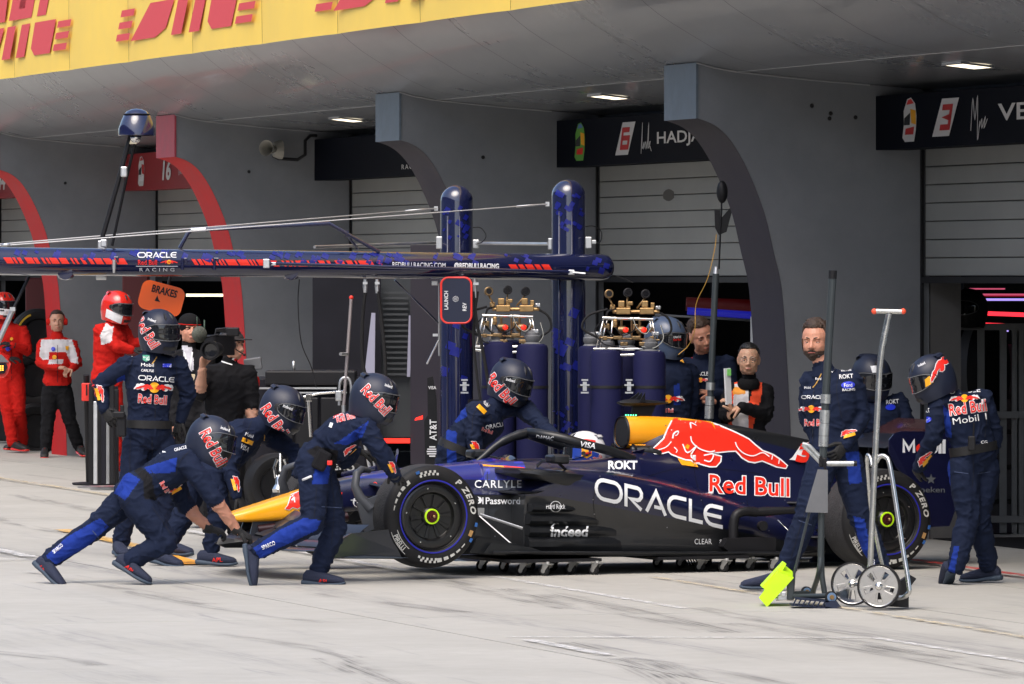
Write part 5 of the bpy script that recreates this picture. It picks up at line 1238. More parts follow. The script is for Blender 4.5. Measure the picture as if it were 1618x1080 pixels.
PEOPLE = {}
def person(key, label, Y0, J, suit=C_navy, zones=None, polys=(), voxel=.0088, wr=.014, fat=1., hd=None, helm=None, gloves=True, shoes=None, shoecols=None, curl=.45, skin=K_a, group=None, legs=True, cat='person', build=1., collar=True, hands=('L', 'R'), top=None, legm=None):
    """J: joint -> (photo px, photo py, depth offset). L/R = left/right in the picture."""
    p = {k: W(v[0], v[1], Y0+(v[2] if len(v) > 2 else 0)) for k, v in J.items() if k[:2] not in ('pn', 'th', 'cu', 'up')}
    foot = p.get('anL', p['pel']); base = Vector((p['pel'].x, p['pel'].y, 0))
    t = thing('person', label, cat, base, group)
    f = fat; mb = MB(); bones = []
    def cap_(a, b, ra, rb, z): capsule(mb, p[a] if isinstance(a, str) else a, p[b] if isinstance(b, str) else b, ra*f, rb*f); bones.append((p[a] if isinstance(a, str) else a, p[b] if isinstance(b, str) else b, ra*f, rb*f, z))
    hx = (p['hiR']-p['hiL']).normalized(); sx = (p['shR']-p['shL']); sw = sx.length/2; sx.normalize()
    spine = catmull([p['pel'], p['wai'], p['che'], p['nec']], 3)
    n_ = len(spine); ringsT = []; wd = [.165, .172, .165, .152, .158, .178, .19, .185, .12, .075] ; dp = [.125, .13, .122, .115, .12, .13, .132, .12, .09, .066]
    for i, c in enumerate(spine):
        u_ = i/(n_-1); ax = (spine[min(i+1, n_-1)]-spine[max(i-1, 0)]).normalized(); sd = hx.lerp(sx, min(1, u_*1.3)).normalized()
        ringsT.append(ring(c, ax, sd, wd[i]*f*build, dp[i]*f, 20, .9))
    bot = spine[0]-(spine[1]-spine[0]).normalized()*.10
    ringsT.insert(0, ring(bot, spine[1]-spine[0], hx, .10*f, .09*f, 20)); mb.loft(ringsT)
    bones.append((p['pel'], p['wai'], .14, .13, 'torso')); bones.append((p['wai'], p['che'], .14, .15, 'torso')); bones.append((p['che'], p['nec'], .15, .09, 'torso'))
    cap_('nec', p['nec']+(p['hea']-p['nec'])*.6, .058, .056, 'neck')
    for s_ in 'LR':
        cap_('nec' if False else p['nec']-(p['nec']-p['che']).normalized()*.06, 'sh'+s_, .075, .070, 'torso')
        cap_('sh'+s_, 'el'+s_, .076, .062, 'uarm'+s_); e, w_ = p['el'+s_], p['wr'+s_]
        if 'fore' in (zones or {}): cap_('el'+s_, 'wr'+s_, .051, .033, 'fore'+s_)
        else: cap_('el'+s_, 'wr'+s_, .060, .045, 'fore'+s_)
        if legs:
            cap_('hi'+s_, 'kn'+s_, .106, .082, 'thigh'+s_); cap_('kn'+s_, 'an'+s_, .080, .066, 'calf'+s_)
            mid = p['kn'+s_].lerp(p['an'+s_], .3); back = p['hi'+s_]
    me = remesh(mb, voxel, 3, wr, seed=sum(map(ord, key)) % 17, zones=[(p[k_], r_) for k_, r_ in (('elL', .14), ('elR', .14), ('knL', .17), ('knR', .17), ('wai', .2), ('shL', .14), ('shR', .14), ('pel', .2), ('anL', .14), ('anR', .14)) if k_ in p])
    # materials by zone and by sewn-in panels
    Z = dict(torso=suit, neck=skin if not helm else C_blk, uarm=suit, fore=suit, thigh=legm or suit, calf=legm or suit); 
    for k_, v_ in (zones or {}).items(): Z[k_] = v_
    mats = []; 
    def mi(m):
        if m not in mats: mats.append(m)
        return mats.index(m)
    mi(suit)
    PL = [(mi(m), pts, side) for m, pts, side in polys]
    def inside(x, y, pts):
        c = False; n = len(pts); j = n-1
        for i in range(n):
            xi, yi = pts[i]; xj, yj = pts[j]
            if (yi > y) != (yj > y) and x < (xj-xi)*(y-yi)/(yj-yi)+xi: c = not c
            j = i
        return c
    idxs = []
    for poly in me.polygons:
        c = poly.center; best = 1e9; bz = 'torso'
        for a, b, ra, rb, z in bones:
            ab = b-a; tt = max(0, min(1, (c-a).dot(ab)/ab.length_squared)); d = (c-(a+ab*tt)).length/(ra+(rb-ra)*tt)
            if d < best: best = d; bz = z; bt = tt
        zz = bz[:-1] if bz[-1] in 'LR' and bz not in ('torso',) else bz
        m = Z.get(bz) or Z.get(zz) or suit
        if isinstance(m, tuple): m = m[1] if bt > m[0] else m[2]
        k = mi(m)
        if PL:
            x, y = PX(c); 
            for m_, pts, side in PL:
                if (side == 'all' or poly.normal.y < .25) and (side in ('all', 'front') or bz in side) and inside(x, y, pts): k = m_
        idxs.append(k)
    V = [v.co.copy() for v in me.vertices]; F = [tuple(q.vertices) for q in me.polygons]
    b_ = MB(); b_.v = [tuple(v) for v in V]; b_.f = F; b_.m = idxs; b_.sm = [True]*len(F)
    if hd:
        H = head(None, p['hea'], *hd[0], **hd[1]); m2 = H['mesh']; k = mi(H['skin']); b_.add([v.co for v in m2.vertices], [tuple(q.vertices) for q in m2.polygons], k, True)
        ex = H['extra']; mm = [mi(K_eye), mi(K_iris), k, mi(H['hairm']), mi(K_lip)]; off = len(b_.v); b_.v += ex.v; b_.f += [tuple(i+off for i in q) for q in ex.f]; b_.m += [mm[i] for i in ex.m]; b_.sm += [True]*len(ex.f)
    hm = {}
    for s_ in hands:
        wv = p['wr'+s_]; hv = p['ha'+s_]; D = (hv-wv); tgt_ = MB() if gloves else b_
        pn = Vector(J.get('pn'+s_, (0, .3, -1))); th = Vector(J.get('th'+s_, (1, -.2, .3)))
        hand(tgt_, wv+D.normalized()*.01, D, pn, th, J.get('cu'+s_, curl if gloves else .75), m=0 if gloves else mi(skin), spread=.12 if gloves else .02, size=1. if gloves else .92)
        if gloves:
            tgt_.tube([wv-D.normalized()*.035, wv+D.normalized()*.02], [.036, .032], 12); hm[s_] = tgt_
    bo = b_.build('body', mats, t, auto=False, weld=False)
    for s_, q in hm.items(): q.build('glove', G_blk, t)
    if hd: head_children(H, t)
    ho = None
    if helm:
        ho = helmet(t, p['hea'], **helm)
    if collar and not hd or collar == 2:
        c_ = MB(); ax = (p['hea']-p['nec']).normalized(); c_.loft([ring(p['nec']+ax*h_, ax, sx, w_, d_, 18) for h_, w_, d_ in ((-.02, .088, .078), (.02, .072, .066), (.045, .068, .062))], closed=True, caps=False); c_.build('collar', suit, t)
    for s_ in 'LR':
        if legs and ('to'+s_) in p:
            an, to = p['an'+s_], p['to'+s_]
            up = J.get('up'+s_); heel = p.get('he'+s_)
            shoe(t, heel, to, Vector(up) if up else Vector((0, 0, 1)), shoecols or (S_shoe, S_sole))
    sh_ = [o for o in COL.objects if o.parent == t and o.name.startswith('shoe')]
    PEOPLE[key] = dict(ST=Target(sh_) if sh_ else None, t=t, body=bo, helm=ho, p=p, T=Target([bo]), HT=Target([o for o in COL.objects if o.parent == ho and ho] + [ho]) if ho else None)
    return PEOPLE[key]
def dec(pk, layers, px, py, size, rot=0, on='T', name='emblem', cell=5, lift=.004, mats=None, par=None, sy=1., maxd=.2):
    Q = PEOPLE[pk]; mb = MB(); lay(mb, Q[on], layers, px, py, size, rot, cell=cell, lift=lift+(.005 if on == 'T' else 0), sy=sy, maxd=maxd)
    if mb.v: return mb.build(name, mats or DM, par or (Q['helm'] if on == 'HT' else Q['t']), auto=False)
def dword(pk, txt, px, py, size, width=None, rot=0, m=0, on='T', bold=.02, slope=0., mats=None):
    V, F, wd = text2d(txt, bold, 0, 1, 1); sx = (width/size/wd) if width else 1
    return dec(pk, [(skew(([(x*sx, y) for x, y in V], F, 1), slope), m)], px, py, size, rot, on, 'lettering', mats=mats)
def drb(pk, px, py, width, rot=0, on='T', slope=0., k=.26):
    s_ = width/(RB_W[2]); sz = s_*1.25
    f = width/sz/RB_W[2]
    return dec(pk, [(skew(([(x*f, y) for x, y in a[0]], a[1], 1), slope), m) for a, m in ((RB_W, 0), (RB_R, 1))], px, py, sz, rot, on, 'lettering')
def dbulls(pk, px, py, h_, rot=0, on='T'): return dec(pk, bulls_layers(), px, py, h_, rot, on, 'emblem')
def doracle(pk, px, py, width, rot=0, slope=0): s_ = width/7.05; return dec(pk, [(skew(ORACLE, slope), 0)], px, py, s_*1.1, rot, 'T', 'lettering')
def dcuff(pk, px, py, h_, rot=0):
    return dec(pk, [(xf2d(BULLW, .62, 0, .12), 0), (xf2d(BULL, .6, 0, .12), 1), (poly2d([(-.7, -.35), (.6, -.45), (.65, -.12), (-.5, -.05)]), 2)], px, py, h_, rot)

# ---- the crew -------------------------------------------------
def belt(pk, hw=.168, hd=.128, z=0., m=M_belt, h_=.03):
    Q = PEOPLE[pk]; p = Q['p']; ax = (p['wai']-p['pel']).normalized(); c = p['pel'].lerp(p['wai'], .55+z); sd = (p['hiR']-p['hiL']).normalized()
    b = MB(); b.loft([ring(c+ax*k, ax, sd, hw+o_, hd+o_, 28, .9) for k, o_ in ((-h_, .0), (-h_, .008), (h_, .008), (h_, 0))], caps=False); b.build('belt', m, Q['t'])
    return c, ax

# 1 man holding the BRAKES board
person('brk', 'person in navy race suit and helmet standing under the orange board, glove on hip', 47.5, dict(
    hea=(251, 522), nec=(240, 562), che=(237, 600), wai=(235, 655), pel=(234, 688), shL=(200, 578, -.05), shR=(282, 578, .05), elL=(158, 606, .0), wrL=(164, 645, -.06), haL=(184, 676, -.10), elR=(297, 622, .1), wrR=(286, 662, .12), haR=(278, 684, .12),
    hiL=(215, 702), hiR=(256, 702, .05), knL=(205, 780, -.05), knR=(258, 778, .05), anL=(192, 852), anR=(262, 858, .1), heL=(184, 876, .03), toL=(196, 882, -.25), heR=(262, 877, .1), toR=(290, 879, -.05), thL=(1, 0, .6), pnL=(.3, 1, .1)),
    helm=dict(fwd=(.60, -.76, -.14)), polys=[(C_blue, [(184, 598), (197, 592), (199, 645), (186, 640)], 'front'), (C_blue, [(184, 662), (196, 660), (190, 712), (183, 705)], 'front')])
belt('brk')
Q = 'brk'; doracle(Q, 247, 598, 52, -4); dbulls(Q, 244, 612, 20, -2); drb(Q, 241, 630, 46, -4); dword(Q, 'TAG', 231, 566, 6, 10); dword(Q, 'Mobil', 233, 576, 5.5, 20, -3); dword(Q, 'CARLYLE', 233, 585, 4, 20, -3); dword(Q, 'Ford', 264, 577, 5, 13, -3)
dword(Q, 'VISA', 174, 569, 7, 12, -52); dec(Q, [(poly2d([(-1.2, -.5), (1.2, -.5), (1.2, .5), (-1.2, .5)]), 2)], 183, 562, 6, -52); dword(Q, 'Mobil', 190, 556, 4, 11, -52); dword(Q, 'SPARCO', 206, 555, 4, 18, -65)
dcuff(Q, 158, 621, 16, -70); dword(Q, 'Red Bull', 149, 617, 6, 20, -75, 1)
drb(Q, 233, 525, 54, -58, 'HT'); dword(Q, 'indeed', 240, 505, 4.5, 13, -20, on='HT')
# holster on the belt
b_ = MB(); b_.box(W(192, 672, 47.3), (.07, .06, .17), bev=.012); b_.box(W(188, 655, 47.28), (.09, .05, .05), bev=.01); b_.box(W(193, 645, 47.28), (.03, .03, .05), bev=.005); b_.build('holster', M_black, PEOPLE['brk']['t'])
# 2 bare-armed pusher in front
person('psh', 'person lunging forward with bare forearms, pushing the yellow nose of the car', 43.3, dict(
    hea=(334, 694, -.02), nec=(308, 712), che=(280, 733), wai=(237, 762), pel=(210, 778), shL=(268, 738, .17), shR=(295, 728, -.16), elL=(293, 800, .22), wrL=(330, 835, .22), haL=(352, 840, .25), elR=(338, 786, -.22), wrR=(375, 838, -.14), haR=(396, 850, -.12),
    hiL=(205, 785, .10), hiR=(212, 790, -.10), knL=(152, 832, .10), anL=(78, 884, .08), knR=(262, 856, -.12), anR=(208, 884, -.1), heL=(52, 893, .08), toL=(90, 928, -.02), heR=(178, 893, -.1), toR=(232, 925, -.16), upL=(.55, 0, .8), upR=(.5, 0, .85), thR=(.3, -.5, 1), thL=(.3, -.3, 1), cuR=.9, cuL=.9),
    zones={'fore': (.10, K_a, C_navy), 'forex': 1, 'uarmR': C_navy}, helm=dict(fwd=(.80, -.42, -.42), up=(.35, 0, .9), open_visor=R(12), visor=None),
    polys=[(C_blue, [(228, 738), (280, 722), (277, 746), (236, 748)], 'front'), (C_blue, [(180, 778), (200, 744), (222, 757), (198, 790)], 'front'), (C_blue, [(158, 818), (172, 832), (140, 862), (88, 892), (72, 878), (106, 848)], 'front'), (C_blk, [(206, 737), (218, 734), (240, 752), (246, 790), (228, 788), (226, 760)], 'all')])
Q = 'psh'; drb(Q, 338, 706, 62, -62, 'HT'); dword(Q, 'indeed', 356, 677, 5, 15, -20, on='HT'); dword(Q, 'SPARCO', 91, 866, 6, 19, 40); dec(Q, [(BULL, 0)], 252, 714, 7, 10); dword(Q, 'ORACLE', 285, 708, 5, 20, 15)
drb(Q, 262, 772, 26, -60); dcuff(Q, 277, 772, 14, 35)
# 3 crouching helper at the nose
person('cro', 'person crouching behind the yellow nose, clear visor down, hand on the front wing', 46.0, dict(
    hea=(447, 644), nec=(412, 672), che=(382, 692), wai=(345, 725), pel=(322, 742), shL=(376, 690, -.15), shR=(425, 686, .18), elL=(362, 738, -.2), wrL=(374, 782, -.25), haL=(386, 803, -.25), elR=(466, 716, .2), wrR=(472, 748, .1), haR=(470, 770, .1),
    hiL=(312, 752, .1), hiR=(332, 752, -.1), knL=(290, 815, .1), knR=(348, 806, -.15), anL=(255, 872, .1), anR=(334, 862, -.1), heL=(236, 888, .1), toL=(266, 895, .0), heR=(311, 892, -.1), toR=(369, 895, -.15), thL=(.5, -.6, .2)),
    helm=dict(fwd=(.82, -.42, -.36), up=(.25, 0, 1)), polys=[(C_blue, [(238, 790), (262, 776), (262, 800), (246, 806)], 'front')])
Q = 'cro'; drb(Q, 435, 664, 58, -56, 'HT'); dword(Q, 'indeed', 455, 643, 5, 16, -22, on='HT'); dword(Q, 'VISA', 387, 707, 8, 15, -28); dec(Q, [(poly2d([(-1.3, -.5), (1.3, -.5), (1.3, .5), (-1.3, .5)]), 2)], 391, 697, 7, -22); dword(Q, 'Mobil', 394, 687, 6, 13, -20); dcuff(Q, 373, 764, 15, -70); dword(Q, 'ORACLE', 378, 658, 5, 26, 18); dec(Q, [(BULL, 1)], 362, 663, 6, 15)
dword(Q, 'APL', 343, 884, 7, 17, 3, 1, 'ST'); dword('psh', 'APL', 66, 899, 7, 16, -58, 1, 'ST'); dword('psh', 'APL', 205, 899, 7, 17, -45, 1, 'ST')
# 4 walker pushing the front wheel
person('wlk', 'person walking with a bent back, gloved hand on top of the front tyre', 43.2, dict(
    hea=(592, 627, -.05), nec=(563, 660), che=(543, 682), wai=(508, 718), pel=(492, 742), shL=(553, 690, .22), shR=(578, 676, -.17), elL=(545, 728, .30), wrL=(562, 712, .38), haL=(580, 716, .42), elR=(604, 716, -.20), wrR=(625, 752, -.12), haR=(648, 772, .25),
    hiL=(496, 752, -.09), hiR=(508, 752, .09), knL=(494, 826, -.14), anL=(408, 868, -.12), knR=(530, 832, .10), anR=(505, 896, .08), heL=(382, 862, -.12), toL=(392, 924, -.14), heR=(479, 925, .08), toR=(541, 927, .0), upL=(1, 0, .15), thR=(-.3, -.4, 1), pnR=(0, .5, -1), cuR=.25),
    helm=dict(fwd=(.85, -.42, -.32), up=(.2, 0, 1)), polys=[(C_blue, [(535, 697), (583, 664), (573, 690), (548, 703), (528, 700)], 'front'), (C_blue, [(503, 708), (526, 715), (518, 765), (493, 764)], 'front'), (C_blue, [(480, 818), (508, 822), (500, 838), (440, 866), (412, 884), (400, 866), (440, 838)], 'front'), (C_blk, [(484, 712), (500, 704), (535, 712), (530, 742), (500, 726)], 'all')])
Q = 'wlk'; drb(Q, 595, 631, 56, -47, 'HT'); dword(Q, 'indeed', 614, 609, 5, 12, -20, on='HT'); dec(Q, [(BULLW, 0), (BULL, 1)], 540, 652, 11, 22); drb(Q, 546, 659, 30, 14); dword(Q, 'ORACLE', 563, 642, 5.5, 34, 18); dword(Q, '1', 523, 671, 8, 5, -20); dword(Q, 'SPARCO', 424, 861, 6.5, 22, 22); dcuff(Q, 620, 738, 12, -60); dcuff(Q, 553, 711, 14, 45); dword(Q, 'APL', 511, 918, 7, 16, -6, 1, 'ST'); dword(Q, 'APL', 389, 893, 7, 16, -80, 1, 'ST')
b_ = MB(); b_.box(W(508, 727, 43.0), (.10, .04, .14), X=Vector((1, 0, -.5)), bev=.02); b_.build('tool_pouch', C_blk, PEOPLE[Q]['t']); b_ = MB(); b_.tube([W(478, 758, 43.0), W(492, 752, 42.97)], .008, 8); b_.build('pen', M_white, PEOPLE[Q]['t'])
b_ = MB(); b_.box(W(521, 731, 42.95), (.035, .02, .03), bev=.004); b_.build('radio_button', M_red, PEOPLE[Q]['t'])
dword('psh', 'APL', 66, 899, 7, 16, 40, 1, 'ST') if False else None
# 5 bending over the cockpit
person('bnd', 'person leaning over the far side of the cockpit beside the halo', 46.8, dict(
    hea=(808, 601), nec=(783, 642), che=(765, 662), wai=(733, 698), pel=(722, 724), shL=(752, 650, -.12), shR=(822, 640, .1), elL=(748, 690, -.18), wrL=(752, 722, -.2), haL=(760, 738, -.2), elR=(852, 668, -.1), wrR=(876, 690, -.3), haR=(888, 702, -.45),
    hiL=(708, 735), hiR=(738, 735, .05), knL=(712, 805), knR=(742, 808, .05), anL=(722, 868), anR=(752, 870, .05), heL=(715, 890), toL=(772, 893, -.12), heR=(735, 885, .1), toR=(776, 888, .0)),
    helm=dict(fwd=(.72, -.58, -.38), up=(.2, 0, 1)), polys=[(C_blue, [(712, 655), (735, 640), (738, 658), (720, 668)], 'front'), (C_blue, [(705, 678), (722, 682), (722, 740), (706, 740)], 'front')])
belt('bnd'); Q = 'bnd'; drb(Q, 793, 615, 58, -50, 'HT'); dword(Q, 'indeed', 807, 600, 5, 14, -15, on='HT'); dec(Q, [(poly2d([(-1.2, -.5), (1.2, -.5), (1.2, .5), (-1.2, .5)]), 2)], 761, 646, 7, -45); dword(Q, 'Mobil', 768, 637, 6, 13, -45); dword(Q, 'ORACLE', 782, 672, 7, 30, 12); drb(Q, 770, 680, 18, -20); dcuff(Q, 752, 708, 15, -60)
# 6 bearded man without helmet
person('brd', 'bearded bareheaded person in navy race suit walking behind the jack pole', 42.4, dict(
    hea=(1288, 538), nec=(1301, 586), che=(1312, 630), wai=(1316, 690), pel=(1318, 716), shL=(1282, 602, .05), shR=(1346, 602, .0), elL=(1276, 655, .12), wrL=(1292, 702, .05), haL=(1305, 722, .0), elR=(1362, 658, .02), wrR=(1336, 702, -.1), haR=(1321, 720, -.16),
    hiL=(1300, 732, -.03), hiR=(1340, 732, .03), knL=(1275, 812, -.1), anL=(1240, 902, -.05), knR=(1362, 820, .05), anR=(1392, 895, .1), heL=(1238, 930, -.05), toL=(1184, 932, -.1), heR=(1402, 915, .1), toR=(1360, 918, .05), thR=(-.4, -.5, .7), cuR=.8, pnR=(-.6, -.2, -.5)),
    hd=(((-.30, -.95, -.10),), dict(beard=True, hair='quiff', s=1.13)), polys=[(C_blue, [(1336, 715), (1357, 712), (1362, 762), (1342, 765)], 'front'), (C_blue, [(1348, 815), (1366, 820), (1386, 905), (1368, 905)], 'front')], collar=2, hands=('L', 'R'))
Q = 'brd'; doracle(Q, 1286, 627, 36, 0); dbulls(Q, 1282, 646, 14); drb(Q, 1288, 667, 34, 0); dword(Q, 'ROKT', 1337, 594, 7, 22, 4); dec(Q, [(circ2d(.5, 18, 0, 0, .26), 3)], 1340, 608, 22, 3); dword(Q, 'Ford', 1340, 608, 6, 13, 3, mats=DM).location.y -= .004; dword(Q, 'RACING', 1341, 615, 4, 20, 3); dcuff(Q, 1341, 684, 15, 20); dword(Q, 'indeed', 1337, 584, 4, 16, 4); dword(Q, 'Ford', 1293, 598, 4, 9, 0); dword(Q, 'Mobil', 1276, 612, 4, 10, 0); dword(Q, 'SPARCO', 1318, 581, 4, 16, 55); dword(Q, 'SPARCO', 1379, 893, 6, 20, 88)
b_ = MB(); H_ = PEOPLE[Q]['p']['hea']; b_.tube([W(1313, 540, 42.36), W(1308, 555, 42.28), W(1296, 562, 42.24)], .0035, 6); b_.ball(W(1294, 563, 42.235), .010, n=8); b_.box(W(1312, 543, 42.38), (.02, .02, .06), bev=.006); b_.build('headset_microphone', M_black, PEOPLE[Q]['t'])
# 7 walker at the rear, seen from behind
person('rer', 'person seen from behind in navy race suit and helmet, glove on the rear tyre', 43.2, dict(
    hea=(1472, 595, -.05), nec=(1502, 628), che=(1522, 655), wai=(1536, 698), pel=(1540, 722), shL=(1484, 636, -.08), shR=(1553, 632, .10), elL=(1474, 690, -.12), wrL=(1452, 738, .1), haL=(1440, 768, .35), elR=(1572, 690, .15), wrR=(1560, 735, .18), haR=(1558, 760, .18),
    hiL=(1522, 738, -.05), hiR=(1556, 738, .05), knL=(1530, 818, -.05), knR=(1545, 818, .05), anL=(1512, 892, -.1), anR=(1562, 890, .2), heL=(1507, 905, -.1), toL=(1497, 930, .15), heR=(1582, 917, .2), toR=(1540, 920, .28), upL=(-.3, -.35, .9), thL=(1, 0, .4), pnL=(0, .9, -.4), cuL=.3),
    helm=dict(fwd=(-.86, -.22, -.42), up=(-.2, 0, 1), s=1.06), polys=[(C_blue, [(1490, 640), (1501, 650), (1504, 692), (1494, 690)], 'front'), (C_blue, [(1491, 715), (1500, 712), (1502, 770), (1494, 765)], 'front'), (C_blue, [(1508, 862), (1516, 862), (1508, 905), (1498, 902)], 'front')])
belt('rer', m=M_belt); Q = 'rer'
dword(Q, 'ORACLE', 1524, 617, 7, 50, 4); dbulls(Q, 1524, 629, 15, 4); drb(Q, 1529, 643, 60, 8); dword(Q, 'Mobil 1', 1532, 661, 11, 54, 9); dword(Q, 'ROKT', 1462, 649, 7, 14, 12); dec(Q, [(circ2d(.5, 18, 0, 0, .3), 3)], 1464, 663, 16, 15); dword(Q, 'Ford', 1464, 663, 5, 10, 15); dcuff(Q, 1462, 725, 17, 50); dword(Q, 'SPARCO', 1530, 605, 4, 26, 8)
dec(Q, [(flipx(BULLW), 0), (flipx(BULL), 1)], 1484, 581, 17, 50, 'HT'); dec(Q, [(poly2d([(-.5, -.5), (.5, -.3), (.3, .5), (-.3, .3)]), 2)], 1467, 602, 15, 20, 'HT'); dword(Q, 'indeed', 1456, 575, 4.5, 12, 25, on='HT')
c_ = W(1535, 700, 43.0); b_ = MB(); b_.box(c_+Vector((0, -.02, 0)), (.05, .035, .10), bev=.008); b_.tube([c_+Vector((.012, -.02, .05)), c_+Vector((.016, -.02, .14))], .006, 8); b_.build('belt_radio', M_black, PEOPLE[Q]['t'])
dword(Q, 'CG', 1555, 698, 5, 10, 2, mats=[M_white]); 
# 8 behind the rear wing
person('wng', 'person in helmet bending behind the rear wing, between the bearded walker and the rear walker', 46.8, dict(
    hea=(1377, 594), nec=(1385, 632), che=(1388, 655), wai=(1392, 695), pel=(1392, 722), shL=(1350, 640, -.05), shR=(1420, 636, .05), elL=(1345, 675, -.12), wrL=(1362, 700, -.3), haL=(1368, 716, -.4), elR=(1432, 668, .0), wrR=(1400, 690, -.25), haR=(1384, 698, -.35),
    hiL=(1375, 735), hiR=(1408, 735), knL=(1368, 808), knR=(1400, 808), anL=(1345, 868, -.1), anR=(1400, 868), heL=(1340, 889, -.1), toL=(1300, 893, -.15), heR=(1400, 886), toR=(1390, 892, -.25)),
    helm=dict(fwd=(.35, -.88, -.30), visor=None), polys=[])
Q = 'wng'; dword(Q, 'ROKT', 1410, 634, 7, 20, 5); dec(Q, [(circ2d(.5, 18, 0, 0, .3), 3)], 1407, 643, 16, 3); drb(Q, 1366, 634, 14, -80); dec(Q, [(poly2d([(-.5, -.35), (.5, -.5), (.4, .4), (-.6, .5)]), 0)], 1384, 583, 13, 10, 'HT')
# 9 helmeted man behind the bottles
person('bot', 'person in pale helmet standing behind the right pair of gas bottles', 49.6, dict(
    hea=(1052, 532), nec=(1055, 568), che=(1058, 600), wai=(1060, 655), pel=(1060, 688), shL=(1022, 585), shR=(1090, 590, .1), elL=(1018, 635), wrL=(1040, 665, -.1), haL=(1052, 675, -.1), elR=(1092, 640, .1), wrR=(1080, 680, .0), haR=(1075, 695),
    hiL=(1045, 700), hiR=(1078, 700), knL=(1042, 775), knR=(1080, 775), anL=(1042, 842), anR=(1080, 842), heL=(1038, 858), toL=(1050, 862, -.2), heR=(1078, 858), toR=(1095, 862, -.2)),
    helm=dict(fwd=(.85, -.45, -.22), shell=HM_ice), voxel=.012, polys=[(C_blue, [(1064, 608), (1074, 606), (1076, 640), (1066, 640)], 'front')])
Q = 'bot'; dbulls(Q, 1056, 630, 16); drb(Q, 1054, 648, 20, 0); dword(Q, 'ORACLE', 1070, 532, 3.5, 12, 3, on='HT'); dword(Q, 'Red Bull', 1070, 536, 3.5, 12, 3, 1, on='HT')
# 10 young bareheaded man
person('yng', 'young bareheaded person in dark navy team suit, head tilted, behind the engine cover', 50.0, dict(
    hea=(1108, 530, -.1), nec=(1110, 566), che=(1110, 600), wai=(1108, 655), pel=(1106, 688), shL=(1075, 580), shR=(1148, 575, .05), elL=(1074, 628, -.05), wrL=(1104, 634, -.22), haL=(1122, 628, -.22), elR=(1155, 630, .0), wrR=(1125, 622, -.2), haR=(1108, 618, -.22),
    hiL=(1092, 700), hiR=(1122, 700), knL=(1090, 770), knR=(1124, 770), anL=(1090, 838), anR=(1124, 838), heL=(1088, 855), toL=(1092, 860, -.25), heR=(1122, 855), toR=(1128, 860, -.25)),
    hd=(((.32, -.88, -.30), (-.30, 0, 1)), dict(hair='quiff', s=1.15)), voxel=.012, collar=2, gloves=False)
Q = 'yng'; dword(Q, 'VISA', 1077, 582, 7, 15, 18); dec(Q, [(poly2d([(-1.1, -.5), (1.1, -.5), (1.1, .5), (-1.1, .5)]), 2)], 1074, 573, 6, 25); dword(Q, 'ORACLE', 1106, 590, 6, 26, 0); dbulls(Q, 1107, 600, 9); dword(Q, 'TAG', 1091, 563, 5, 7, 0, 1)
# 11 marshal with glasses and folder
person('mar', 'person in glasses and orange and white marshal vest over a black coat, arms folded', 49.4, dict(
    hea=(1183, 568, -.05), nec=(1183, 602), che=(1181, 630), wai=(1180, 675), pel=(1180, 705), shL=(1157, 618), shR=(1208, 618), elL=(1148, 655, -.08), wrL=(1158, 652, -.24), haL=(1152, 636, -.26), elR=(1210, 655, -.05), wrR=(1172, 642, -.25), haR=(1150, 650, -.26),
    hiL=(1168, 715), hiR=(1194, 715), knL=(1167, 782), knR=(1196, 782), anL=(1167, 842), anR=(1196, 842), heL=(1165, 858), toL=(1162, 862, -.25), heR=(1195, 858), toR=(1198, 862, -.25)),
    suit=C_blk, skin=K_c, hd=(((-.06, -.98, -.04),), dict(skin=K_c, hairm=H_blk, glasses=True, s=1.08)), voxel=.012, fat=.97, gloves=False, shoecols=(S_blk, S_blk),
    polys=[(C_vest, [(1152, 592), (1164, 594), (1170, 650), (1160, 690), (1142, 690), (1148, 640)], ('torso',)), (C_vest, [(1196, 592), (1208, 596), (1200, 640), (1184, 695), (1172, 690), (1182, 640)], ('torso',)), (C_wht, [(1160, 606), (1184, 606), (1182, 690), (1156, 690)], ('torso',)), (mat('vest_orange_tab', (.8, .3, .02), .6), [(1158, 611), (1179, 611), (1177, 622), (1157, 622)], ('torso',))])
b_ = MB(); sc = W(1183, 604, 49.35); b_.lathe(sc, (0, -.15, 1), [(-.045, .080), (-.02, .088), (.01, .082), (.03, .070), (.035, .06)], 20); b_.build('scarf', C_knit, PEOPLE['mar']['t'])
tf = thing('document_folder', 'white and green folder held by the person in glasses', 'folder', W(1148, 640, 49.05)); b_ = MB(); b_.box(W(1150, 610, 49.1), (.05, .02, .28), X=Vector((1, .6, .1)), Z=Vector((.10, 0, 1))); b_.build('folder_cover', M_white, tf); b_ = MB(); b_.box(W(1152, 588, 49.085), (.03, .025, .05)); b_.build('green_tab', mat('tab_green', (.15, .5, .1), .5), tf)
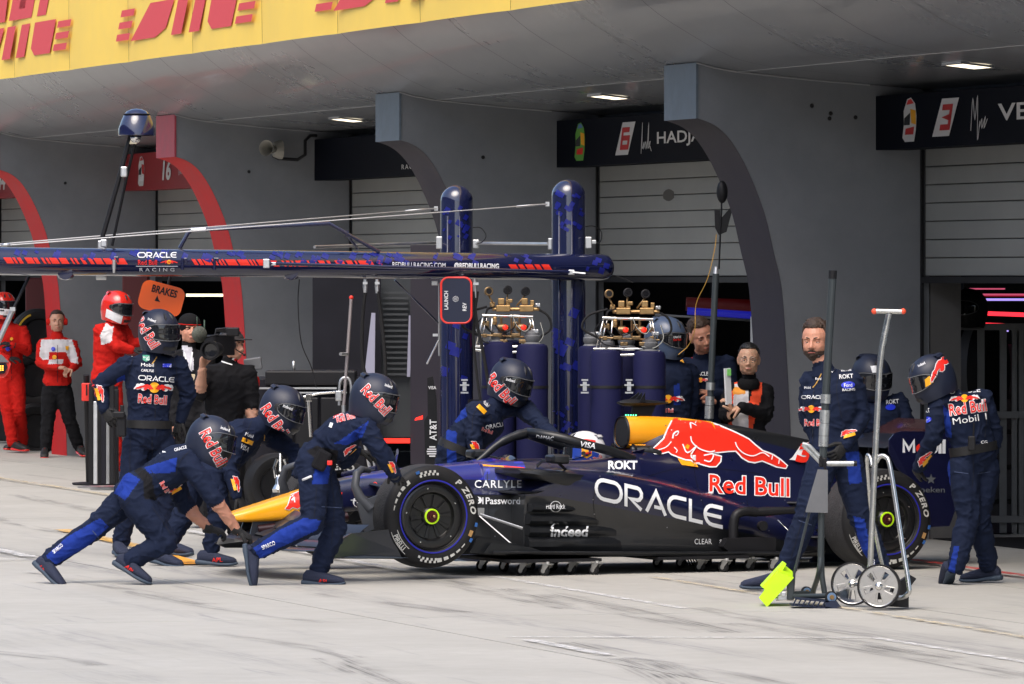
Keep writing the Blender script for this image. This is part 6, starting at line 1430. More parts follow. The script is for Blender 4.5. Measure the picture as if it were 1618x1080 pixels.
# 12-14 rival crew in red
person('fe1', 'person in full red race suit and red white helmet cut by the left picture edge', 75.5, dict(
    hea=(6, 482), nec=(10, 510), che=(14, 535), wai=(16, 570), pel=(17, 592), shL=(-12, 522), shR=(36, 524), elL=(-14, 555, -.1), wrL=(12, 566, -.25), haL=(24, 566, -.25), elR=(44, 554, -.1), wrR=(20, 545, -.25), haR=(8, 542, -.25),
    hiL=(8, 600), hiR=(26, 600), knL=(12, 650), knR=(30, 648), anL=(20, 698), anR=(36, 696, .3), heL=(20, 712), toL=(42, 714, -.2), heR=(36, 710, .3), toR=(10, 712, .1)),
    suit=C_red, helm=dict(fwd=(.4, -.9, -.1), shell=HM_red), voxel=.014, shoecols=(S_blk, HM_red))
person('fe2', 'person in red and white team jacket, black trousers and ear defenders, hands clasped', 73.7, dict(
    hea=(90, 508), nec=(90, 532), che=(91, 556), wai=(91, 590), pel=(90, 608), shL=(68, 545), shR=(113, 545), elL=(64, 573, -.05), wrL=(90, 580, -.24), haL=(103, 581, -.28), elR=(122, 573, -.05), wrR=(114, 582, -.2), haR=(104, 587, -.26),
    hiL=(80, 616), hiR=(100, 616), knL=(76, 662), knR=(110, 662), anL=(72, 708), anR=(124, 704, .1), heL=(71, 720), toL=(70, 726, -.26), heR=(124, 717, .1), toR=(134, 722, -.12)),
    suit=C_red, legm=C_blk, hd=(((.12, -.98, 0),), dict(hairm=H_brn, skin=K_b, s=1.12)), voxel=.014, gloves=False, shoecols=(S_blk, HM_red), collar=2, skin=K_b,
    polys=[(C_wht, [(66, 536), (114, 536), (122, 560), (124, 575), (112, 572), (104, 556), (78, 556), (76, 575), (100, 574), (100, 568), (66, 568), (62, 560)], 'front'), (C_blk, [(50, 609), (140, 609), (140, 740), (50, 740)], 'all')])
b_ = MB(); hp_ = PEOPLE['fe2']['p']['hea']
for sg in (-1, 1): b_.lathe(hp_+Vector((sg*.078, .01, 0)), (sg, 0, 0), [(0, .04), (.03, .042), (.045, .032), (.047, 0)], 14)
b_.tube([hp_+Vector((.095*math.cos(a), .01, .02+.10*math.sin(a))) for a in [math.pi*i/10 for i in range(11)]], .008, 6); b_.build('ear_defenders', C_red, PEOPLE['fe2']['t'])
dec('fe2', [(circ2d(.5), 3)], 84, 551, 7); dec('fe2', [(circ2d(.5), 2)], 86, 564, 7); dec('fe2', [(poly2d([(-.4, .5), (.4, .5), (.3, -.3), (0, -.5), (-.3, -.3)]), 2)], 106, 550, 7); dec('fe1', [(circ2d(.5), 3)], 13, 550, 9); dec('fe1', [(circ2d(.5), 2)], 18, 535, 5)
person('fe3', 'person in red suit and red and white helmet, turned away, left of the orange board', 64.5, dict(
    hea=(185, 484), nec=(178, 512), che=(174, 535), wai=(170, 580), pel=(169, 605), shL=(158, 522, -.1), shR=(194, 522, .15), elL=(186, 548, -.15), wrL=(208, 552, -.1), haL=(222, 552, -.1), elR=(205, 545, .15), wrR=(222, 540, .15), haR=(236, 538, .15),
    hiL=(162, 615), hiR=(178, 615), knL=(163, 680), knR=(180, 680), anL=(162, 738), anR=(182, 738), heL=(160, 760), toL=(175, 764, -.2), heR=(180, 760), toR=(198, 764, -.2)),
    suit=C_red, helm=dict(fwd=(.82, -.5, -.25), shell=HM_red), voxel=.013, polys=[(C_wht, [(170, 505), (180, 512), (176, 540), (160, 545), (158, 530)], 'front')])
dec('fe3', [(poly2d([(-.5, -.2), (.5, -.5), (.55, .0), (-.5, .3)]), 0)], 180, 497, 26, -8, 'HT'); dec('fe1', [(poly2d([(-.5, -.15), (.5, -.3), (.5, .1), (-.5, .3)]), 0)], 4, 492, 24, 5, 'HT')
# 15 beanie, 16 camera operator
person('bea', 'person in black beanie, white shirt and black vest with a hanging pass', 54.0, dict(
    hea=(300, 520), nec=(298, 552), che=(298, 590), wai=(298, 645), pel=(298, 672), shL=(272, 568), shR=(326, 568), elL=(268, 620), wrL=(276, 668, -.1), haL=(280, 685, -.1), elR=(330, 620), wrR=(322, 665, -.1), haR=(318, 682, -.1),
    hiL=(287, 685), hiR=(310, 685), knL=(286, 745), knR=(312, 745), anL=(285, 808), anR=(312, 808), heL=(284, 826), toL=(282, 830, -.25), heR=(312, 826), toR=(318, 830, -.25)),
    suit=C_blk, hd=(((.25, -.95, 0),), dict(beard=False, hair='none', s=1.12)), voxel=.013, gloves=False, shoecols=(S_blk, S_blk), polys=[(C_shirt, [(287, 545), (303, 548), (307, 580), (300, 590), (292, 570)], 'front')])
b_ = MB(); hb_ = PEOPLE['bea']['p']['hea']; b_.ball(hb_+Vector((-.004, 0, .045)), (.098, .098, .095), n=20); b_.build('beanie', C_knit, PEOPLE['bea']['t']); b_ = MB(); b_.lathe(hb_+Vector((-.004, -.003, .045)), (.05, -.05, 1), [(-.004, .099), (0, .101), (.004, .100)], 24); b_.build('beanie_stripe', C_red, PEOPLE['bea']['t'])
b_ = MB(); b_.tube([W(291, 556, 53.84), W(299, 590, 53.80)], .006, 6, m=0); b_.tube([W(304, 556, 53.84), W(300, 590, 53.80)], .006, 6, m=0); b_.box(W(302, 600, 53.79), (.07, .008, .10), m=1); b_.build('pass', [M_white, mat('pass_card', (.55, .45, .3), .5)], PEOPLE['bea']['t'])
person('cam', 'camera operator in black shirt and cap with a television camera on the shoulder', 50.0, dict(
    hea=(367, 545), nec=(362, 575), che=(357, 605), wai=(354, 660), pel=(352, 692), shL=(325, 590, -.05), shR=(392, 590, .0), elL=(316, 622, -.15), wrL=(320, 582, -.28), haL=(322, 562, -.32), elR=(398, 640, .0), wrR=(398, 682, -.05), haR=(396, 700, -.08),
    hiL=(338, 705), hiR=(368, 705), knL=(336, 775), knR=(370, 775), anL=(335, 838), anR=(372, 838), heL=(333, 855), toL=(345, 860, -.22), heR=(370, 855), toR=(385, 860, -.2), thL=(1, 0, .2)),
    suit=C_blk, zones={'fore': (-.1, K_b, K_b)}, skin=K_b, hd=(((.75, -.6, -.05),), dict(hair='short', hairm=H_blk, skin=K_b, s=1.1)), voxel=.012, gloves=False, shoecols=(S_blk, S_blk), collar=False)
hc = PEOPLE['cam']['p']['hea']; b_ = MB(); b_.ball(hc+Vector((-.005, .005, .045)), (.100, .098, .075), n=18); f_ = Vector((.78, -.62, 0)); b_.prism([hc+f_*.07+Vector((.62, .78, 0))*.07+Vector((0, 0, .045)), hc+f_*.165+Vector((.62, .78, 0))*.05+Vector((0, 0, .040)), hc+f_*.165-Vector((.62, .78, 0))*.05+Vector((0, 0, .040)), hc+f_*.07-Vector((.62, .78, 0))*.07+Vector((0, 0, .045))], Vector((0, 0, .008))); b_.build('cap', mat('cap_dark', (.03, .025, .025), .7), PEOPLE['cam']['t'])
b_ = MB(); b_.lathe(hc+Vector((-.0, -.08, -.0)), (-.3, -1, 0), [(0, .04), (.03, .042), (.04, .03), (.042, 0)], 14); b_.tube([hc+Vector((0, -.10, .02)), hc+Vector((-.02, -.07, .11)), hc+Vector((-.02, .06, .12))], .01, 8); b_.tube([hc+Vector((.03, -.10, -.03)), hc+Vector((.10, -.11, -.075))], .004, 6); b_.ball(hc+Vector((.10, -.11, -.075)), .012, n=8); b_.build('headphones', M_black, PEOPLE['cam']['t'])
dec('cam', [(poly2d([(-.6, .1), (.5, .5), (.2, -.4)]), 0), (circ2d(.2), 1)], 372, 568, 10); dec('cam', [(stroke2d([(-1.6, .5), (1.2, -.4)], .2), 0)], 355, 572, 10)
# television camera
tc_ = thing('television_camera', 'black television camera with furry microphone on the operator shoulder', 'video camera', W(340, 545, 49.6))
b_ = MB(); b_.box(W(347, 545, 49.6), (.20, .14, .16), X=Vector((.75, .6, 0)), bev=.01); b_.build('camera_body', M_black, tc_)
b_ = MB(); cl = W(338, 552, 49.35); b_.lathe(cl, (-.25, -1, -.05), [(-.10, .05), (0, .055), (.02, .068), (.10, .075), (.115, .078), (.115, .062), (.08, .055), (.06, 0)], 28); b_.build('lens', M_black, tc_)
b_ = MB(); b_.lathe(cl, (-.25, -1, -.05), [(.075, 0), (.078, .05), (.07, .056)], 24); b_.build('lens_glass', M_glass, tc_)
b_ = MB(); b_.ball(W(315, 528, 49.35), (.052, .09, .065), n=18, X=Vector((1, -.4, 0))); b_.build('furry_microphone', mat('fur_grey', (.10, .11, .09), .95, bump=1.2, bscale=180, var=.4, vscale=90), tc_)
b_ = MB(); b_.tube([W(320, 534, 49.45), W(345, 528, 49.5)], .008, 8); b_.box(W(352, 522, 49.55), (.12, .03, .03), bev=.006); b_.tube([W(340, 530, 49.5), W(342, 520, 49.5), W(360, 518, 49.5), W(364, 530, 49.5)], .009, 8); b_.box(W(368, 524, 49.4), (.10, .08, .07), bev=.01); b_.build('viewfinder', M_black, tc_)
b_ = MB(); b_.tube([W(323, 505, 49.6), W(323, 535, 49.6)], .006, 6); b_.tube([W(311, 500, 49.6), W(312, 520, 49.6)], .004, 6); b_.build('antenna', mat('antenna_green', (.02, .05, .03), .5), tc_)
b_ = MB(); b_.box(W(400, 575, 50.3), (.14, .10, .10), X=Vector((1, 0, .15)), bev=.01); b_.box(W(398, 595, 50.3), (.08, .10, .12), X=Vector((1, 0, .15)), bev=.01); b_.build('battery_pack', M_grey, tc_)

# ---- the driver in the cockpit
h_ = helmet(drv, HC, (cF+Vector((0, .10, -.02))), (0, 0, 1), shell=HM_wht, s=1.04)
DT = Target([h_]+[o for o in COL.objects if o.parent == h_])
DZ = [0]
def ddec(layers, px, py, size, rot=0, name='emblem'):
    mb = MB(); DZ[0] += .0012; lay(mb, DT, layers, px, py, size, rot, cell=3, lift=.004+DZ[0])
    if mb.v: mb.build(name, [M_white, M_red, M_yel, mat('helmet_blue_print', (.02, .06, .38), .3), HM_trim], h_, auto=False)
ddec([(poly2d([(-.6, -.5), (.62, -.5), (.6, .05), (.1, .22), (-.55, .3)]), 3)], 925, 718, 36); ddec([(poly2d([(-.5, -.3), (.0, -.5), (.5, -.2), (.5, .5), (.0, .35), (-.5, .5)]), 2)], 927, 716, 16); ddec([(circ2d(.5), 4)], 922, 716, 7); ddec([(RB_W, 0), (RB_R, 1)], 936, 727, 8, 22, 'lettering'); ddec([(stroke2d([(-.8, 0), (0, .12), (.8, 0)], .16), 1)], 925, 697, 20); ddec([(stroke2d([(-.5, 0), (.5, .2)], .3), 1)], 930, 716, 9)
b_ = MB(); sh_ = CW(-1.66, 0, .56); 
tor = MB(); capsule(tor, CW(-1.66, -.17, .58), CW(-1.66, .17, .58), .085, .085); capsule(tor, CW(-1.66, 0, .60), CW(-1.62, 0, .70), .06, .055); capsule(tor, CW(-1.66, 0, .50), CW(-1.55, 0, .35), .17, .15)
for sg in (-1, 1): capsule(tor, CW(-1.64, sg*.19, .57), CW(-1.42, sg*.20, .47), .055, .045); capsule(tor, CW(-1.42, sg*.20, .47), CW(-1.22, sg*.10, .56), .045, .035)
m_ = remesh(tor, .014, 3, .004); b_.v = [tuple(v.co) for v in m_.vertices]; b_.f = [tuple(q.vertices) for q in m_.polygons]; b_.m = [0]*len(b_.f); b_.sm = [True]*len(b_.f); b_.build('body', C_navy, drv, auto=False, weld=False)
for sg in (-1, 1):
    b_ = MB(); hand(b_, CW(-1.24, sg*.10, .56), cF+cU*.2, -cL*sg, cU, .9); b_.build('glove', G_blk, drv)
b_ = MB(); b_.box(CW(-1.17, 0, .57), (.03, .26, .12), X=cF, bev=.012); b_.build('steering_wheel', M_black, car)

# seams, zips and pocket lines sewn on the suits
M_seamn = mat('seam_dark', (.003, .005, .014), .9); M_seaml = mat('seam_light', (.05, .07, .14), .9)
def seam(pk, pts, w_=.9, m=M_seamn, name='seam', lift=.003):
    Q = PEOPLE[pk]; mb = MB(); c_ = pts[0]; P_ = [(p.x, p.y) for p in catmull([(x, y, 0) for x, y in pts], 4)]
    lay(mb, Q['T'], [(stroke2d([(x-c_[0], c_[1]-y) for x, y in P_], w_), 0)], *c_, 1, cell=5, lift=lift, maxd=.35)
    if mb.v: mb.build(name, m, Q['t'], auto=False)
seam('brk', [(246, 556), (246, 600), (245, 660)], 1.2, name='zip'); seam('brk', [(214, 556), (206, 580), (203, 606)]); seam('brk', [(273, 560), (279, 585), (280, 610)]); seam('brk', [(207, 688), (205, 730), (208, 770)]); seam('brk', [(240, 690), (241, 730), (240, 760)]); seam('brk', [(252, 548), (247, 565), (240, 575)], 1.6, M_gold, 'lanyard')
seam('psh', [(300, 712), (285, 728), (278, 750)]); seam('psh', [(238, 742), (256, 768), (262, 786)]); seam('psh', [(205, 792), (176, 818), (165, 834)]); seam('psh', [(240, 800), (258, 825), (270, 845)]); seam('psh', [(146, 838), (158, 852)], 1.4, M_seaml)
seam('cro', [(398, 664), (388, 688), (386, 712)]); seam('cro', [(416, 666), (418, 690), (414, 715)], 1.6, M_gold, 'lanyard'); seam('cro', [(368, 730), (382, 738)])
seam('wlk', [(588, 650), (574, 672), (562, 690)]); seam('wlk', [(523, 755), (528, 800), (524, 860)]); seam('wlk', [(500, 770), (498, 800), (496, 818)]); seam('wlk', [(592, 690), (606, 694)]); seam('wlk', [(508, 800), (540, 802)], 1.2, M_seaml)
seam('bnd', [(760, 640), (748, 655), (746, 680)]); seam('bnd', [(775, 655), (780, 675), (790, 688)], 1.2, name='zip')
seam('brd', [(1290, 590), (1285, 630), (1284, 700)], 1.2, name='zip'); seam('brd', [(1325, 585), (1322, 620), (1330, 660)]); seam('brd', [(1298, 590), (1290, 605), (1284, 612)], 1.5, M_gold, 'lanyard'); seam('brd', [(1296, 745), (1275, 800), (1250, 880)]); seam('brd', [(1262, 822), (1285, 830)], 1.2, M_seaml)
seam('rer', [(1495, 618), (1490, 640), (1492, 690)]); seam('rer', [(1556, 625), (1560, 650), (1556, 690)]); seam('rer', [(1537, 712), (1538, 745), (1536, 770)]); seam('rer', [(1508, 745), (1530, 748)], 1, M_seaml); seam('rer', [(1545, 748), (1565, 745)], 1, M_seaml)
seam('fe2', [(91, 545), (91, 575), (91, 604)], .8, M_seamn, 'zip'); seam('fe1', [(16, 530), (18, 560), (18, 600)], .8, M_seamn, 'zip')
dec('brk', [(poly2d([(-.5, .5), (.5, .5), (.5, -.2), (0, -.5), (-.5, -.2)]), 0)], 231, 566, 11, mats=[mat('green_badge', (.02, .25, .16), .5)])
dec('brk', [(poly2d([(-.5, .2), (.5, .2), (.5, -.2), (-.5, -.2)]), 3)], 264, 577, 14)
# ================================================================ PIT EQUIPMENT
M_boom = mat('gantry_navy', (.007, .010, .045), .14, 0, 1.0, var=.1)
M_pxb = mat('pixel_blue', (.007, .012, .17), .35); M_strip = mat('strip_red', (.75, .03, .015), .4)
def solid(name, m, lab, cat, build, group=None):
    b = MB(); build(b); o = b.build(name, m); return tag(o, lab, cat, group)
# gantry: two posts, boom and rods
gt = thing('overhead_gantry', 'navy overhead gantry boom with red dashes and two domed posts', 'gantry', W(897, 690, 49).xy.to_3d())
def bpt(px, py): # axis of the boom
    Y = 48.9-(930-px)*.0016*1.0; return W(px, py, Y)
bl, br = bpt(-40, 411.6), bpt(950, 422)
b = MB(); d_ = (br-bl).normalized(); rb = .104
b.tube([bl, br, br+d_*.05, br+d_*.085, br+d_*.10], [rb, rb*.98, rb*.88, rb*.55, .01], 40); boom = b.build('boom', M_boom, gt)
posts = []
for px, Y, rpx, topy in ((721.5, 51.0, 26, 292), (898, 49.0, 27, 283)):
    c = W(px, 600, Y); r_ = rpx*Y/FP; zt = W(px, topy, Y).z; b = MB(); pr = [(0, r_), (zt-r_, r_)]+[(zt-r_+r_*math.sin(R(a)), r_*math.cos(R(a))) for a in (15, 30, 45, 60, 75, 90)]
    b.lathe((c.x, c.y, 0), (0, 0, 1), pr, 40); posts.append(b.build('post', M_boom, gt))
    b = MB(); b.lathe((c.x, c.y, 0), (0, 0, 1), [(0, r_*2.2), (.03, r_*2.2), (.04, r_*1.1), (.10, r_*1.05)], 32); b.build('post_foot', M_darkwall, posts[-1])
    b = MB(); b.tube([(c.x-r_*.55, c.y-r_*.86, .5), (c.x-r_*.55, c.y-r_*.86, zt-.25)], .006, 6); b.tube([(c.x+r_*.2, c.y-r_*1.0, .3), (c.x+r_*.2, c.y-r_*1.0, zt-.25)], .004, 6); b.build('trim_edge', M_boom, posts[-1])
PT = Target(posts); BTg = Target([boom])
rnd = random.Random(3)
def pixels(tg, mbn, region, n, s0, s1, m=0, par=gt, ang=-18):
    for _ in range(n):
        b = MB()
        x = rnd.uniform(region[0], region[2]); y = rnd.uniform(region[1], region[3]); s_ = rnd.uniform(s0, s1)
        lay(b, tg, [(poly2d([(-.5, -.5), (.5, -.5), (.5, .5), (-.5, .5)]), m)], x, y, s_, ang+rnd.choice((0, 0, 90)), cell=4, lift=.003, sy=rnd.uniform(.6, 1.2), maxd=.3)
        if b.v: b.build(mbn, [M_pxb, M_strip], par, auto=False)
pixels(PT, 'pixel_print', (701, 320, 742, 375), 14, 4, 9, ang=-30); pixels(PT, 'pixel_print', (698, 500, 735, 600), 9, 8, 17, ang=-20); pixels(PT, 'pixel_print', (700, 660, 740, 720), 12, 3, 7)
pixels(PT, 'pixel_print', (876, 305, 920, 365), 26, 4, 9, ang=-30); pixels(PT, 'pixel_print', (874, 490, 915, 600), 11, 8, 17, ang=-25); pixels(PT, 'pixel_print', (873, 640, 918, 690), 26, 3, 7, ang=-30)
pixels(BTg, 'pixel_print', (20, 394, 400, 408), 22, 6, 13, ang=-25); pixels(BTg, 'pixel_print', (420, 398, 860, 416), 44, 5, 11, ang=-25); pixels(BTg, 'pixel_print', (925, 410, 960, 430), 6, 6, 10)
def dash(x, w_, yc):
    b = MB(); lay(b, BTg, [(poly2d([(-w_/2-3, 4.7), (w_/2-3, 4.7), (w_/2+3, -4.7), (-w_/2+3, -4.7)]), 1)], x, yc, 1, 0, cell=8, lift=.003, maxd=.2)
    if b.v: b.build('red_dash', [M_pxb, M_strip], gt, auto=False)
for rng in ((8, 190), (305, 414)):
    x = rng[0]
    while x < rng[1]:
        w_ = rnd.choice((3, 4, 6, 12, 16)); dash(x+w_/2, w_, 411+x*.0085); x += w_+rnd.choice((2, 3, 3, 6))
x = 430
while x < 600: w_ = rnd.choice((3, 5, 9, 14)); dash(x+w_/2, w_, 416); x += w_+rnd.choice((3, 4, 8))
x = 806
while x < 870: w_ = rnd.choice((4, 8, 12)); dash(x+w_/2, w_, 422); x += w_+3
def gword(sh, px, py, size, m, rot=0, name='lettering', tg=BTg, sy=1):
    b = MB(); lay(b, tg, [(sh, 0)], px, py, size, rot, cell=6, lift=.0045, maxd=.3, sy=sy)
    if b.v: b.build(name, m, gt, auto=False)
gword(xf2d(ORACLE, 1), 248, 402.5, 8.8, M_white); V, F, wd = RB_R; gword(([(x*.95, y) for x, y in V], F, 1), 233, 414, 8, M_red); gword(xf2d(BULL, .6, .55), 268, 413.5, 9, M_red); gword(xf2d(flipx(BULL), .6, -.55), 266, 413.5, 9, M_red); gword(circ2d(.38), 267, 413.5, 9, M_yel)
V, F, wd = text2d('RACING', 0, 0, 1, 1.7); gword(([(x*1.35, y) for x, y in V], F, 1), 248, 425.5, 5.5, M_white); gword(poly2d([(-33, -.4), (33, -.4), (33, .4), (-33, .4)]), 248, 420.3, 1, M_white)
V, F, wd = text2d('REDBULLRACING.COM', .05, 0, 1); gword(([(x*84/8/wd, y) for x, y in V], F, 1), 662, 418, 8, M_white, -1); V, F, wd = text2d('@REDBULLRACING', .05, 0, 1); gword(([(x*71/8/wd, y) for x, y in V], F, 1), 753, 419.5, 8, M_white, -1)
def part(name, m, par, f): b = MB(); f(b); return b.build(name, m, par)
for px in (104, 460): part('lamp_pod', M_boom, gt, lambda b: (b.lathe(bpt(px, 434), (0, 0, -1), [(-.02, .062), (.01, .062), (.03, .05), (.04, 0)], 24), b.lathe(bpt(px, 430)+Vector((0, -.06, 0)), (0, -1, 0), [(0, .058), (.02, .055), (.022, .045), (.022, 0)], 24)))
for px in (182, 290, 340): part('clamp_bracket', M_boom, gt, lambda b: (b.box(bpt(px, 412)+Vector((0, -.10, 0)), (.07, .03, .05), bev=.006), b.tube([bpt(px, 408)+Vector((0, -.12, 0)), bpt(px, 426)+Vector((0, -.12, 0))], .012, 10)) if px != 182 else (b.box(bpt(px, 410)+Vector((0, -.10, 0)), (.07, .03, .05), bev=.006),))
part('clamp_pin', M_alu, gt, lambda b: (b.tube([bpt(182, 410)+Vector((0, -.13, 0)), bpt(182, 424)+Vector((0, -.13, 0)), bpt(182, 431)+Vector((0, -.13, 0))], [.016, .014, .009], 12)))
rodY = lambda px: 48.65-(930-px)*.0016
part('front_rod', M_boom, gt, lambda b: b.tube([W(425, 416, rodY(425)), W(905, 429.5, rodY(905))], .013, 10))
part('rod_clamp', M_alu, gt, lambda b: (b.box(W(421, 416, rodY(425)), (.05, .05, .07), bev=.006), b.box(W(432, 416.5, rodY(432)), (.04, .03, .025), bev=.004)))
part('rod_clamp', M_alu, gt, lambda b: (b.box(W(903, 430, rodY(905)), (.05, .04, .04), bev=.006), b.tube([W(905, 430, 48.5), W(925, 432, 48.5)], .008, 8)))
for (a, c_, Ya, Yc) in (((-20, 387), (692, 329), 47.3, 50.8), ((-20, 389.5), (868, 322), 47.0, 48.8)):
    part('stay_cable', mat('cable_white', (.55, .55, .55), .5), gt, lambda b: b.tube([W(*a, Ya), W(*c_, Yc)], .0045, 6))
    part('turnbuckle', M_alu, gt, lambda b: (b.tube([W(c_[0]-52, c_[1]+52*.080, Yc-.1), W(c_[0]-4, c_[1]+.3, Yc)], .009, 8), b.box(W(c_[0]-3, c_[1], Yc), (.03, .02, .035))))
part('turnbuckle', M_alu, gt, lambda b: b.tube([W(2, 387, 47.0), W(16, 386, 47.0)], .012, 8))
part('cross_bar', M_alu, gt, lambda b: (b.tube([W(497, 390, 48.9), W(692, 383, 51.2)], .012, 8), b.box(W(694, 383, 50.8), (.05, .04, .10), bev=.006)))
part('cross_bar', M_alu, gt, lambda b: (b.tube([W(752, 384, 50.8), W(866, 385, 49.0)], .013, 8), b.box(W(752, 385, 50.8), (.05, .04, .07), bev=.006), b.box(W(869, 385, 49.0), (.03, .04, .09), bev=.006)))
part('wall_bracket', M_alu, gt, lambda b: (b.box(W(930, 383, 48.9), (.05, .05, .09), bev=.006), b.box(W(938, 382, 48.95), (.04, .03, .03), bev=.004)))
for pts in ([(922, 358), (938, 357), (950, 366), (948, 382), (934, 384)], [(747, 359), (760, 360), (768, 372), (762, 382), (754, 384)], [(926, 430), (955, 433), (975, 436), (1000, 446)]):
    part('loop_cable', M_black, gt, lambda b: b.tube(catmull([W(*q, 49.2) for q in pts], 5), .004, 6))
part('upper_frame', M_boom, gt, lambda b: (b.tube([W(284, 392, 47.9), W(297, 368, 47.9), W(303, 364, 47.9), W(322, 362, 47.9), W(520, 353, 48.2), W(600, 398, 48.3)], .015, 10), b.tube([W(546, 370, 48.3), W(566, 393, 48.3)], .009, 8), b.box(W(548, 369, 48.25), (.03, .04, .05))))
part('frame_sleeve', M_alu, gt, lambda b: b.tube([W(302, 363, 47.88), W(325, 362, 47.88)], .018, 10))
part('beam_clamp', M_alu, gt, lambda b: b.box(W(160, 386, 47.8), (.05, .05, .06), bev=.006)); part('beam_clamp', M_alu, gt, lambda b: (b.box(W(160, 438, 47.8), (.08, .04, .03), bev=.006), b.tube([W(152, 440, 47.8), W(168, 440, 47.8)], .01, 8)))
# hanging things under the boom
part('hanging_hose', M_rubber, gt, lambda b: b.tube(catmull([W(577, 462, 48.3), W(573, 500, 48.3), W(572, 560, 48.3), W(578, 600, 48.3)], 5), .014, 10))
part('hanging_hose', M_rubber, gt, lambda b: b.tube(catmull([W(597, 460, 48.3), W(602, 500, 48.3), W(608, 560, 48.3), W(609, 610, 48.3)], 5), .014, 10))
for px in (577, 596): part('hose_coupling', M_alu, gt, lambda b: (b.tube([W(px, 441, 48.3), W(px, 452, 48.3), W(px, 463, 48.3)], [.013, .018, .013], 10), b.box(W(px, 447, 48.28), (.035, .02, .02))))
part('hanging_wire', M_black, gt, lambda b: b.tube(catmull([W(473, 441, 48.2), W(471, 480, 48.2), W(476, 540, 48.2), W(492, 580, 48.3), W(500, 612, 48.3)], 5), .004, 6))
part('air_line', M_rubber, gt, lambda b: (b.tube(catmull([W(750, 460, 48.4), W(752, 500, 48.4), W(764, 560, 48.4), W(772, 610, 48.4)], 5), .013, 8), b.tube(catmull([W(755, 460, 48.4), W(748, 520, 48.4), W(752, 580, 48.4), W(760, 640, 48.4)], 5), .010, 8)))
part('air_coupling', M_alu, gt, lambda b: (b.tube([W(750, 440, 48.4), W(751, 470, 48.4)], [.016, .012], 10), b.ball(W(735, 444, 48.5), .03, n=12), b.box(W(752, 448, 48.38), (.04, .02, .02))))
part('prop_strut', M_alu, gt, lambda b: (b.tube([W(694, 446, 48.6), W(694, 562, 48.6)], .008, 8), b.tube([W(693, 538, 48.55), W(675, 574, 48.3)], .008, 8), b.box(W(687, 447, 48.6), (.05, .03, .035), bev=.004), b.box(W(688, 529, 48.6), (.04, .03, .02))))
part('diagonal_brace', M_boom, gt, lambda b: b.tube([W(624, 442, 48.5), W(693, 510, 48.6)], .008, 8))
# launch panel
lp = thing('launch_sign', 'navy signal panel with thick red border hanging under the gantry', 'panel', W(721, 508, 48.35))
def rrect(w_, h_, r, n=5):
    out = []
    for cx, cy, a0 in ((w_/2-r, h_/2-r, 0), (-w_/2+r, h_/2-r, 90), (-w_/2+r, -h_/2+r, 180), (w_/2-r, -h_/2+r, 270)): out += [(cx+r*math.cos(R(a0+90*i/n)), cy+r*math.sin(R(a0+90*i/n))) for i in range(n+1)]
    return out
cpl = W(721, 474, 48.35)
def plate(b, c, pts, th, X=Vector((1, 0, 0)), Z=Vector((0, 0, 1)), m=0):
    Y = Z.cross(X); b.prism([c+X*x+Z*z for x, z in pts], -Y*th if False else Vector((0, -th, 0)), m)
b = MB(); plate(b, cpl, rrect(.215, .335, .05), .02); b.build('panel_face', mat('panel_navy', (.008, .012, .035), .4), lp)
b = MB(); fr = rrect(.23, .345, .055); b.tube([cpl+Vector((x, -.012, z)) for x, z in fr], .009, 8, closed=True); b.build('panel_border', mat('border_red', (.80, .04, .03), .45), lp)
b = MB(); V, F, wd = text2d('LAUNCH', .02); b.add([cpl+Vector((-.078-y*.030, -.0225, .0+x*.030*.86)) for x, y in V], F)
V, F, wd = text2d('REV', .02); b.add([cpl+Vector((.062-y*.030, -.0225, -.05+x*.030*.9)) for x, y in V], F); b.build('lettering', M_white, lp, auto=False)
b = MB()
for i in range(19):
    r_ = (0, .010, .020)[0 if i == 0 else (1 if i < 7 else 2)]; a = i*2*math.pi/(6 if i < 7 else 12); b.lathe(cpl+Vector((-.005+r_*math.cos(a), -.021, .01+r_*math.sin(a))), (0, -1, 0), [(0, .0032), (.002, .003), (.003, 0)], 6)
b.build('speaker_dots', M_white, lp)
# mast with camera dome
ms = thing('camera_mast', 'slim two legged mast with a black domed camera above the gantry', 'camera mast', W(165, 390, 47.9))
part('mast_leg', M_black, ms, lambda b: (b.tube([W(158, 388, 47.9), W(183, 300, 47.9), W(206, 215, 47.9)], .018, 10)))
part('mast_leg', M_black, ms, lambda b: (b.tube([W(177, 388, 48.0), W(198, 290, 48.0), W(214, 222, 47.9)], .011, 10)))
part('mast_joint', M_alu, ms, lambda b: (b.box(W(196, 271, 47.85), (.05, .05, .08), bev=.01), b.box(W(164, 384, 47.8), (.05, .06, .06), bev=.01)))
part('dome_cap', M_boom, ms, lambda b: b.lathe(W(216, 214, 47.9), (0, 0, 1), [(0, .135), (.004, .142), (.05, .140), (.11, .118), (.155, .098), (.16, .092), (.163, .094), (.185, .075), (.20, .04), (.205, 0)], 40))
part('dome_seam', M_slot, ms, lambda b: b.lathe(W(216, 180.5, 47.9), (0, 0, 1), [(-.003, .098), (0, .1045), (.004, .1045), (.006, .09)], 40))
part('camera_ball', M_chrome, ms, lambda b: (b.ball(W(214, 217, 47.9), .045, n=16), b.box(W(210, 224, 47.9), (.06, .03, .03))))
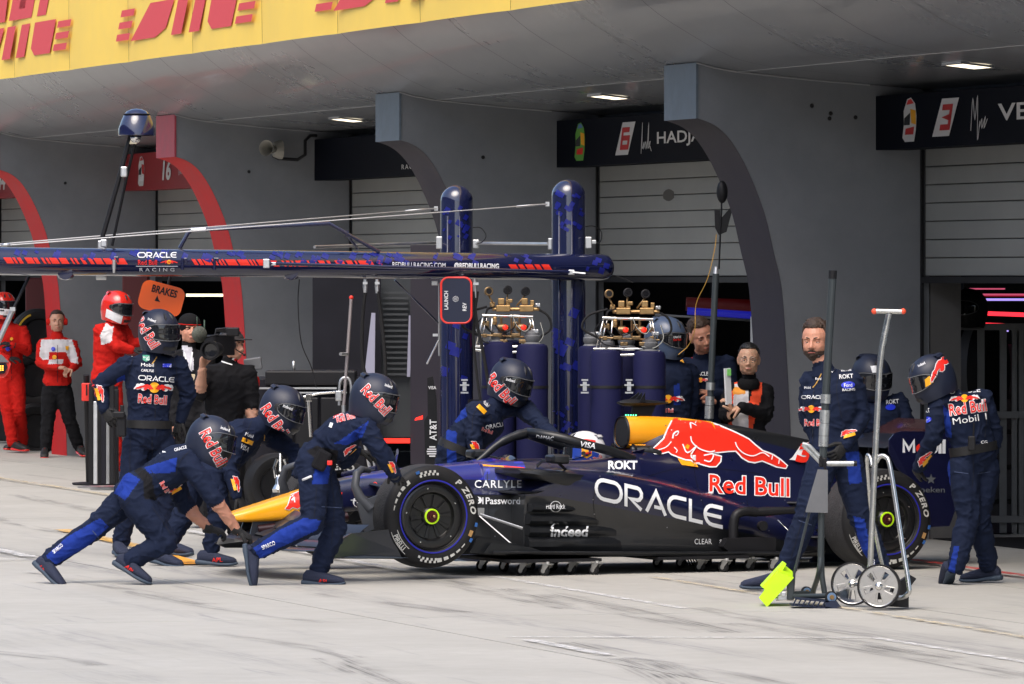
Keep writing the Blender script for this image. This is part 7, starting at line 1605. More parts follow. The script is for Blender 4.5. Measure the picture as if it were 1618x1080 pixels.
# BRAKES board
bs = thing('brakes_board', 'orange rounded lollipop board reading BRAKES tilted behind the standing helmeted person', 'sign board', W(255, 475, 48.0))
cb = W(255, 471, 48.0); X_ = Vector((math.cos(R(-15)), 0, math.sin(R(-15)))); Z_ = Vector((-math.sin(R(-15)), 0, math.cos(R(-15))))
b = MB(); b.prism([cb+X_*x+Z_*z for x, z in rrect(.335, .225, .06)], Vector((0, .012, 0))); b.build('board_plate', M_orange, bs)
b = MB(); V, F, wd = text2d('BRAKES', .04); b.add([cb+X_*(x*.058*.72+.01)+Z_*(y*.056+.060)+Vector((0, -.003, 0)) for x, y in V], F); b.add([cb+X_*x+Z_*z+Vector((0, -.003, 0)) for x, z in ((-.035, .015), (-.02, -.012), (.0, -.03), (-.045, -.03))], [(0, 1, 2, 3)]); b.build('lettering', M_black, bs, auto=False)
b = MB(); b.tube([W(262, 468, 48.06), W(268, 440, 48.06), W(272, 425, 48.1)], .012, 8); b.tube([W(258, 480, 48.06), W(250, 560, 48.1), W(246, 700, 48.1)], .012, 8); b.build('board_pole', M_black, bs)
# left pole in front of the red crew
solid('gantry_prop', [M_alu, M_black], 'aluminium and black prop pole leaning at the left edge', 'pole', lambda b: (b.tube([W(-12, 560, 47.5), W(20, 490, 47.5)], .020, 12, 0), b.tube([W(20, 490, 47.5), W(46, 437, 47.6)], .011, 10, 1), b.box(W(20, 488, 47.48), (.04, .03, .03), m=0)))
lb = thing('signal_lollipop', 'grey and red signal lollipop with amber lamps at the left edge', 'signal', W(0, 590, 47.5))
part('lamp_housing', mat('housing_red', (.65, .03, .02), .5), lb, lambda b: b.prism([W(-20, 566, 47.5), W(10, 566, 47.5), W(17, 575, 47.5), (W(12, 590, 47.5)), W(4, 597, 47.5), W(-20, 597, 47.5)], Vector((0, .05, 0))))
part('housing_cover', M_grey, lb, lambda b: b.prism([W(-20, 558, 47.49), W(2, 560, 47.49), W(14, 572, 47.49), W(-20, 572, 47.49)], Vector((0, .04, 0))))
part('lamp_lens', M_glass, lb, lambda b: b.prism([W(-20, 573, 47.48), W(10, 573, 47.48), W(12, 580, 47.48), W(7, 590, 47.48), W(-20, 591, 47.48)], Vector((0, .01, 0))))
b = MB()
for i in range(9): b.ball(W(-2+(i % 3)*3.2, 578+(i//3)*3.2, 47.47), .005, n=6)
b.build('amber_led', mat('amber', (1, .4, .05), .4, emit=(1, .35, .04), es=3), lb)

# gas bottles on trolleys
M_bottle = mat('bottle_sleeve_navy', (.009, .010, .05), .7, bump=.2, bscale=8, var=.12, vscale=3, spec=.2); M_brsd = mat('brass_dark', (.24, .16, .08), .4, .8, var=.3, vscale=40)
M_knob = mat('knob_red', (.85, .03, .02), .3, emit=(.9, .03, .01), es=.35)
def bottles(gx, lab, Y, tops, man, group='gas bottle sets on the garage side of the car'):
    t = thing('gas_bottle_set', lab, 'gas bottles', W(gx, 700, Y).xy.to_3d(), group)
    for (px, py, dy, r) in tops:
        c = W(px, py, Y+dy); r_ = r*Y/FP; b = MB()
        b.lathe((c.x, c.y, .10), (0, 0, 1), [(0, r_*.9), (.02, r_), (c.z-.10-.04, r_*1.01), (c.z-.10-.012, r_*.93), (c.z-.10, r_*.72)], 28); bt = b.build('gas_bottle', M_bottle, t)
        b = MB(); b.lathe((c.x, c.y, c.z), (0, 0, 1), [(-.01, r_*.72), (.015, .055), (.035, .066), (.06, .066), (.068, .058), (.085, .056), (.092, .035), (.105, .022), (.106, 0)], 20); b.build('bottle_cap', M_grey, bt)
        b = MB(); b.lathe((c.x, c.y, W(px, 611, Y).z-.01), (0, 0, 1), [(0, r_*1.0), (0, r_*1.03), (.022, r_*1.03), (.022, r_*1.0)], 28); b.build('strap', M_belt, bt)
    def q(px, py, dy=-.05): return W(px, py, Y+dy)
    ox, oy = man
    part('carry_ring', M_chrome, t, lambda b: (b.tube([q(ox-52, oy+68), q(ox+28, oy+68), q(ox+52, oy+72), q(ox+48, oy+76), q(ox-20, oy+78), q(ox-50, oy+73)], .011, 10, closed=True), b.tube([q(ox-38, oy+19), q(ox+42, oy+21)], .014, 10)))
    part('frame_leg', M_chrome, t, lambda b: [b.tube([q(ox+a, oy+20), q(ox+a2, oy+68)], .007, 8) for a, a2 in ((-36, -48), (-30, -42), (36, 46), (40, 50), (-22, -26))])
    for x in (-66, 4): part('cart_bracket', M_alu, t, lambda b: (b.box(q(ox+x, 608, -.12), (.07, .03, .012)), b.box(q(ox+x, 600, -.12), (.05, .03, .012)), b.box(q(ox+x, 620, -.12), (.06, .03, .012)), b.box(q(ox+x, 610, -.12), (.03, .02, .07))))
    for k, (x0, x1) in enumerate(((-16, 6), (20, 44))):
        part('manifold_block', M_brass, t, lambda b: (b.box(q(ox+(x0+x1)/2, oy+8), (.11, .09, .05), bev=.006), b.box(q(ox+(x0+x1)/2-3, oy-3), (.05, .06, .05), bev=.006), b.box(q(ox+x1-3, oy-1), (.03, .05, .04), bev=.004), b.tube([q(ox+x0-6, oy+9), q(ox+x1+8, oy+9)], .014, 8)))
    for (x, y, m_) in ((-28, -19, M_brsd), (2, -21, M_black), (30, -19, M_black)):
        g = part('pressure_gauge', m_, t, lambda b: b.lathe(q(ox+x, oy+y, -.07), (.25, -1, .1), [(-.02, .026), (-.018, .033), (.012, .035), (.016, .030), (.014, 0)], 20))
        part('gauge_face', M_black if m_ is not M_black else M_glass, g, lambda b: b.lathe(q(ox+x, oy+y, -.07)+Vector((.25, -1, .1)).normalized()*.0135, (.25, -1, .1), [(0, .028), (.002, .027), (.002, 0)], 16))
        part('gauge_stem', M_brass, g, lambda b: b.tube([q(ox+x, oy+y+6), q(ox+x*.6-2, oy+4)], .007, 8))
    for x in (-2, 27):
        part('regulator', M_brsd, t, lambda b: (b.lathe(q(ox+x-10, oy+38), (1, -.3, 0), [(0, .03), (.05, .03), (.06, .02), (.08, .018)], 14), b.tube([q(ox+x-6, oy+20), q(ox+x-6, oy+50)], .010, 8), b.box(q(ox+x-12, oy+50), (.07, .04, .025), bev=.004)))
        part('red_knob', M_knob, t, lambda b: b.lathe(q(ox+x, oy+38, -.12), (.35, -1, .05), [(-.01, .018), (0, .021), (.016, .020), (.020, .014), (.020, 0)], 14))
    part('pipe_run', M_brsd, t, lambda b: (b.tube([q(ox-44, oy+50), q(ox+52, oy+54)], .009, 8), [b.box(q(ox+x, oy+51), (.035, .03, .03), bev=.004) for x in (-34, -10, 14, 40)], b.tube([q(ox+8, oy+22), q(ox+8, oy+50)], .008, 8)))
    for pts in ([(-16, 6), (-30, 10), (-32, 35), (-18, 50)], [(48, 8), (66, 20), (70, 40), (52, 54)], [(-30, 5), (-60, 15), (-70, 35), (-46, 50)]):
        part('hose', M_rubber, t, lambda b: b.tube(catmull([q(ox+x, oy+y) for x, y in pts], 6), .009, 8))
    part('cart_base', M_darkwall, t, lambda b: (b.box(W(ox-10, 0, Y).xy.to_3d()+Vector((0, .1, .07)), (.62, .5, .05), bev=.01), b.box(W(ox-10, 0, Y).xy.to_3d()+Vector((0, .38, .6)), (.5, .03, 1.1))))
bottles(810, 'pair of navy sleeved gas bottles with brass valves left of the thick gantry post', 48.6, [(787, 539, .0, 26), (841, 543, -.06, 25), (800, 537, .35, 24)], (800, 479))
bottles(990, 'taller pair of navy sleeved gas bottles with brass valves right of the gantry post', 48.3, [(958, 552, .0, 25.5), (1026, 554, -.04, 25.5), (990, 548, .35, 24), (935, 546, .3, 22)], (990, 483))
# wheel-lift stands and poles
M_tubeb = mat('pole_dark', (.045, .055, .06), .35, .3); M_collar = mat('collar_zinc', (.50, .52, .52), .3, .8, var=.15, vscale=20)
def collars(b, px0, px1, ys, Y, r, m):
    for y0, y1 in ys:
        xa = px0+(px1-px0)*y0; xb = px0+(px1-px0)*y1
pj = thing('rear_lift_pole', 'dark upright pole with zinc collars and a wire, behind the engine cover', 'pole', W(1125, 660, 47.2))
part('pole_tube', M_tubeb, pj, lambda b: b.tube([W(1119, 700, 47.2), W(1131, 432, 47.2)], .024, 14))
for y0, y1 in ((604, 616), (626, 640), (641, 661)): part('collar', M_collar, pj, lambda b: b.tube([W(1123-(y1-600)*.045, y1, 47.2), W(1123-(y0-600)*.045, y0, 47.2)], .034, 18))
part('pole_tip', M_alu, pj, lambda b: b.tube([W(1131, 433, 47.2), W(1131.5, 421, 47.2)], [.022, .014], 12))
part('coiled_wire', M_gold, pj, lambda b: b.tube(catmull([W(1132, 370, 47.3), W(1129, 395, 47.3), W(1118, 440, 47.3), W(1100, 480, 47.4), W(1098, 520, 47.4), W(1088, 545, 47.5), W(1072, 560, 47.5)], 5), .003, 6))
hd_ = thing('hanging_plug', 'black cable with plug boxes hanging in front of the number 6 shutter', 'cable', W(1140, 300, 49.6))
part('drop_cable', M_black, hd_, lambda b: b.tube([W(1141, 285, 49.6), W(1140, 330, 49.6), W(1138, 372, 49.6), W(1136, 425, 49.6)], .007, 8))
part('plug_box', M_black, hd_, lambda b: (b.ball(W(1141, 303, 49.6), (.045, .04, .09), n=16),)); part('plug_box', M_black, hd_, lambda b: (b.prism([W(1129, 332, 49.6), W(1138, 332, 49.6), W(1138, 346, 49.6), W(1154, 328, 49.6), W(1156, 336, 49.6), W(1148, 366, 49.6), (W(1136, 371, 49.6)), W(1130, 360, 49.6)], Vector((0, .05, 0)))))
# front jack with dark pole, collars and crossbar
j1 = thing('pole_jack', 'dark pole jack with zinc collars, grey skirt and small castors held by the bearded person', 'jack', G(1295, 960))
YJ = 40.35
part('upright', M_tubeb, j1, lambda b: (b.tube([W(1300, 735, YJ), W(1304, 640, YJ), W(1316, 428, YJ)], .025, 16)))
part('pole_cap', M_black, j1, lambda b: b.tube([W(1315.3, 440, YJ), W(1316, 427, YJ)], .027, 14))
for y0, y1 in ((622, 637), (647, 668), (668, 688), (688, 705)): part('collar', M_collar, j1, lambda b: b.tube([W(1304+(640-y1)*.05, y1, YJ), W(1304+(640-y0)*.05, y0+.6, YJ)], .032, 20))
part('handle_bar', M_collar, j1, lambda b: (b.tube([W(1300, 732, YJ), W(1352, 732, YJ)], .017, 12), b.tube(catmull([W(1302, 728, YJ), W(1290, 716, YJ), W(1278, 704, YJ), W(1268, 701, YJ)], 4), .014, 10), b.tube(catmull([W(1300, 735, YJ), W(1288, 722, YJ), W(1276, 710, YJ), W(1268, 702, YJ)], 4), .012, 10)))
part('grip_end', M_black, j1, lambda b: b.tube([W(1349, 732, YJ), W(1354, 732, YJ)], .018, 10))
part('joint', M_black, j1, lambda b: (b.box(W(1300, 730, YJ-.01), (.05, .05, .06), bev=.008), b.tube([W(1296, 720, YJ-.04), W(1305, 742, YJ-.04)], .008, 8)))
part('skirt', M_grey, j1, lambda b: b.loft([[W(x0, y, YJ-.05), W(x1, y+1, YJ-.05), W(x1, y+1, YJ+.07), W(x0, y, YJ+.07)] for x0, x1, y in ((1292, 1308, 741), (1286, 1308, 762), (1273, 1308, 806), (1273, 1308, 809))]))
part('leg', M_tubeb, j1, lambda b: b.tube([W(1298, 808, YJ), W(1297, 880, YJ)], .021, 14))
part('leg', M_tubeb, j1, lambda b: b.tube(catmull([W(1297, 876, YJ), W(1294, 905, YJ), W(1286, 930, YJ+.2), W(1283, 944, YJ+.3)], 4), .018, 12))
part('leg', M_tubeb, j1, lambda b: b.tube(catmull([W(1298, 876, YJ), W(1299, 910, YJ), W(1302, 930, YJ), W(1304, 944, YJ)], 4), .018, 12))
part('push_rod', M_tubeb, j1, lambda b: b.tube([W(1279, 808, YJ), W(1255, 905, YJ), W(1253, 935, YJ)], .009, 8))
part('base_arm', M_tubeb, j1, lambda b: b.tube([W(1250, 942, YJ), W(1308, 941, YJ-.2)], .016, 10)); part('base_arm', M_tubeb, j1, lambda b: (b.tube([W(1250, 937, YJ+.2), W(1280, 936, YJ+.3)], .014, 10))); part('arm_block', M_tubeb, j1, lambda b: b.box(W(1249, 930, YJ), (.045, .05, .14), bev=.006))
part('pivot', M_alu, j1, lambda b: (b.box(W(1236, 944, YJ), (.06, .05, .03), bev=.005), b.tube([W(1226, 946, YJ), W(1246, 944, YJ)], .012, 10), b.box(W(1238, 938, YJ-.03), (.03, .03, .03), bev=.004)))
for (px, py, dy, r) in ((1313, 943, -.25, .038), (1274, 934, .30, .032)):
    c = W(px, py, YJ+dy); ax = Vector((.25, -1, 0)); wl = part('castor', M_rubber, j1, lambda b: b.lathe(c, ax, [(-.015, .02), (-.015, r), (.015, r), (.015, .02)], 22)); part('castor_hub', mat('hub_blue', (.12, .2, .33), .4), wl, lambda b: b.lathe(c, ax, [(-.018, 0), (-.018, r*.78), (.018, r*.78), (.018, 0)], 20)); part('castor_bolt', M_brass, wl, lambda b: b.lathe(c, ax, [(.018, r*.4), (.024, r*.38), (.024, 0)], 12))
b = MB(); M_ramp = mat('ramp_navy', (.02, .028, .06), .35, .4)
P0 = lambda x, y, d=0: W(x, y, YJ-.28+d)
for i in range(7):
    x = 1257+i*7.6; b.prism([P0(x, 946+i*.7), P0(x+2.6, 946+i*.7), P0(x-3.0, 956+i*.55), P0(x-5.6, 956+i*.55)], Vector((0, .012, 0)))
b.prism([P0(1257, 945), P0(1310, 949), P0(1310, 951.5), P0(1257, 947)], Vector((0, .2, 0))); b.prism([P0(1250, 955), P0(1312, 959), P0(1312, 961), P0(1250, 957)], Vector((0, .2, 0))); b.prism([P0(1304, 949), P0(1322, 949), P0(1331, 961), P0(1304, 961)], Vector((0, .2, 0))); b.build('perforated_ramp', M_ramp, j1)
nb2 = part('neon_guard', M_neon, j1, lambda b: None if False else (
    b.loft([[W(1199, 944, 40.3), W(1212, 959, 40.3), W(1216, 955, 40.65), W(1203, 939, 40.65)], [W(1229, 903, 40.3), W(1254, 913, 40.3), W(1252, 902, 40.65), W(1234, 888, 40.65)]]),
    b.prism([W(1201, 924, 40.65), W(1212, 932, 40.65), W(1226, 912, 40.65), W(1240, 888, 40.65), W(1236, 886, 40.65)], Vector((0, -.25, 0)))))
# steel two wheeled trolley
tr = thing('steel_trolley', 'polished steel T handled trolley with two spoked disc wheels in front of the rear wheel', 'trolley', G(1390, 962))
YT = 40.05
part('main_tube', M_steel, tr, lambda b: b.tube([W(1374, 920, YT), W(1377, 850, YT), W(1382, 740, YT), W(1390, 580, YT), W(1394, 548, YT), W(1405, 495, YT)], .020, 16))
part('handle', M_steel, tr, lambda b: b.tube([W(1384, 491, YT), W(1426, 492, YT)], .016, 14))
for x in (1381.5, 1427): part('handle_cap', mat('cap_orange', (.85, .08, .03), .4), tr, lambda b: b.ball(W(x, 491.6, YT), .019, n=12))
part('side_tube', M_steel, tr, lambda b: b.tube(catmull([W(1384, 730, YT), W(1390, 721, YT), W(1400, 722, YT-.02), W(1407, 740, YT-.05), W(1424, 850, YT-.12), W(1436, 925, YT-.18), W(1434, 938, YT-.18), W(1424, 944, YT-.15), W(1400, 944, YT-.1)], 5), .016, 14))
part('side_tube', M_steel, tr, lambda b: b.tube(catmull([W(1378, 735, YT+.05), W(1375, 722, YT+.08), W(1370, 726, YT+.12), W(1376, 800, YT+.2), W(1385, 850, YT+.25), W(1396, 900, YT+.28)], 5), .013, 12))
M_disc = mat('disc_steel', (.66, .66, .65), .16, 1, var=.1, vscale=15)
for (px, py, dy) in ((1389, 926, -.22), (1347, 922, .22)):
    c = W(px, py, YT+dy); ax = Vector((-.30, -1, 0)).normalized(); X = ax.cross(Vector((0, 0, 1))).normalized(); X = -X if X.x < 0 else X; Z = Vector((0, 0, 1)); r_ = .139
    t_ = part('trolley_wheel', M_rubber, tr, lambda b: b.lathe(c, ax, [(-.014, r_-.012), (-.014, r_), (.014, r_), (.014, r_-.012)], 48))
    def disc(b):
        b.lathe(c, ax, [(.006, r_-.012), (.012, r_-.010), (.014, r_-.013), (.006, r_-.018)], 48)
        n = 5
        for k in range(n):   # five spokes with long openings between
            a0 = 2*math.pi*k/n+.3; seg = 2*math.pi/n
            for j in range(6):
                pass
        ns = 60
        for j in range(ns):
            a = 2*math.pi*j/ns; a2 = 2*math.pi*(j+1)/ns; ph = ((a-.3) % (2*math.pi/n))/(2*math.pi/n)
            hole = .36 < ph+.008 < .66
            rs = [(.0, .040), (.100, r_-.017)] if hole else [(.0, r_-.017)]
            for r0, r1 in rs:
                b.add([c+ax*.008+X*r*math.cos(t)+Z*r*math.sin(t) for r, t in ((r0, a), (r1, a), (r1, a2), (r0, a2))], [(0, 1, 2, 3)])
                b.add([c-ax*.002+X*r*math.cos(t)+Z*r*math.sin(t) for r, t in ((r0, a), (r1, a), (r1, a2), (r0, a2))], [(0, 1, 2, 3)])
        for k in range(n):
            a = 2*math.pi*k/n+.3+2*math.pi/n*.51
            for sg in (-.0155, .0155):
                d1 = X*math.cos(a)+Z*math.sin(a); d2 = -X*math.sin(a)+Z*math.cos(a); b.tube([c+d1*.042+d2*sg*1.0+ax*.008, c+d1*.100+d2*sg*1.5+ax*.008], .0022, 6)
    part('wheel_disc', M_disc, t_, disc)
    part('wheel_hub', M_chrome, t_, lambda b: b.lathe(c, ax, [(0, .028), (.02, .022), (.03, .014), (.034, 0)], 20))
part('axle', M_chrome, tr, lambda b: b.tube([W(1347, 922, YT+.22), W(1389, 926, YT-.22)], .012, 10))
part('foot_block', M_black, tr, lambda b: (b.prism([W(1404, 945, YT-.1), W(1412, 925, YT-.1), W(1438, 908, YT-.1), W(1448, 914, YT-.1), W(1436, 930, YT-.1), W(1436, 960, YT-.1), W(1404, 958, YT-.1)], Vector((0, .14, 0)))))
part('mud_guard', M_black, tr, lambda b: b.box(W(1388, 940, YT+.02), (.10, .1, .05)))
# folded barrier stands behind the BRAKES person
bar = thing('barrier_stand', 'row of folded black barriers on flat silver feet beside the standing helmeted person', 'barrier', G(160, 770))
YB = 62.5
for i, (x, h0, m_) in enumerate(((144, 606, M_black), (151, 634, M_alu), (158, 606, M_black), (164, 612, M_darkwall), (170, 640, M_alu), (177, 605, M_black), (184, 615, M_black))):
    part('barrier_post', m_, bar, lambda b: b.box((W(x, h0, YB-.3*(i % 2))+W(x, 764, YB-.3*(i % 2)))/2, (.045 if m_ is not M_alu else .04, .05, W(x, h0, YB).z-W(x, 764, YB).z), bev=.006))
part('barrier_panel', M_darkwall, bar, lambda b: (b.box(W(166, 688, YB+.2), (.26, .04, .98)),)); part('barrier_top', M_grey, bar, lambda b: b.box(W(168, 601, YB), (.14, .1, .05), bev=.01))
for i, (x, y) in enumerate(((137, 758), (146, 764), (166, 767), (174, 764))): part('foot_plate', M_alu if i else M_black, bar, lambda b: b.lathe(G(x, y+6)+Vector((0, 0, 0)), (0, 0, 1), [(.004, .15), (.012, .15), (.02, .05), (.02, 0)], 28))
solid('queue_post', [M_black, mat('strap_red', (.7, .03, .02), .5)], 'black post with red belt cassette left of the folded barriers', 'post', lambda b: (b.tube([G(141, 766)+Vector((0, 0, .01)), W(136, 592, 63.5)], .032, 14, 0), b.box(W(136, 619, 63.4), (.085, .09, .18), m=1, bev=.008), b.box(W(137, 616, 63.3), (.015, .02, .11), m=0), b.lathe(G(141, 766), (0, 0, 1), [(.004, .17), (.015, .17), (.03, .05), (.03, 0)], 24, 0)))

# ---- behind the crew: garage furniture
def ip(px, py, Y): return W(px, py, Y)
# screen walls in the middle bay
sw = thing('garage_screen', 'tall dark display wall with louvred panel behind the crouching crew', 'screen wall', W(600, 700, 55.5).xy.to_3d())
part('screen_panel', M_darkwall, sw, lambda b: b.box(W(548, 585, 55.6), (.60, .06, 1.75))); part('screen_panel', mat('screen_grey', (.035, .04, .045), .5, var=.2), sw, lambda b: b.box(W(625, 565, 55.8), (.30, .06, 1.4)))
for i in range(16): part('louvre', mat('louvre_dark', (.05, .055, .06), .45), sw, lambda b: b.box(W(625, 462+i*8.6, 55.7), (.22, .02, .018)))
part('bright_edge', mat('pale_lilac', (.32, .32, .42), .4), sw, lambda b: b.prism([W(587, 494, 55.4), W(593, 494, 55.4), W(592, 590, 55.4), W(576, 590, 55.4)], Vector((0, .03, 0))))
part('bright_edge', mat('pale_lilac', (.32, .32, .42), .4), sw, lambda b: b.prism([W(646, 498, 55.4), W(651, 498, 55.4), W(648, 595, 55.4), W(643, 595, 55.4)], Vector((0, .03, 0))))
part('side_panel', mat('violet_black', (.022, .018, .028), .35, coat=.3), sw, lambda b: b.box(W(676, 560, 54.8), (.30, .05, 1.9)))
M_redled = mat('red_led', (.9, .03, .02), .4, emit=(1, .02, .01), es=.9)
solid('red_light_strip', M_redled, 'red horizontal light strip low in the dark garage behind the walker', 'light', lambda b: b.box(W(620, 696, 54.0), (.30, .02, .04)))
solid('red_light_strip', M_redled, 'short red slanted light mark beside the AT&T banner', 'light', lambda b: b.prism([W(657, 660, 54), W(668, 656, 54), W(668, 662, 54), W(655, 664, 54)], Vector((0, .02, 0)))) 
an = thing('banner_fin', 'black curved banner fin with white AT&T lettering beside the gantry post', 'banner', W(684, 720, 49.5))
part('fin_plate', M_black, an, lambda b: b.prism([W(675, 597, 49.5), W(684, 594, 49.5), W(690, 630, 49.5), W(692, 700, 49.5), W(688, 735, 49.5), W(672, 735, 49.5), W(670, 665, 49.5), W(676, 655, 49.5)], Vector((0, .05, 0))))
b = MB(); V, F, wd = text2d('AT&T', .03); cc = W(684, 679, 49.49); b.add([cc+Vector((-y*.055, -.002, x*.055*.85)) for x, y in V], F); b.build('lettering', M_white, an, auto=False)
b = MB(); cc = W(683, 713, 49.49)
for k in range(5): zz = -.036+.018*k; hw = math.sqrt(max(0, .043**2-zz*zz)); b.box(cc+Vector((0, -.001, zz)), (2*hw, .002, .010))
b.build('striped_globe', M_white, an); b = MB(); V, F, wd = text2d('VISA', .02); cc = W(683, 612, 49.49); b.add([cc+Vector((x*.022, -.002, y*.025)) for x, y in V], F); b.build('lettering', M_white, an, auto=False)
# black workstation cart and monitor
wc = thing('workstation_cart', 'low black workstation cart with laptop screen behind the crouching helmets', 'cart', W(480, 760, 52.5).xy.to_3d())
part('cart_body', M_darkwall, wc, lambda b: (b.box(W(490, 690, 52.6), (.95, .6, 1.0), bev=.02))); part('cart_top', M_black, wc, lambda b: b.box(W(492, 596, 52.4), (.75, .5, .12), bev=.015)); part('monitor_lid', mat('lid_violet', (.10, .08, .12), .5), wc, lambda b: b.prism([W(428, 585, 52.2), W(470, 590, 52.2), W(440, 612, 52.2), W(427, 610, 52.2)], Vector((0, .3, 0))))
part('cart_rail', M_alu, wc, lambda b: (b.box(W(460, 613, 52.15), (.75, .02, .015)), b.box(W(500, 620, 52.1), (.5, .02, .012)), b.tube([W(464, 570, 52.2), W(464, 586, 52.2)], .012, 8)))
for x in (445, 485, 525): part('cart_drawer', M_black, wc, lambda b: b.box(W(x, 668, 52.05), (.19, .03, .42), bev=.01))
# wheel gun and stand assembly
wg = thing('wheel_gun_stand', 'silver wheel gun resting nose down on a stand behind the yellow nose', 'tool', W(442, 790, 49.0))
part('gun_body', M_chrome, wg, lambda b: (b.lathe(W(443, 760, 49.0), (0, 0, -1), [(-.05, .02), (-.03, .035), (.02, .04), (.06, .065), (.085, .062)], 20), b.tube([W(436, 755, 49), W(433, 738, 49), W(438, 725, 49)], .012, 10), b.tube([W(450, 755, 49), W(454, 738, 49), W(449, 725, 49)], .012, 10)))
part('gun_socket', M_black, wg, lambda b: b.lathe(W(443, 777, 49.0), (0, 0, -1), [(0, .06), (.04, .075), (.07, .05), (.07, 0)], 20)); part('gun_hose', M_steel, wg, lambda b: b.tube(catmull([W(443, 745, 49), W(443, 700, 49.1), W(441, 650, 49.1), W(440, 620, 49.1)], 5), .013, 10))
part('stand_bar', M_chrome, wg, lambda b: (b.tube([W(478, 627, 49.3), W(505, 621, 49.3), W(545, 618, 49.3)], .010, 8), b.box(W(488, 628, 49.3), (.05, .04, .06), bev=.006), b.tube([W(488, 630, 49.3), W(492, 690, 49.3)], .016, 10)))
# T-handle lance with red tip
lj = thing('spare_jack', 'silver upright jack with red tip behind the walking helmet', 'jack', W(548, 700, 49.2))
part('lance', mat('lance_pink_grey', (.45, .40, .40), .35, .6), lj, lambda b: b.tube([W(543, 640, 49.2), W(549, 560, 49.2), W(555, 472, 49.2)], .013, 12)); part('tip', M_strip, lj, lambda b: b.ball(W(555, 470, 49.2), .018, n=10)); part('peg', M_alu, lj, lambda b: b.tube([W(538, 559, 49.1), W(549, 559, 49.2)], .013, 10))
part('yoke', M_alu, lj, lambda b: (b.tube(catmull([W(536, 640, 49.2), W(537, 605, 49.2), (W(545, 596, 49.2)), W(554, 603, 49.2), W(555, 635, 49.2)], 4), .011, 10), b.box(W(535, 625, 49.2), (.05, .04, .08), bev=.008), b.tube([W(543, 640, 49.2), W(546, 760, 49.2)], .016, 10)))
part('foot_frame', M_alu, lj, lambda b: (b.tube([W(576, 700, 47.8), W(584, 738, 47.8)], .012, 10), b.tube([W(572, 718, 47.8), W(588, 716, 47.8), W(592, 738, 47.8)], .008, 8)))
# tyre trolley behind the nose
def spare_tyre(px, py, Y, r, lab, ax=Vector((.2, -1, 0)), white=None):
    t = thing('spare_wheel', lab, 'tyre', W(px, py, Y)-Vector((0, 0, r)), 'spare tyres in the background'); c = W(px, py, Y); w_ = .16
    part('tyre', M_tyre, t, lambda b: b.lathe(c, ax, [(-w_+.03, r*.62), (-w_, r*.75), (-w_, r*.9), (-w_+.04, r), (w_-.04, r), (w_, r*.9), (w_, r*.75), (w_-.02, r*.63)], 44)); part('rim', M_cover, t, lambda b: b.lathe(c, ax, [(w_-.02, r*.63), (w_-.05, r*.58), (w_-.06, 0)], 32))
    if white: [part('tyre_band', white, t, lambda b: b.lathe(c, ax, [(w_+.001, r*.80), (w_+.003, r*.83), (w_+.001, r*.87)], 12, ang=(a, a+.8))) for a in (.4, 3.3)]
spare_tyre(438, 766, 49.5, .25, 'dark spare tyre behind the wheel gun')
spare_tyre(60, 530, 77.0, .33, 'spare tyre with yellow marks behind the person in red and white', white=mat('tyre_yellow', (.55, .35, .02), .6)); spare_tyre(52, 600, 77.0, .33, 'spare tyre low behind the person in red and white'); spare_tyre(55, 680, 76.5, .33, 'spare tyre on the ground behind the person in red and white')
# right garage: rack, tyres in covers, red strips, wall panels
YR = 49.5
gr_ = thing('garage_rack', 'grey metal rack frame inside the right garage behind the rear walker', 'rack', W(1560, 860, YR+2).xy.to_3d())
M_rack = mat('rack_grey', (.17, .175, .18), .5, .3, var=.15)
for x, y0, y1 in ((1504, 510, 860), (1550, 512, 858), (1585, 512, 858), (1604, 512, 845), (1612, 512, 845)): part('rack_post', M_rack, gr_, lambda b: b.box((W(x, y0, YR+2.2)+W(x, y1, YR+2.2))/2, (.055, .05, W(x, y0, YR+2.2).z-W(x, y1, YR+2.2).z)))
for y in (516, 655, 820, 857): part('rack_beam', M_rack, gr_, lambda b: b.box(W(1565, y, YR+2.15), (.70, .05, .055)))
ww = thing('service_wall', 'pale grey service wall panels at the left side of the right garage', 'wall panel', W(1470, 850, 51).xy.to_3d())
for x, w_ in ((1453, .10), (1481, .20)): part('wall_panel', mat('panel_pale', (.085, .08, .078), .6, var=.1), ww, lambda b: b.box((W(x, 450, 51.2)+W(x, 846, 51.2))/2, (w_, .05, W(x, 450, 51.2).z-W(x, 846, 51.2).z)))
part('wall_cable', M_black, ww, lambda b: b.tube(catmull([W(1478, 455, 51.1), W(1476, 520, 51.1), W(1470, 575, 51.1)], 4), .007, 6)); part('wall_cable', M_black, ww, lambda b: b.tube([W(1475, 515, 51.08), W(1470, 570, 51.08)], .013, 8))
part('sensor_box', M_black, ww, lambda b: (b.box(W(1437, 640, 51), (.06, .05, .08), bev=.01), b.tube(catmull([W(1440, 640, 51), W(1452, 650, 51), W(1454, 690, 51)], 4), .008, 6)))
for k, (x0, x1, y, h_, lab) in enumerate(((1535, 1640, 494, .035, 'long red light strip inside the right garage'), (1545, 1640, 511, .02, 'lower thin red light strip inside the right garage'), (1500, 1540, 513, .035, 'short red light panel left inside the right garage'))):
    solid('red_light_strip', mat('red_tube', (.9, .05, .08), .4, emit=(1, .03, .05), es=1.0), lab, 'light', lambda b: b.tube([W(x0, y, 53.5+k*.1), W(x1, y+(x1-x0)*.035, 53.5+k*.1)], h_/2, 10), 'red light strips in the right garage')
solid('garage_ceiling_light', mat('lilac_tube', (.5, .4, .9), .4, emit=(.45, .35, 1), es=.6), 'pale violet light line at the top of the right garage', 'light', lambda b: (b.box(W(1585, 473, 54.2), (.45, .02, .02)), b.box(W(1575, 521, 54.2), (.2, .02, .03))))
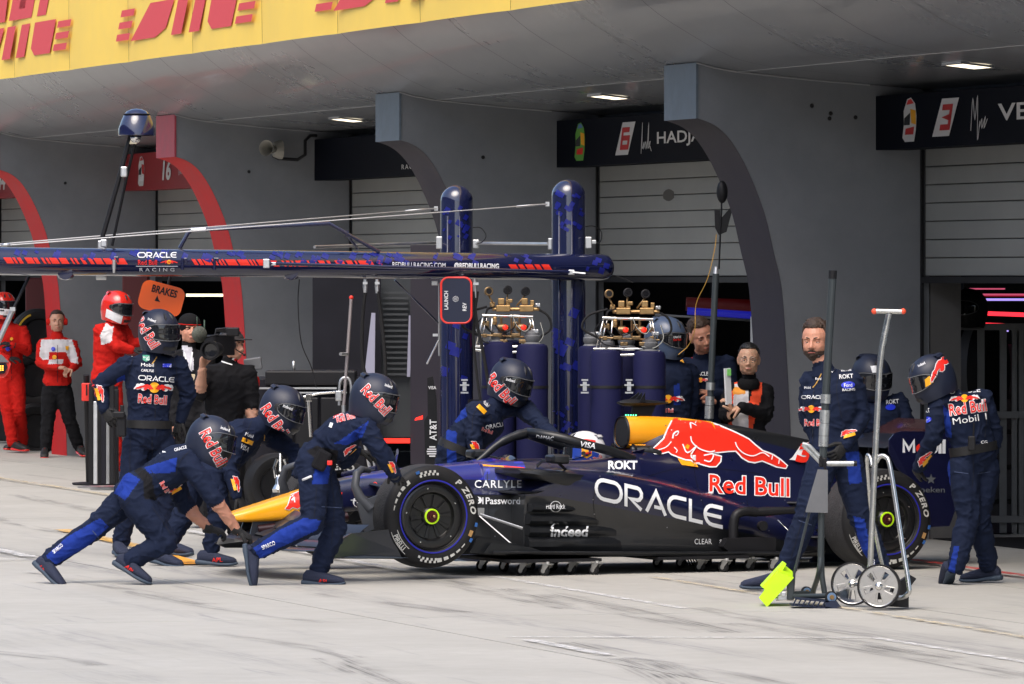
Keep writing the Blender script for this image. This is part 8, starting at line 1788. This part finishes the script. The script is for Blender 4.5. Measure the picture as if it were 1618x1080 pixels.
solid('garage_glow_panel', mat('red_glow_gloss', (.25, .02, .03), .15, coat=.6, emit=(.8, .02, .06), es=.18), 'glossy ceiling panel with its red glow painted in, above the rack in the right garage', 'panel', lambda b: b.box(W(1570, 466, 54.5), (.8, .6, .02)))  # red ceiling glow put into the panel as colour and weak emission
spare = thing('hanging_helmet', 'dark helmet on the rack top inside the right garage', 'helmet', W(1529, 510, YR+2)); hh = helmet(spare, W(1530, 487, YR+2.0), (-.7, -.6, 0), shell=M_black, trim=False)
solid('covered_tyre', [M_rubber, M_grey], 'dark covered tyre stack on the rack in the right garage', 'tyres', lambda b: (b.lathe(W(1540, 585, YR+2.7), (.9, -.35, 0), [(-.25, .0), (-.25, .36), (-.2, .385), (.15, .385), (.2, .36), (.2, 0)], 40, 0), b.lathe(W(1540, 585, YR+2.7), (.9, -.35, 0), [(-.03, .387), (.05, .387)], 40, 1)))
solid('blue_floor_light', mat('blue_led', (.1, .08, .9), .4, emit=(.12, .08, 1), es=1.5), 'blue light glowing low at the foot of the right garage rack', 'light', lambda b: (b.box(W(1597, 872, YR+1.5), (.13, .02, .10)), b.box(W(1580, 865, YR+1.6), (.03, .02, .03))))
# bay behind the bottles: blue and red neon tubes, shelf line
solid('neon_tube', mat('blue_neon', (.015, .02, .3), .4, emit=(.03, .03, .9), es=.10), 'blue light tube in the dark garage above the young person', 'light', lambda b: b.tube([W(1086, 491, 54.5), W(1192, 498, 54.5)], .032, 10)); solid('neon_tube', mat('red_dim', (.06, .003, .003), .6, emit=(.4, .005, .005), es=.02), 'dim red light tube above the blue tube in the dark garage', 'light', lambda b: b.tube([W(1084, 480, 55.5), W(1190, 484, 55.5)], .06, 10))
solid('wall_rail', M_grey, 'thin grey rail across the dark garage behind the young person', 'rail', lambda b: b.tube([W(1035, 497, 54), W(1190, 506, 54)], .010, 6)); solid('white_board_edge', M_wht_ if False else mat('pale_board', (.4, .43, .45), .6), 'pale slanted board edge beside the head of the person in glasses', 'board', lambda b: b.prism([W(1186, 500, 51.0), W(1192, 500, 51.0), W(1198, 542, 51.0), W(1186, 542, 51.0)], Vector((0, .03, 0))))
# cameraman side: red plug and grey box
solid('equipment_case', M_black, 'black equipment case behind the camera operator', 'case', lambda b: (b.box(W(412, 650, 53.0), (.35, .4, .5), bev=.02), b.box(W(380, 760, 53), (.9, .4, .6), bev=.02)))
solid('red_hose_reel', C_red, 'small red hose reel right of the camera operator', 'reel', lambda b: b.lathe(W(398, 604, 51.5), (1, -.3, 0), [(-.05, .05), (.05, .05), (.05, .03), (.05, 0)], 16))
# left garage glow and tube light
solid('tube_light', mat('warm_tube', (.9, .85, .6), .4, emit=(1, .9, .6), es=.9), 'pale tube light in the garage behind the black beanie', 'light', lambda b: b.box(W(325, 466, 68), (.42, .02, .03))); solid('warning_light', M_redled, 'small red vertical warning light behind the people in red', 'light', lambda b: b.box(W(36, 632, 76.5), (.035, .03, .12)))

# more of the right garage: bars added for the ceiling glow, shelving boards, boxes
solid('glow_bar', mat('pink_glow', (.9, .3, .5), .4, emit=(1, .15, .3), es=.25), 'added pinkish bar for the ceiling glow beside the hanging helmet in the right garage', 'light', lambda b: (b.box(W(1590, 465, 54), (.4, .03, .015)), b.box(W(1560, 456, 53.8), (.3, .03, .012))))
cs = thing('storage_cabinet', 'dark storage cabinet standing behind the rack in the right garage', 'cabinet', W(1590, 860, 54).xy.to_3d())
part('cabinet_body', mat('cabinet_dark', (.02, .02, .022), .5), cs, lambda b: b.box(W(1590, 700, 54.5), (.55, .4, 1.7), bev=.01))
for y in (600, 655, 710, 765, 820): part('cabinet_door', mat('cabinet_face', (.035, .035, .04), .45), cs, lambda b: b.box(W(1590, y, 54.2), (.5, .03, .26), bev=.006))
# left garages: dark red structure behind the red crew
for (x, y, w_, h_, Y, lab) in ((70, 470, .45, .5, 79, 'dark red machine panel above the spare tyres'), (215, 480, .3, 1.2, 72, 'dark red cabinet behind the red helmet'), (20, 640, .5, .9, 80, 'black equipment stack behind the leftmost person in red')):
    solid('garage_cabinet', mat('dark_red_panel', (.09, .006, .008), .5) if 'red m' in lab or 'red c' in lab else M_black, lab, 'cabinet', lambda b: b.box(W(x, y, Y), (w_, .3, h_), bev=.02))
# extra fittings on both bottle sets
for t_ in [o for o in COL.objects if o.name.startswith('gas_bottle_set')]:
    ox, oy = ((800, 479) if 'left of' in t_['label'] else (990, 483)); Y = 48.6 if ox == 800 else 48.3
    for k, (x, y, w_, h_, m_) in enumerate(((-32, 33, .05, .05, M_brsd), (-18, 28, .03, .06, M_brass), (14, 34, .04, .05, M_brsd), (40, 36, .04, .06, M_brsd), (-4, 60, .06, .03, M_brsd), (26, 60, .06, .03, M_brsd), (-44, 44, .05, .03, M_alu), (46, 44, .05, .03, M_alu), (6, -4, .04, .03, M_brass), (-22, 3, .04, .05, M_brass), (50, 3, .04, .03, M_alu))):
        part('valve_fitting', m_, t_, lambda b: (b.box(W(ox+x, oy+y, Y-.03-.02*(k % 3)), (w_, .04, h_), bev=.006), b.lathe(W(ox+x, oy+y, Y-.07), (.2, -1, .1), [(0, .014), (.02, .012), (.02, 0)], 8)))
    for pts in ([(-18, 34), (-6, 46), (10, 40), (16, 30)], [(10, 18), (16, 34), (30, 44), (40, 32)], [(-40, 24), (-50, 40), (-36, 60), (-12, 64)], [(24, 64), (44, 66), (58, 52), (54, 30)]):
        part('braided_line', M_steel if pts[0][0] > 0 else M_black, t_, lambda b: b.tube(catmull([W(ox+x, oy+y, Y-.09) for x, y in pts], 5), .005, 6))
